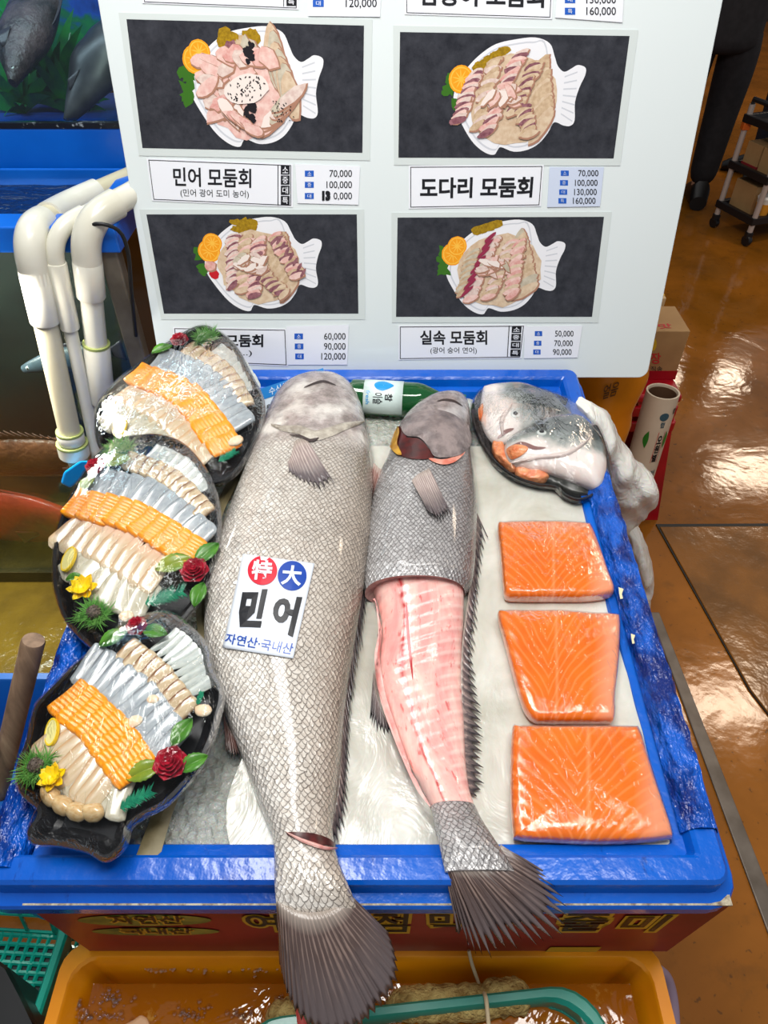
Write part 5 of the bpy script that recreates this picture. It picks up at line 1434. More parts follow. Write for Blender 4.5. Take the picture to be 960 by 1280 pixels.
_c = BACKD.ramp(BACKD.noise(_co, 5, 4, .6, .8), [(.30, srgb(6, 34, 96)), (.46, srgb(16, 70, 160)), (.54, srgb(10, 96, 70)), (.66, srgb(20, 130, 60)), (.78, srgb(40, 90, 190))])
BACKD = BACKD.set(Base_Color=_c, Roughness=.4)
mb = MB(); mb.box(((UXL + UXR) / 2, UYB, zb1 + .36), (UXR - UXL, .01, .72)); build(mb, 'printed_backdrop', BACKD, upper, smooth=False)
mb = MB(); mb.box(((UXL + UXR) / 2, (UYF + UYB) / 2 + .02, zb0 + .02), (UXR - UXL, UYB - UYF - .04, .03)); build(mb, 'bottom', M('tank_blue_bottom', srgb(18, 60, 150), .4, c2=srgb(12, 30, 90), ns=5), upper, smooth=False)
for x in (UXL, UXR):
    mb = MB(); mb.box((x, (UYF + UYB) / 2, zb1 + .36), (.01, UYB - UYF, .72)); build(mb, 'side_wall', TDARK, upper, smooth=False)
for x in (UXL + .03, UXR - .03):
    for y in (UYF + .25, UYB - .03):
        mb = MB(); mb.box((x, max(y, YBK + .06), zb0 / 2), (.04, .04, zb0)); build(mb, 'leg', POST, upper, smooth=False)
# plants in the upper tank
PLG = M('water_plant', srgb(20, 120, 52), .4, c2=srgb(10, 80, 60), ns=30)
rr = random.Random(4)
for k, (px, lb_) in enumerate(((92, 'bushy green water plant between the two dark fish in the upper tank'), (30, 'low green water plant below the left fish in the upper tank'), (70, 'taller green water plant behind the fish in the upper tank'))):
    b = yp(px, 150, 1.84 if k < 2 else 1.93); b[2] = zb0 + .035
    mb = MB()
    for i in range(36):
        th, el = rr.uniform(0, 2 * pi), rr.uniform(.5, 1.4); L = rr.uniform(.10, .24) * (1.2 if k == 2 else .8)
        D = np.array([cos(th) * cos(el), sin(th) * cos(el) * .5, sin(el)]); s_ = nrm(np.cross(D, (0, 1, .01))) * .012
        P = [[b + D * L * s + np.array([0, 0, -.05 * s * s]) + s_ * w * sin(pi * (.15 + .85 * s)) for w in (-1, 0, 1)] for s in np.linspace(0, 1, 6)]
        mb.grid(np.array(P))
    build(mb, 'water_plant', PLG, label=lb_, cat='plant', smooth=True, sharp=0)

def swim_fish(name, label, spine, hgt, thick, up, mat, finm, tail=True, spines=False, eye_c=None, mouth=None, eye_s=.18):
    """spine: 3-D points nose to tail; hgt/thick at each"""
    sp = spline(spine, 40); q = np.linspace(0, 1, 40)
    hs = pchip(np.linspace(0, 1, len(hgt)), hgt, q); ts = pchip(np.linspace(0, 1, len(thick)), thick, q)
    up = nrm(up); root = thing(name, label, 'fish', (sp[18][0], sp[18][1], (sp[18] - up * hs[18] / 2)[2]))
    P = []; side_ = None
    for i in range(40):
        t_ = nrm(sp[min(i + 1, 39)] - sp[max(i - 1, 0)]); sd = nrm(np.cross(t_, up)); u_ = np.cross(sd, t_)
        P.append([sp[i] + u_ * hs[i] / 2 * sin(a) + sd * ts[i] / 2 * cos(a) for a in np.arange(20) * 2 * pi / 20])
    P = np.array(P); mb = MB(); mb.grid(P, cv=True); cap(mb, P[0]); cap(mb, P[-1], flip=True)
    build(mb, 'body', mat, root, sharp=0)
    t_ = nrm(sp[-1] - sp[-3]); L = np.linalg.norm(np.diff(sp, axis=0), axis=1).sum()
    if tail:
        mb = MB(); mb.grid(np.array([[sp[-2] + t_ * L * .16 * s + up * k * (hs[-1] * .5 + L * .09 * s) * (1) for k in np.linspace(-1, 1, 9)] for s in np.linspace(0, 1, 5)]))
        build(mb, 'tail_fin', finm, root, solid=.002, sharp=0)
    mb = MB(); rows_ = []
    n = 46 if spines else 20
    for i in range(n):
        f = .28 + .58 * i / (n - 1); k = int(f * 39)
        t2 = nrm(sp[min(k + 1, 39)] - sp[k - 1])
        hh = L * .055 * sin(pi * (i + 1) / (n + 1)) ** .5 * ((1.25 if i % 2 else .55) if spines else 1)
        b_ = sp[k] + up * hs[k] * .46 + (sp[min(k + 1, 39)] - sp[k]) * (f * 39 - k)
        rows_.append([b_, b_ + (up + t2 * .5) * hh * .5, b_ + (up + t2 * .5) * hh])
    mb.grid(np.array(rows_)); build(mb, 'dorsal_fin', finm, root, solid=.0015, sharp=0)
    k = int(.27 * 39)
    for s in (1, -1):
        t2 = nrm(sp[k + 1] - sp[k]); sd = nrm(np.cross(t2, up)) * s
        c = sp[k] + sd * ts[k] * .47 - up * hs[k] * .12
        mb = MB(); mb.grid(np.array([[c + (t2 * .9 + sd * .35) * L * .12 * r + up * L * .05 * a * (.3 + r) for a in np.linspace(-1, 1, 6)] for r in np.linspace(0, 1, 4)])); build(mb, 'pectoral_fin', finm, root, solid=.0015, sharp=0)
        k2 = int(.10 * 39); t2 = nrm(sp[k2 + 1] - sp[k2]); sd = nrm(np.cross(t2, up)) * s
        c = sp[k2] + sd * ts[k2] * .42 + up * hs[k2] * .18
        r_ = hs[k2] * eye_s
        mb = MB(); mb.lathe(c, sd, [(r_, 0), (r_ * .8, r_ * .3), (r_ * .1, r_ * .5)], 14); e = build(mb, 'eye', eye_c or EYEW, root)
        mb = MB(); mb.lathe(c + sd * r_ * .3, sd, [(r_ * .55, 0), (r_ * .4, r_ * .25), (r_ * .05, r_ * .32)], 12); build(mb, 'pupil', EYEB, e)
    return root
GF = M('dark_grey_fish', srgb(38, 32, 38), .4, c2=srgb(96, 78, 82), ns=16, bump=.5, bs=70); GFF = M('dark_grey_fin', srgb(52, 48, 58), .4)
BF = M('brown_fish', srgb(128, 78, 50), .35, c2=srgb(84, 50, 34), ns=14, bump=.4, bs=80); BFF = M('brown_fin', srgb(74, 50, 40), .4)
RF = M('red_fish_skin', srgb(214, 70, 48), .25, c2=srgb(150, 52, 38), ns=8, lo=.4, hi=.7, bump=.3, bs=60, coat=.4); RFF = M('red_fin', srgb(120, 40, 28), .35)
Y = lambda px, py, y: yp(px, py, y)
swim_fish('dark_fish', 'grey-brown fish facing down and forward at the left in the upper tank', [Y(16, 104, 1.62), Y(20, 84, 1.66), Y(26, 58, 1.72), Y(40, 20, 1.80), Y(48, -20, 1.88)], [.014, .075, .12, .12, .03], [.02, .06, .085, .07, .015], (.9, .2, .3), GF, GFF, eye_s=.12)
swim_fish('dark_fish', 'blackish fish with a pale belly in the upper tank, nearest the menu board', [Y(84, 152, 1.62), Y(94, 134, 1.64), Y(112, 100, 1.68), Y(130, 60, 1.72), Y(142, 20, 1.78)], [.014, .07, .11, .10, .03], [.02, .05, .07, .06, .015], (.8, .3, .5), M('black_fish', srgb(34, 34, 42), .35, c2=srgb(92, 88, 92), ns=8, lo=.5, hi=.75), GFF, eye_s=.1)
Y1 = 1.30
swim_fish('brown_fish', 'long brown fish with a spiny back in the lower tank, behind the pipes', [Y(190, 580, Y1 + .06), Y(150, 578, Y1 + .04), Y(80, 572, Y1 + .02), Y(0, 572, Y1), Y(-90, 580, Y1)], [.04, .11, .14, .13, .06], [.02, .05, .06, .05, .02], (0, -.25, 1), BF, BFF, spines=True)
swim_fish('dim_grey_fish', 'dim blue-grey fish deep in the lower tank between the pipes', [Y(30, 462, 1.40), Y(42, 458, 1.40), Y(64, 452, 1.41), Y(100, 446, 1.42), Y(140, 440, 1.43)], [.02, .045, .065, .06, .02], [.015, .03, .04, .03, .01], (0, -.1, 1), M('dim_fish', srgb(70, 84, 94), .4, c2=srgb(40, 48, 52), ns=14), GFF)
swim_fish('red_fish', 'large reddish-brown fish low in the tank, left of the middle platter', [Y(100, 656, 1.285), Y(78, 652, 1.29), Y(40, 648, 1.30), Y(-10, 644, 1.31), Y(-90, 640, 1.33)], [.10, .20, .23, .21, .10], [.04, .06, .07, .06, .02], (0, -.2, 1), RF, RFF, eye_c=M('orange_eye', srgb(190, 110, 30), .2), eye_s=.09)

# ---- white pipes over the tank rim
PVC = M('white_pvc', srgb(228, 226, 214), .28, c2=srgb(206, 202, 184), ns=5, coat=.2)
PVCY = M('aged_pvc', srgb(214, 206, 178), .32, c2=srgb(196, 186, 152), ns=6)
ALGA = M('green_algae_ring', srgb(150, 160, 96), .5)
def pipe(label, pts3, r, fits, colr, lower=None):
    root = thing('water_pipe', label, 'pipe', (pts3[-1][0], pts3[-1][1], pts3[-1][2]), 'white pipes in front of the lower tank')
    # rounded corners
    path = [np.asarray(pts3[0])]
    for a, b, c in zip(pts3[:-2], pts3[1:-1], pts3[2:]):
        a, b, c = map(np.asarray, (a, b, c)); f = .05
        p, q = b + nrm(a - b) * f, b + nrm(c - b) * f
        for t_ in np.linspace(0, 1, 9): path.append((1 - t_) ** 2 * p + 2 * t_ * (1 - t_) * b + t_ * t_ * q)
    path.append(np.asarray(pts3[-1]))
    mb = MB(); mb.tube(path, r, 20); build(mb, 'tube', colr, root, sharp=50)
    for i in range(1, len(pts3) - 1):
        a, b, c = map(np.asarray, pts3[i - 1:i + 2]); f = .056
        p, q = b + nrm(a - b) * f, b + nrm(c - b) * f
        pp = [b + nrm(a - b) * (f + .016)] + [(1 - t_) ** 2 * p + 2 * t_ * (1 - t_) * b + t_ * t_ * q for t_ in np.linspace(0, 1, 12)] + [b + nrm(c - b) * (f + .03)]
        mb = MB(); mb.tube(pp, [r * 1.22] * len(pp), 22); build(mb, 'elbow', PVC, root, sharp=50)
    a, b = np.asarray(pts3[-2]), np.asarray(pts3[-1])
    for s0, s1, k, al in fits:
        p, q = a + (b - a) * s0, a + (b - a) * s1; d = nrm(b - a)
        mb = MB(); mb.tube([p, p + d * .002, q - d * .002, q], [r * k * .96, r * k, r * k, r * k * .96], 22); fo = build(mb, 'coupling', PVC, root, sharp=30)
        if al:
            mb = MB(); mb.tube([p - d * .003, p + d * .002], [r * k * 1.012] * 2, 22); build(mb, 'algae_ring', ALGA, fo, sharp=30)
    return root
YP = YF - .045
e1 = Y(32, 290, YP); b1 = Y(92, 562, YP - .02)
back1 = Y(84, 258, YF + .14); 
p1 = pipe('leftmost white pipe coming over the tank rim, with a blue valve at its foot', [back1 + np.array([.12, .16, .012]), back1 + np.array([0, 0, .0]), e1, b1], .0215, [(.14, .36, 1.22, False), (.90, .955, 1.25, True), (.965, 1.03, 1.45, True)], PVCY)
e2 = Y(62, 290, YP + .01); b2 = Y(126, 590, YP + .0)
p2 = pipe('thinnest white pipe, in the middle of the three', [e2 + np.array([.16, .22, .03]), e2, b2], .0125, [(.10, .34, 1.4, False)], PVC)
e3 = Y(104, 278, YP + .02); b3 = Y(131, 530, YP + .02)
p3 = pipe('rightmost white pipe, running up behind the menu board', [e3 + np.array([.22, .28, .055]), e3, b3], .0205, [(.16, .32, 1.25, False), (.55, .86, 1.22, True)], PVC)
# pipe feet reach the floor
for p_, b_, r_ in ((p1, b1, .0215), (p2, b2, .0125), (p3, b3, .0205)):
    mb = MB(); mb.tube([b_, np.array([b_[0], b_[1], .0])], r_ * .98, 16); build(mb, 'foot_tube', PVCY, p_, sharp=50)
# blue valve lever on the first pipe
VB_ = M('blue_valve_plastic', srgb(14, 150, 226), .3)
mb = MB(); q = [(76, 604), (88, 610), (114, 588), (112, 576), (100, 576), (80, 590)]
mb.hexa([yp(x, y, YP - .068) for x, y in q], [yp(x, y, YP - .05) for x, y in q]); build(mb, 'valve_handle', VB_, p1, bevel=.004, smooth=False)
mb = MB(); mb.tube([Y(96, 580, YP - .02), Y(97, 590, YP - .055)], .012, 12); build(mb, 'valve_stem', PVC, p1)
mb = MB(); mb.tube(spline([Y(108, 282, YF - .03), Y(128, 280, YF - .03), Y(150, 290, YF - .02), Y(160, 316, YF - .02), Y(164, 360, YF - .02), Y(170, 420, YF - .01)], 30), .0035, 8)
build(mb, 'black_cable', M('black_rubber', srgb(16, 16, 18), .45), label='thin black cable hanging over the blue tank rim', cat='cable', sharp=0)

# ---- wooden handle leaning left of the tray, blue crate behind it
WOOD = NT('worn_wood')
_co = WOOD.coord('Object'); _n = WOOD.noise(WOOD.mapv(_co, (30, 30, 2)), 1.2, 5, .6, .5)
WOOD = WOOD.set(Base_Color=WOOD.ramp(_n, [(.3, srgb(96, 74, 58)), (.55, srgb(144, 116, 92)), (.75, srgb(176, 148, 120))]), Roughness=.6)
a = hit(42, 800, np.array([0, .60, 0]), np.array([0, 1, 0])); b = hit(2, 968, np.array([0, .53, 0]), np.array([0, 1, 0]))
d = nrm(b - a); foot = a + d * ((a[2] - .0) / -d[2])
mb = MB(); mb.tube([a, a + d * .004, a + d * .3, foot], [.015, .0165, .0165, .017], 18); build(mb, 'wooden_handle', WOOD, label='worn wooden pole leaning against the left side of the blue tray', cat='pole', sharp=50)
def crate(name, label, cat, cx, cy, w, d_, z0, z1, mat, rot=0.0, taper=.9, rimw=.02, th=.006, wall=None):
    root = thing(name, label, cat, (cx, cy, z0))
    R2 = np.array([[cos(rot), -sin(rot)], [sin(rot), cos(rot)]])
    def rr_(sx, sy, z, r=.03, k=4):
        P = []
        for (qx, qy, a0) in ((1, -1, -pi / 2), (1, 1, 0), (-1, 1, pi / 2), (-1, -1, pi)):
            for a in np.linspace(a0, a0 + pi / 2, k + 1):
                x, y = R2 @ np.array([qx * (sx / 2 - r) + r * cos(a), qy * (sy / 2 - r) + r * sin(a)])
                P.append((cx + x, cy + y, z))
        return P
    rings = [rr_(w * taper, d_ * taper, z0), rr_(w - th, d_ - th, z1 - .03), rr_(w + rimw, d_ + rimw, z1 - .028), rr_(w + rimw + .004, d_ + rimw + .004, z1 - .006), rr_(w + rimw, d_ + rimw, z1), rr_(w - th, d_ - th, z1),
             rr_(w - 2 * th, d_ - 2 * th, z1 - .004), rr_(w * taper - 2 * th, d_ * taper - 2 * th, z0 + .006)]
    mb = MB(); mb.grid(np.array(rings), cv=True); mb.add(rings[0], [list(range(20))[::-1]]); mb.add(rings[-1], [list(range(20))])
    build(mb, 'shell', mat, root, sharp=35)
    return root
crate('blue_crate', 'blue plastic crate on the floor beyond the wooden pole', 'crate', -.78, .62, .36, .24, 0, .30, M('crate_blue', srgb(18, 90, 170), .35))
# ================================================================== right side: bag, stool, boxes
BAGM = NT('white_plastic_bag')
_co = BAGM.coord('Object'); BAGM.l(BAGM.bump(BAGM.noise(BAGM.mapv(_co, (1, 1, .5)), 22, 3, .6, 1.), .6, .015), BAGM.b.inputs['Normal'])
BAGM = BAGM.set(Base_Color=srgb(252, 247, 238), Roughness=.25, Transmission_Weight=.15, Subsurface_Weight=.2, Subsurface_Scale=.02)
def bag(label, rows_, y0, th):
    rows_ = np.array(rows_, float); q = np.linspace(rows_[0, 0], rows_[-1, 0], 46)
    L = pchip(rows_[:, 0], rows_[:, 1], q); R_ = pchip(rows_[:, 0], rows_[:, 2], q)
    mb = MB(); P = []
    for i in range(46):
        a, b = yp(L[i], q[i], y0), yp(R_[i], q[i], y0); m_, h_ = (a + b) / 2, (b - a) / 2
        t_ = th * (.35 + .65 * sin(pi * min(1, .12 + i / 52)))
        ring = []
        for k in range(32):
            an = 2 * pi * k / 32
            p = m_ + h_ * cos(an) + np.array([0, 1, 0]) * t_ * sin(an)
            f = .018 * (.5 - 2 * abs(nz((p[0], p[1], p[2] * .45), 15))) + .009 * (.4 - 2 * abs(nz((p[0], p[1], p[2] * .6 + p[0]), 34)))
            ring.append(p + np.array([cos(an) * .4, sin(an), 0]) * f)
        P.append(ring)
    P = np.array(P); mb.grid(P, cv=True, flip=True); cap(mb, P[0]); cap(mb, P[-1], flip=True)
    return build(mb, 'plastic_bag', BAGM, label=label, cat='bag', sharp=0)
bag('crumpled white plastic bag hanging at the far right corner of the tray', [(506, 722, 738), (520, 728, 760), (545, 738, 772), (575, 748, 794), (596, 752, 818), (612, 756, 822), (632, 762, 816), (652, 770, 800), (664, 775, 790)], 1.05, .05)
bag('lower crumpled white plastic bag by the floor at the right of the tray', [(650, 772, 790), (670, 780, 802), (700, 784, 812), (725, 788, 816), (745, 794, 812), (765, 800, 808)], 1.13, .05)

REDP = M('red_plastic', srgb(190, 14, 30), .3, c2=srgb(150, 8, 24), ns=5, coat=.3)
def red_stool():
    fr = zp(822, 650, 0.0)                       # front right foot
    zt = .40
    w_, d_ = .34, .32
    cx, cy = fr[0] - w_ / 2, fr[1] + d_ / 2
    root = thing('plastic_stool', 'red plastic stool behind the printed tube, a cardboard box on its seat', 'stool', (cx, cy, 0))
    ins = .045
    def legpt(sx, sy, z): 
        k = ins * z / zt
        return np.array([cx + sx * (w_ / 2 - k), cy + sy * (d_ / 2 - k), z])
    for sx in (-1, 1):
        for sy in (-1, 1):
            mb = MB(); P = []
            for z in (0, .008, .012, zt - .01):
                c = legpt(sx, sy, z); wd = .05 + .05 * (z / zt) + (.012 if z < .010 else 0)
                P.append([c, c - np.array([sx * wd, 0, 0]), c - np.array([sx * wd, -sy * -.006, 0]), c - np.array([sx * .006, sy * .006, 0]), c - np.array([sx * .006, sy * wd, 0]), c - np.array([0, sy * wd, 0])])
            mb.grid(np.array(P), cv=True); mb.add(P[0], [list(range(6))]); mb.add(P[-1], [list(range(6))])
            build(mb, 'leg', REDP, root, smooth=False)
    tw_, td_ = w_ - 2 * ins + .02, d_ - 2 * ins + .02
    mb = MB(); mb.box((cx, cy, zt), (tw_, td_, .024)); build(mb, 'seat', REDP, root, smooth=False, bevel=.008, seg=3)
    mb = MB()
    for z in (zt - .04, zt - .085):
        k = w_ - 2 * ins * z / zt + .004
        for s in (-1, 1):
            mb.box((cx, cy + s * (d_ / 2 - ins * z / zt), z), (k, .012, .03)); mb.box((cx + s * (w_ / 2 - ins * z / zt), cy, z), (.012, d_ - 2 * ins * z / zt, .03))
    build(mb, 'rib_band', REDP, root, smooth=False, bevel=.003)
    return cx, cy, zt
scx, scy, szt = red_stool()
CARD = M('cardboard', srgb(176, 136, 88), .7, c2=srgb(160, 120, 76), ns=8)
CARDL = M('light_cardboard', srgb(208, 174, 128), .7)
z0 = szt + .0125
fr = hit(843, 474, np.array([0, 0, z0]), np.array([0, 0, 1])); tr_ = hit(859.5, 414, np.array([0, fr[1], 0]), np.array([0, 1.0, 0]))
bx1, by0, bh = fr[0], fr[1], tr_[2] - z0
root = thing('cardboard_box', 'cardboard box with red lettering on the red stool, behind the board corner', 'box', (bx1 - .13, by0 + .08, z0))
mb = MB(); mb.hexa([(bx1 - .26, by0, z0), (bx1, by0, z0), (bx1 - .0, by0 + .13, z0), (bx1 - .26, by0 + .13, z0)], [(bx1 - .26, by0, z0 + bh), (bx1, by0, z0 + bh), (bx1, by0 + .13, z0 + bh), (bx1 - .26, by0 + .13, z0 + bh)])
build(mb, 'carton', CARD, root, smooth=False, bevel=.002)
by = lambda x, y, o=0.0: hit(x, y, np.array([0, by0 - .001 - o, 0]), np.array([0, 1.0, 0]))
mb = MB(); mb.hexa([(bx1 - .26, by0 - .0012, z0), (bx1 + .0012, by0 - .0012, z0), (bx1 + .0012, by0 + .13, z0), (bx1 - .26, by0 + .13, z0)], [(bx1 - .26, by0 - .0012, z0 + .026), (bx1 + .0012, by0 - .0012, z0 + .026), (bx1 + .0012, by0 + .13, z0 + .026), (bx1 - .26, by0 + .13, z0 + .026)])
build(mb, 'red_band', REDP, root, smooth=False)
PRR = M('red_print', srgb(190, 40, 44), .5)
mb = MB(); put_text(mb, '추장', rect(800, 441, 826, 455), by, .02); put_text(mb, '맛', [(822, 405), (838, 404), (841, 410), (824, 411)], lambda x, y: hit(x, y, np.array([0, 0, z0 + bh + .001]), np.array([0, 0, 1.0])), .02); build(mb, 'red_lettering', PRR, root, smooth=False)
mb = MB(); put_text(mb, '031-3291', rect(796, 466, 828, 472), by, .0); build(mb, 'phone_lettering', INK, root, smooth=False); mb = MB(); put_text(mb, '공장직송', rect(798, 458, 828, 464), by, .0); build(mb, 'small_lettering', INK, root, smooth=False)
mb = MB(); mb.ngon([by(815 + 6 * cos(a), 430 + 9 * sin(a)) for a in np.arange(20) * 2 * pi / 20]); build(mb, 'yellow_emblem', YEL, root, smooth=False)
# flat carton behind it, seen at the board's edge
mb = MB(); mb.hexa([(bx1 - .30, by0 + .15, z0), (bx1 - .02, by0 + .15, z0), (bx1 - .02, by0 + .19, z0), (bx1 - .30, by0 + .19, z0)], [(bx1 - .30, by0 + .15, z0 + bh + .012), (bx1 - .02, by0 + .15, z0 + bh + .012), (bx1 - .02, by0 + .19, z0 + bh + .012), (bx1 - .30, by0 + .19, z0 + bh + .012)])
root = thing('cardboard_box', 'pale flat carton standing right behind the lettered cardboard box', 'box', (bx1 - .16, by0 + .17, z0)); build(mb, 'carton', CARDL, root, smooth=False, bevel=.002)
mb = MB(); mb.box((bx1 - .16, by0 + .17, z0 + bh + .0125), (.28, .012, .001)); build(mb, 'tape', M('yellow_tape', srgb(206, 160, 50), .3), root, smooth=False)

# printed cardboard tube leaning on the stool
TUBW = M('white_tube_print', srgb(214, 196, 172), .45, c2=srgb(200, 180, 154), ns=6)
ty = scy - .16 - .075
ta = yp(829, 489, ty); 
tb_ = yp(796, 600, ty - .02); d = nrm(tb_ - ta); tb_ = ta + d * (ta[2] / -d[2])
root = thing('printed_tube', 'pale cardboard tube with green leaf print standing before the red stool', 'tube', tb_)
RT_ = .0385
mb = MB(); L_ = np.linalg.norm(tb_ - ta)
mb.lathe(tb_, -d, [(RT_ - .004, 0), (RT_, 0), (RT_, L_), (RT_ - .004, L_), (RT_ - .005, L_ - .003), (RT_ - .005, .003)], 36); build(mb, 'tube', TUBW, root, sharp=40)
mb = MB(); mb.lathe(tb_, -d, [(RT_ - .0055, .02), (RT_ - .0055, L_ - .006), (RT_ - .0068, L_ - .006), (RT_ - .0068, .02)], 36); build(mb, 'inner_core', M('brown_core', srgb(96, 66, 44), .7), root, sharp=40)
TV_ = MB(); [None]
tX = nrm(np.cross(-d, (0, 1, 0))); tF = nrm(np.cross(tX, -d))
if tF[1] > 0: tF = -tF
if tX[0] < 0: tX = -tX
def ts(dist, th, o=.0008): return ta + d * dist + (RT_ + o) * (tF * cos(th) + tX * sin(th))
GLF = M('leaf_print', srgb(40, 120, 40), .4)
for (dd, th, ln) in ((.115, .62, .05), (.115, -.55, .05), (.27, .15, .05)):
    mb = MB(); mb.grid(np.array([[ts(dd + ln * s - ln / 2, th + .24 * sin(pi * s) * k * np.sign(th)) for k in (-.4, -.1, .2, .6, 1)] for s in np.linspace(0, 1, 12)])); build(mb, 'leaf_print', GLF, root, smooth=False)
mb = MB()
for s, d0, d1, t0, t1, bo in (('오', .10, .125, .08, .40, .04), ('원', .127, .152, .08, .40, .04), ('별', .154, .178, .08, .40, .04), ):
    put_text(mb, s, rect(0, 0, 1, 1), lambda x, y: ts(d0 + (d1 - d0) * y, t0 + (t1 - t0) * x), bo)
build(mb, 'lettering', INK, root, smooth=False)
mb = MB(); put_text(mb, '랩', rect(0, 0, 1, 1), lambda x, y: ts(.028 + .017 * y, .62 + .33 * x), .02); build(mb, 'corner_lettering', INK, root, smooth=False)
TEA = M('teal_print', srgb(50, 84, 96), .4)
mb = MB()
mb.grid(np.array([[ts(.048 + .011 * k * cos(a), .1 + .011 * k / RT_ * sin(a)) for a in np.arange(18) * 2 * pi / 18] for k in (.03, .5, 1)]), cv=True); build(mb, 'teal_emblem', TEA, root, smooth=False); mb = MB()
for s, d0, d1, t0, t1 in (('랩', .062, .078, 0, .25), ('주방', .205, .222, -.3, .05), ('용품', .224, .24, -.3, .05), ('위생', .205, .222, .3, .65)): put_text(mb, s, rect(0, 0, 1, 1), lambda x, y: ts(d0 + (d1 - d0) * y, t0 + (t1 - t0) * x), .02)
build(mb, 'teal_lettering', TEA, root, smooth=False)
mb = MB()
for th in (.04, .46): mb.add([ts(.09, th), ts(.18, th), ts(.18, th + .03), ts(.09, th + .03)], [(0, 1, 2, 3)])
build(mb, 'red_rule', PRR, root, smooth=False)

# amber plastic sack between the tray and the stool
AMB = M('amber_plastic', srgb(226, 138, 16), .3, c2=srgb(206, 116, 8), ns=4, bump=.3, bs=12, coat=.3)
y0 = 1.285
rows_ = [(470, 712, 812), (490, 716, 800), (510, 722, 790), (530, 730, 788), (550, 738, 780), (575, 742, 774), (640, 748, 772), (720, 752, 775)]
rows_ = np.array(rows_, float); q = np.linspace(450, 790, 40)
mb = MB(); P = []
for i in range(40):
    a, b = yp(np.interp(q[i], rows_[:, 0], rows_[:, 1]), q[i], y0), yp(np.interp(q[i], rows_[:, 0], rows_[:, 2]), q[i], y0); m_, h_ = (a + b) / 2, (b - a) / 2
    P.append([m_ + h_ * cos(t_) * (1 + .06 * nz((i * .3, t_, 1))) + np.array([0, .045 * sin(t_), 0]) for t_ in np.arange(28) * 2 * pi / 28])
P = np.array(P); P[-1][:, 2] = np.maximum(P[-1][:, 2], 0); mb.grid(P, cv=True, flip=True); cap(mb, P[0]); cap(mb, P[-1], flip=True)
root = thing('amber_sack', 'amber yellow plastic sack standing behind the far right corner of the tray', 'sack', (P[-1].mean(0)[0], y0, max(0, P[-1][:, 2].min())))
build(mb, 'sack', AMB, root, sharp=0)
mb = MB(); put_text(mb, '얼음', [(756, 482), (776, 476), (770, 494), (752, 500)], lambda x, y: yp(x, y, y0 - .0475), .01); build(mb, 'lettering', M('brown_print', srgb(96, 60, 20), .5), root, smooth=False)

# ================================================================== service cart with cartons, cup and packet
ALU = M('pale_cart_post', srgb(196, 180, 170), .35, .2); CBLK = M('cart_black_plastic', srgb(26, 24, 26), .4)
A0 = zp(891, 284); B0_ = zp(931, 307)
ca = nrm(B0_ - A0); cb = np.array([-ca[1], ca[0], 0]); cb = cb if cb[0] > 0 else -cb
CW, CL = np.linalg.norm(B0_ - A0) * 1.0, .62
def cp_(a, b, z): return A0 + ca * a * CW + cb * b * CL + np.array([0, 0, z])
cart = thing('service_cart', 'black three-shelf service cart with pale posts at the far right', 'cart', cp_(.5, .5, 0))
Z1, Z2, Z3 = .115, .30, .50
for a, b in ((0, 0), (1, 0), (0, 1), (1, 1)):
    mb = MB(); mb.tube([cp_(a, b, .06), cp_(a, b, .56)], .013, 12); build(mb, 'post', ALU, cart)
    mb = MB(); c = cp_(a, b, .026); mb.lathe(c - cb * .012, cb, [(.001, 0), (.024, .001), (.026, .006), (.026, .018), (.024, .023), (.001, .024)], 20); w_ = build(mb, 'wheel', CBLK, cart)
    mb = MB(); mb.box(c + np.array([0, 0, .026]), (.03, .03, .03)); build(mb, 'caster_fork', CBLK, w_, smooth=False, bevel=.003)
for z in (Z1, Z2, Z3):
    mb = MB(); rg = []
    for e, zz in ((-.0, -.012), (.0, .02), (-.025, .02), (-.03, .0)):
        rg.append([cp_(.5 + sx * (.5 + e / CW + .06), .5 + sy * (.5 + e / CL + .03), z + zz) for sx, sy in ((-1, -1), (1, -1), (1, 1), (-1, 1))])
    mb.grid(np.array(rg), cv=True); mb.add(rg[0], [(0, 1, 2, 3)]); mb.add(rg[-1], [(3, 2, 1, 0)]); build(mb, 'shelf', CBLK, cart, smooth=False, bevel=.003)
mb = MB(); mb.tube([cp_(0, 0, .54), cp_(0, 0, .58), cp_(1, 0, .58), cp_(1, 0, .54)], .011, 10); build(mb, 'handle', CBLK, cart)
mb = MB(); mb.box(cp_(0, 0, .47), (.034, .034, .03)); build(mb, 'orange_clamp', M('orange_clamp', srgb(216, 100, 30), .4), cart, smooth=False, bevel=.003)
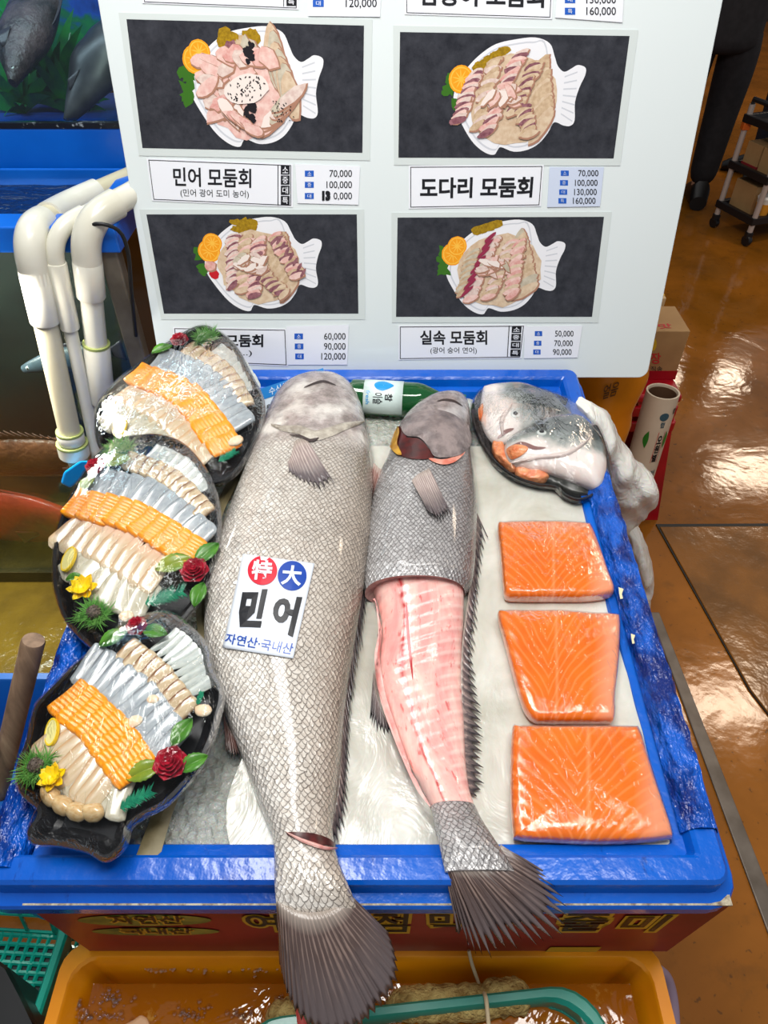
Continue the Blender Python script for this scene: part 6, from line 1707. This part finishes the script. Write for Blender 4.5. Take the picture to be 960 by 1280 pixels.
def carton(label, a0, a1, b0, b1, z, h, band=False):
    root = thing('cardboard_box', label, 'box', cp_((a0 + a1) / 2, (b0 + b1) / 2, z))
    mb = MB(); q = [(a0, b0), (a1, b0), (a1, b1), (a0, b1)]
    mb.hexa([cp_(a, b, z) for a, b in q], [cp_(a, b, z + h) for a, b in q]); build(mb, 'carton', CARD, root, smooth=False, bevel=.002)
    mb = MB(); m_ = (b0 + b1) / 2; mb.hexa([cp_(a, b, z + h) for a, b in ((a0, m_ - .03), (a1, m_ - .03), (a1, m_ + .03), (a0, m_ + .03))], [cp_(a, b, z + h + .0008) for a, b in ((a0, m_ - .03), (a1, m_ - .03), (a1, m_ + .03), (a0, m_ + .03))]); build(mb, 'tape', M('brown_tape', srgb(196, 160, 100), .3), root, smooth=False)
    if band:
        mb = MB(); mb.hexa([cp_(a, b, z) for a, b in ((a0 - .01, b0 - .005), (a1 + .01, b0 - .005), (a1 + .01, b1 + .005), (a0 - .01, b1 + .005))], [cp_(a, b, z + .02) for a, b in ((a0 - .01, b0 - .005), (a1 + .01, b0 - .005), (a1 + .01, b1 + .005), (a0 - .01, b1 + .005))]); build(mb, 'red_band', M('dull_red', srgb(140, 40, 44), .4), root, smooth=False)
carton('cardboard box nearest the person on the lower cart shelf', .12, .72, .04, .36, Z1 + .002, .13)
carton('left cardboard box on the middle cart shelf', .10, .50, .04, .40, Z2 + .002, .11, True)
carton('right cardboard box on the middle cart shelf', .54, .98, .04, .42, Z2 + .002, .11)
cc_ = cp_(.86, .10, Z1 + .001)
root = thing('paper_cup', 'paper cup with an orange sleeve and white lid on the lower cart shelf', 'cup', cc_)
mb = MB(); mb.lathe(cc_, (0, 0, 1), [(.001, 0), (.026, 0), (.027, .004), (.036, .092)], 24); build(mb, 'cup_body', M('cup_white', srgb(232, 224, 210), .4), root)
mb = MB(); mb.lathe(cc_, (0, 0, 1), [(.0285, .018), (.0345, .070), (.0352, .070), (.0292, .018)], 24); build(mb, 'sleeve', M('cup_orange', srgb(226, 150, 40), .5), root)
mb = MB(); mb.lathe(cc_, (0, 0, 1), [(.038, .090), (.038, .096), (.034, .099), (.033, .105), (.001, .105)], 24); build(mb, 'lid', M('cup_lid', srgb(240, 236, 230), .3), root, sharp=30)
mb = MB(); c = cp_(.80, .34, Z1 + .002); P = []
for i in range(9):
    for_ = []
    for k in range(14):
        an = 2 * pi * k / 14; e = -pi / 2 + pi * i / 8
        for_.append(c + np.array([.07 * cos(an) * max(.04, cos(e)), .055 * sin(an) * max(.04, cos(e)), .028 + .028 * sin(e)]) + .008 * nz((i * .7, k * .9, 2)) * np.array([1, 1, 0]))
    P.append(for_)
mb.grid(np.array(P), cv=True); build(mb, 'food_packet', M('red_white_packet', srgb(206, 60, 60), .25, c2=srgb(226, 214, 206), ns=14, lo=.42, hi=.55), label='crinkled red and white packet behind the cup on the cart', cat='packet', sharp=0)

# ================================================================== two people beyond the board
SKINM = M('skin', srgb(206, 156, 128), .5, sss=.1)
def skinned(name, pts, edges, radii, mats, parent, sub=2, root_i=0, label=None):
    me = bpy.data.meshes.new(name); org = ORG[parent.name]
    me.from_pydata([tuple(np.asarray(p) - org) for p in pts], edges, [])
    o = bpy.data.objects.new(name, me); COL.objects.link(o); o.parent = parent; ORG[o.name] = org
    m = o.modifiers.new('skin', 'SKIN'); m.use_smooth_shade = True
    sv = me.skin_vertices[0].data
    for i, r in enumerate(radii): sv[i].radius = (r, r) if np.isscalar(r) else r
    for i in range(len(pts)): sv[i].use_root = (i == root_i)
    s = o.modifiers.new('sub', 'SUBSURF'); s.levels = sub; s.render_levels = sub
    me.materials.append(mats)
    if label: o['label'] = label
    return o
def person(label, base, yaw, hgt, coat, pants, shoe, hairc, armL, armR, step=.10, lean=.0, short=False):
    """armL/armR: (elbow, wrist) offsets from the shoulder in body axes (right, forward, up)"""
    base = np.asarray(base, float)
    f = np.array([-sin(yaw), cos(yaw), 0]); r = np.array([cos(yaw), sin(yaw), 0]); u = np.array([0, 0, 1.0])
    k = hgt / 1.72
    B = lambda x, y, z: base + (r * x + f * (y + lean * max(0, z - .9)) + u * z) * k
    root = thing('person', label, 'person', base)
    pts = [B(0, 0, .93), B(0, .01, 1.10), B(0, .0, 1.28), B(0, -.01, 1.42), B(0, .0, 1.50), B(0, .02, 1.57), B(0, .03, 1.66), B(0, .025, 1.705)]
    ed = [(0, 1), (1, 2), (2, 3), (3, 4), (4, 5), (5, 6), (6, 7)]; rad = [(.15, .11), (.14, .10), (.165, .11), (.13, .085), .055, .075, .088, .05]
    hands = []
    for s, arm in ((-1, armL), (1, armR)):
        i0 = len(pts); sh = np.array([s * .185, -.01, 1.40])
        e = sh + np.array(arm[0]); w = sh + np.array(arm[1])
        pts += [B(*sh), B(*e), B(*w)]; rad += [.062, .045, .030]; ed += [(3, i0), (i0, i0 + 1), (i0 + 1, i0 + 2)]
        d = nrm(w - e); hands.append((B(*w), r * d[0] + f * d[1] + u * d[2], s))
        pts.append(B(*(w + d * .07))); rad.append((.038, .018)); ed.append((i0 + 2, i0 + 3))
        i0 = len(pts)
        st = step * s
        pts += [B(s * .095, 0, .88), B(s * .10, st * .5 + .02, .49), B(s * .10, st - .02, .09), B(s * .11, st + .08, .045)]
        rad += [.095, .062, .042, .026]; ed += [(0, i0), (i0, i0 + 1), (i0 + 1, i0 + 2), (i0 + 2, i0 + 3)]
    skinned('body', pts, ed, rad, SKINM, root)
    # fingers
    for w, d, s in hands:
        pal = w + d * .07 * k; side = nrm(np.cross(d, f if abs(np.dot(d, f)) < .8 else u)); up2 = np.cross(side, d)
        for j, (o, L) in enumerate(((-.026, .070), (-.009, .080), (.009, .075), (.026, .058))):
            a = pal + side * o; b = a + d * L * .5 + up2 * .008; c = b + d * L * .42 - up2 * .022
            skinned('finger', [a - d * .02, a, b, c], [(0, 1), (1, 2), (2, 3)], [.009, .009, .008, .007], SKINM, root, 1)
        a = w + d * .03 + side * -.03; skinned('thumb', [w + d * .02, a, a + d * .03 - side * .018, a + d * .055 - side * .014], [(0, 1), (1, 2), (2, 3)], [.011, .011, .010, .008], SKINM, root, 1)
    # face and hair
    hc = B(0, .035, 1.645)
    for s in (-1, 1):
        mb = MB(); c = hc + (r * s * .033 + f * .083 + u * .012) * k; mb.lathe(c, f, [(.012, -.004), (.010, .004), (.001, .008)], 12); build(mb, 'eye', EYEW if False else M('eye_dark', srgb(40, 30, 26), .2), root)
        mb = MB(); c = hc + (r * s * .088) * k; mb.lathe(c, r * s, [(.024, -.01), (.026, .004), (.014, .010), (.001, .006)], 14); build(mb, 'ear', SKINM, root)
    mb = MB(); mb.tube([hc + (f * .085 + u * .01) * k, hc + (f * .105 - u * .018) * k, hc + (f * .09 - u * .03) * k], [.008, .014, .008], 10); build(mb, 'nose', SKINM, root)
    mb = MB(); mb.tube([hc + (r * -.022 + f * .080 - u * .052) * k, hc + (f * .088 - u * .052) * k, hc + (r * .022 + f * .080 - u * .052) * k], [.004, .007, .004], 8); build(mb, 'mouth', M('lips', srgb(170, 100, 90), .5), root)
    mb = MB(); P = []
    for i in range(10):
        e = pi / 2 * (1 - i / 9 * 1.25)
        P.append([hc + (r * .098 * cos(a) * cos(e) + f * (.108 * sin(a) * cos(e) - .012) + u * (.115 * sin(e) + .006 + (.05 * max(0, sin(a)) if i > 6 else 0))) * k for a in np.arange(22) * 2 * pi / 22])
    mb.grid(np.array(P), cv=True, flip=True); cap(mb, np.array(P[0])); build(mb, 'hair', hairc, root, solid=.006)
    # clothes
    hem = .70 if not short else .86
    pts = [B(0, 0, .95), B(0, .01, 1.12), B(0, .0, 1.28), B(0, -.01, 1.42), B(0, .0, 1.475)]; ed = [(0, 1), (1, 2), (2, 3), (3, 4)]; rad = [(.185, .145), (.175, .135), (.19, .135), (.15, .105), .075]
    pts.append(B(0, 0, hem)); rad.append((.20, .155)); ed.append((0, 5))
    for s, arm in ((-1, armL), (1, armR)):
        i0 = len(pts); sh = np.array([s * .19, -.01, 1.40]); e = sh + np.array(arm[0]); w = sh + np.array(arm[1])
        if short: w = e + (w - e) * .35
        pts += [B(*sh), B(*e), B(*(e + (w - e) * .92))]; rad += [.082, .064, .050]; ed += [(3, i0), (i0, i0 + 1), (i0 + 1, i0 + 2)]
    skinned('jacket', pts, ed, rad, coat, root)
    pts = [B(0, 0, .98), B(0, 0, .90)]; ed = [(0, 1)]; rad = [(.165, .125), (.165, .125)]
    for s in (-1, 1):
        i0 = len(pts); st = step * s
        pts += [B(s * .10, 0, .84), B(s * .105, st * .5 + .02, .49), B(s * .105, st - .02, .10)]; rad += [.115, .088, .070]; ed += [(1, i0), (i0, i0 + 1), (i0 + 1, i0 + 2)]
    skinned('trousers', pts, ed, rad, pants, root)
    for s in (-1, 1):
        st = step * s; P = []
        for i in range(12):
            t_ = i / 11; y = st - .10 + .29 * t_; wd = .050 * sin(pi * min(1, .18 + t_ * .72)) ** .4 + .004; h = (.115 * (1 - t_) ** .8 + .045) * min(1, .45 + t_ * 6)
            ring = []
            for a in np.arange(16) * 2 * pi / 16:
                ring.append(B(s * .108 + wd * cos(a), y, max(0.0, h * .5 + h * .5 * sin(a) * (1 if sin(a) > 0 else 1.0))))
            P.append(ring)
        P = np.array(P); mb = MB(); mb.grid(P, cv=True, flip=True); cap(mb, P[0]); cap(mb, P[-1], flip=True); build(mb, 'shoe', shoe, root)
    return root
CLB = M('black_cloth', srgb(22, 20, 24), .8, c2=srgb(32, 30, 34), ns=30); CLN = M('navy_cloth', srgb(24, 28, 44), .8, c2=srgb(34, 38, 54), ns=30)
CLU = M('blue_shirt_cloth', srgb(30, 50, 110), .8); SHOE = M('black_shoe', srgb(20, 18, 18), .4); HAIR = M('dark_hair', srgb(24, 20, 18), .5)
f0 = zp(858, 268)
person('standing person in black coat and trousers and black shoes, half hidden by the board', f0 + np.array([-.035, .10, 0]), radians(-12), 1.72, CLB, CLB, SHOE, HAIR, ((-.07, .06, -.26), (.06, .26, -.20)), ((.07, .06, -.26), (-.06, .28, -.16)), .07)
hnd = yp(938, 52, 4.05)
person('person in a dark blue top with bare forearm, standing behind the service cart', (hnd[0] + .42, hnd[1] + .22, 0), radians(70), 1.66, CLU, CLN, SHOE, HAIR, ((-.04, .02, -.30), (-.02, .17, -.53)), ((.04, .02, -.30), (.0, .19, -.51)), .06, short=True)
# black bag standing behind the cart
c = cp_(.7, 1.5, 0)
root = thing('shopping_bag', 'black bag on the floor behind the service cart', 'bag', c)
mb = MB(); P = []
for z, s in ((0, .9), (.01, 1), (.25, 1.05), (.48, .95), (.52, .7)):
    P.append([c + np.array([.20 * s * np.sign(cos(a)) * abs(cos(a)) ** .5, .11 * s * np.sign(sin(a)) * abs(sin(a)) ** .5, z]) for a in np.arange(24) * 2 * pi / 24])
P = np.array(P); mb.grid(P, cv=True, flip=True); cap(mb, P[0]); cap(mb, P[-1], flip=True); build(mb, 'bag_body', CLB, root, sharp=60)
for s in (-1, 1):
    mb = MB(); mb.tube(spline([c + np.array([-.08, .05 * s, .50]), c + np.array([-.06, .06 * s, .64]), c + np.array([.06, .06 * s, .64]), c + np.array([.08, .05 * s, .50])], 14), .008, 8); build(mb, 'strap', CLB, root)
# ================================================================== tub, baskets and crate under the front rim
TUB = M('amber_tub_plastic', srgb(240, 156, 12), .28, c2=srgb(222, 132, 8), ns=5, coat=.3)
TZ = .38
tub = crate('plastic_tub', 'large amber yellow plastic tub of water under the front of the tray', 'tub', -.030, .055, .765, .42, .0, TZ, TUB, 0.0, .90, .024, .006)
AMW = NT('amber_water')
_co = AMW.coord('Object'); AMW.l(AMW.bump(AMW.noise(_co, 24, 3, .5, .6), .25, .01), AMW.b.inputs['Normal'])
_f = AMW.ramp(AMW.noise(_co, 30, 5, .7), [(.60, 0), (.70, .5)])
AMW = AMW.set(Base_Color=AMW.mix(_f, srgb(150, 84, 6), srgb(196, 150, 70)), Roughness=.06)
mb = MB(); P = [[(x, y, 0.338 + .002 * nz((x, y, 0), 30)) for x in np.linspace(-.39, .33, 50)] for y in np.linspace(-.13, .24, 30)]
mb.grid(np.array(P), flip=True); build(mb, 'tub_water', AMW, label='amber water in the yellow tub', cat='water', kind='stuff', sharp=0)
BUB = M_film('bubble_film', .20, 30, .1, (1, .97, .9, 1))
mb = MB(); rr = random.Random(9)
for (px, py, sx, sy, n) in ((95, 1258, 24, 14, 40), (140, 1250, 18, 14, 40), (240, 1266, 20, 10, 34), (300, 1268, 20, 8, 20), (120, 1272, 50, 6, 40), (215, 1212, 50, 3, 26), (320, 1212, 30, 5, 20), (352, 1250, 10, 8, 12)):
    for i in range(n):
        c = zp(px + rr.gauss(0, sx * .55), py + rr.gauss(0, sy * .55), .339); r = rr.uniform(.0015, .0045)
        mb.grid(np.array([[c + r * np.array([cos(a) * cos(e), sin(a) * cos(e), sin(e)]) for a in np.arange(10) * 2 * pi / 10] for e in (0, .5, 1.0, 1.4)]), cv=True)
build(mb, 'water_foam', BUB, label='small foam bubbles floating on the amber water', cat='foam', kind='stuff', sharp=0)
FLOT = M('pale_pink_scrap', srgb(206, 160, 120), .4)
for pts, lb_ in (([(150, 1284), (168, 1274), (176, 1268), (184, 1272), (192, 1290)], 'pale pink scrap floating in the amber water'), ):
    mb = MB(); mb.hexa([zp(x, y, .336) for x, y in pts], [zp(x, y, .344) for x, y in pts]); build(mb, 'fish_scrap', FLOT, label=lb_, cat='scrap', smooth=False, bevel=.003)
# teal basket in the tub
TEAL = M('teal_plastic', srgb(10, 150, 130), .3, c2=srgb(8, 128, 112), ns=6, coat=.2)
def basket(name, label, cx, cy, w, d_, z0, z1, rot, nb, group=None, floor_grid=True):
    root = thing(name, label, 'basket', (cx, cy, z0))
    R2 = np.array([[cos(rot), -sin(rot)], [sin(rot), cos(rot)]])
    def loop(sx, sy, z, r=.06, k=6):
        P = []
        for (qx, qy, a0) in ((1, -1, -pi / 2), (1, 1, 0), (-1, 1, pi / 2), (-1, -1, pi)):
            for a in np.linspace(a0, a0 + pi / 2, k + 1):
                x, y = R2 @ np.array([qx * (sx / 2 - r) + r * cos(a), qy * (sy / 2 - r) + r * sin(a)]); P.append(np.array([cx + x, cy + y, z]))
        return P
    rg = [loop(w - .03, d_ - .03, z1 - .034), loop(w - .004, d_ - .004, z1 - .030), loop(w, d_, z1 - .004), loop(w - .006, d_ - .006, z1), loop(w - .022, d_ - .022, z1), loop(w - .030, d_ - .030, z1 - .006)]
    mb = MB(); mb.grid(np.array(rg), cu=True, cv=True); build(mb, 'rim', TEAL, root, sharp=35)
    # slatted wall: uprights and two hoops in one lattice
    mb = MB(); top = smooth_closed(loop(w - .030, d_ - .030, z1 - .032), 280); bot = smooth_closed(loop(w * .86, d_ * .82, z0), 280)
    for i in range(0, len(top), 3):
        t_ = nrm(top[(i + 1) % len(top)] - top[i - 1]); n_ = np.array([t_[1], -t_[0], 0])
        a, b = top[i], bot[i]; s_ = t_ * .0026
        mb.hexa([a - s_ - n_ * .0015, a + s_ - n_ * .0015, a + s_ + n_ * .0015, a - s_ + n_ * .0015], [b - s_ - n_ * .0015, b + s_ - n_ * .0015, b + s_ + n_ * .0015, b - s_ + n_ * .0015])
    for f in (.45, .98):
        mb.tube([a * (1 - f) + b * f for a, b in zip(top[::3], bot[::3])], .003, 6, closed=True)
    build(mb, 'slatted_wall', TEAL, root, smooth=False)
    mb = MB()
    for i in range(nb):
        s = -.5 + (i + .5) / nb
        for a, b in (((s * w * .86, -d_ * .40), (s * w * .86, d_ * .40)), ((-w * .42, s * d_ * .82), (w * .42, s * d_ * .82))):
            p, q = R2 @ np.array(a), R2 @ np.array(b)
            mb.tube([(cx + p[0], cy + p[1], z0 + .003), (cx + q[0], cy + q[1], z0 + .003)], .0035, 5)
    build(mb, 'floor_lattice', TEAL, root, smooth=False)
    return root, rg
pr_ = zp(745, 1262, .372)
bk, brg = basket('teal_basket', 'teal slatted plastic basket standing in the amber tub', .055, .085, .47, .26, .30, .372, radians(5.2), 12)
WROPE = M('white_twine', srgb(206, 186, 150), .7)
def pz(x, y, z): return zp(x, y, z)
mb = MB(); mb.tube(spline([pz(586, 1188, .40), pz(590, 1205, .385), pz(598, 1228, .345), pz(603, 1240, .352)], 14), .0024, 8)
mb.tube(spline([pz(603, 1240, .352), pz(607, 1246, .375), pz(609, 1262, .375), pz(611, 1284, .372)], 14), .0028, 8); build(mb, 'white_twine', WROPE, label='pale twine tied around the teal basket rim', cat='twine', sharp=0)
STR = M('faded_red_strap', srgb(206, 84, 78), .5)
P = [[pz(x - 6, y, z), pz(x + 7, y, z)] for x, y, z in ((374, 1256, .36), (375, 1262, .377), (377, 1274, .3775), (379, 1290, .377))]
mb = MB(); mb.grid(np.array(P)); build(mb, 'red_strap', STR, label='faded red strap over the teal basket rim below the large fish tail', cat='strap', solid=.0015)
TAN = M('tan_rough_sack', srgb(206, 180, 112), .8, c2=srgb(150, 120, 62), ns=60, bump=1.0, bs=120, bd=.012)
for (cx, cy, rx, ry, lb_) in ((560, 1254, 78, 10, 'long tan rough-skinned piece floating behind the basket rim'), (632, 1246, 32, 9, 'short tan rough-skinned piece right of the long one'), (372, 1272, 40, 10, 'tan rough-skinned piece at the left end of the basket')):
    c = zp(cx, cy, .345); ex = zp(cx + rx, cy - (2 if rx > 50 else 0), .345) - c; L = np.linalg.norm(ex); X_ = ex / L; Y_ = np.array([-X_[1], X_[0], 0])
    mb = MB(); P = []
    for i in range(30):
        s = -1 + 2 * i / 29; r = .022 * max(.03, (1 - abs(s) ** 4)) ** .5
        P.append([c + X_ * L * s + (Y_ * cos(a) * r + np.array([0, 0, 1]) * sin(a) * r) * (1 + .22 * nz((s * 9 * L * 12, cos(a) * 2, sin(a) * 2 + cx))) for a in np.arange(16) * 2 * pi / 16])
    P = np.array(P); mb.grid(P, cv=True); cap(mb, P[0], flip=True); cap(mb, P[-1]); build(mb, 'tan_piece', TAN, label=lb_, cat='seafood', sharp=0)
# teal perforated crate at the left of the tub, black bin at its corner
basket('teal_crate', 'teal perforated plastic crate on the floor left of the amber tub', -.665, .215, .40, .34, .16, .30, radians(-3), 22)
mb = MB(); mb.box((-.665, .215, .08), (.30, .24, .158)); build(mb, 'crate_stack_base', M('dark_base', srgb(24, 40, 40), .6), label='dark low box carrying the teal crate', cat='box', smooth=False, bevel=.01)
q = [(-30, 1180), (6, 1206), (26, 1244), (48, 1290), (20, 1330), (-40, 1330)]
mb = MB(); mb.hexa([zp(x, y, .33) for x, y in q], [zp(x, y, .36) for x, y in q]); 
b_ = [zp(x, y, .36) for x, y in q]; mb = MB(); P = np.array([[np.array([p[0], p[1], 0.0]) for p in b_], [np.array([p[0], p[1], .345]) for p in b_], b_])
c = P[0].mean(0); P[0] = c + (P[0] - c) * .9; P[2] = P[2].mean(0) + (P[2] - P[2].mean(0)) * .9
mb.grid(P, cv=True); mb.add(P[0], [list(range(6))]); mb.add(P[2], [list(range(6))[::-1]])
build(mb, 'black_bin', M('black_bin_plastic', srgb(16, 16, 18), .4), label='black plastic bin at the front left corner beside the teal crate', cat='bin', smooth=False, bevel=.012)
# hose in the dark right of the tub
mb = MB(); mb.tube(spline([zp(800, 1214, .10), zp(826, 1216, .06), zp(838, 1240, .03), zp(842, 1290, .012), zp(838, 1340, .012)], 26), .011, 10)
build(mb, 'pale_hose', M('lilac_hose', srgb(150, 130, 150), .35), label='pale lilac hose in the dark gap right of the amber tub', cat='hose', sharp=0)
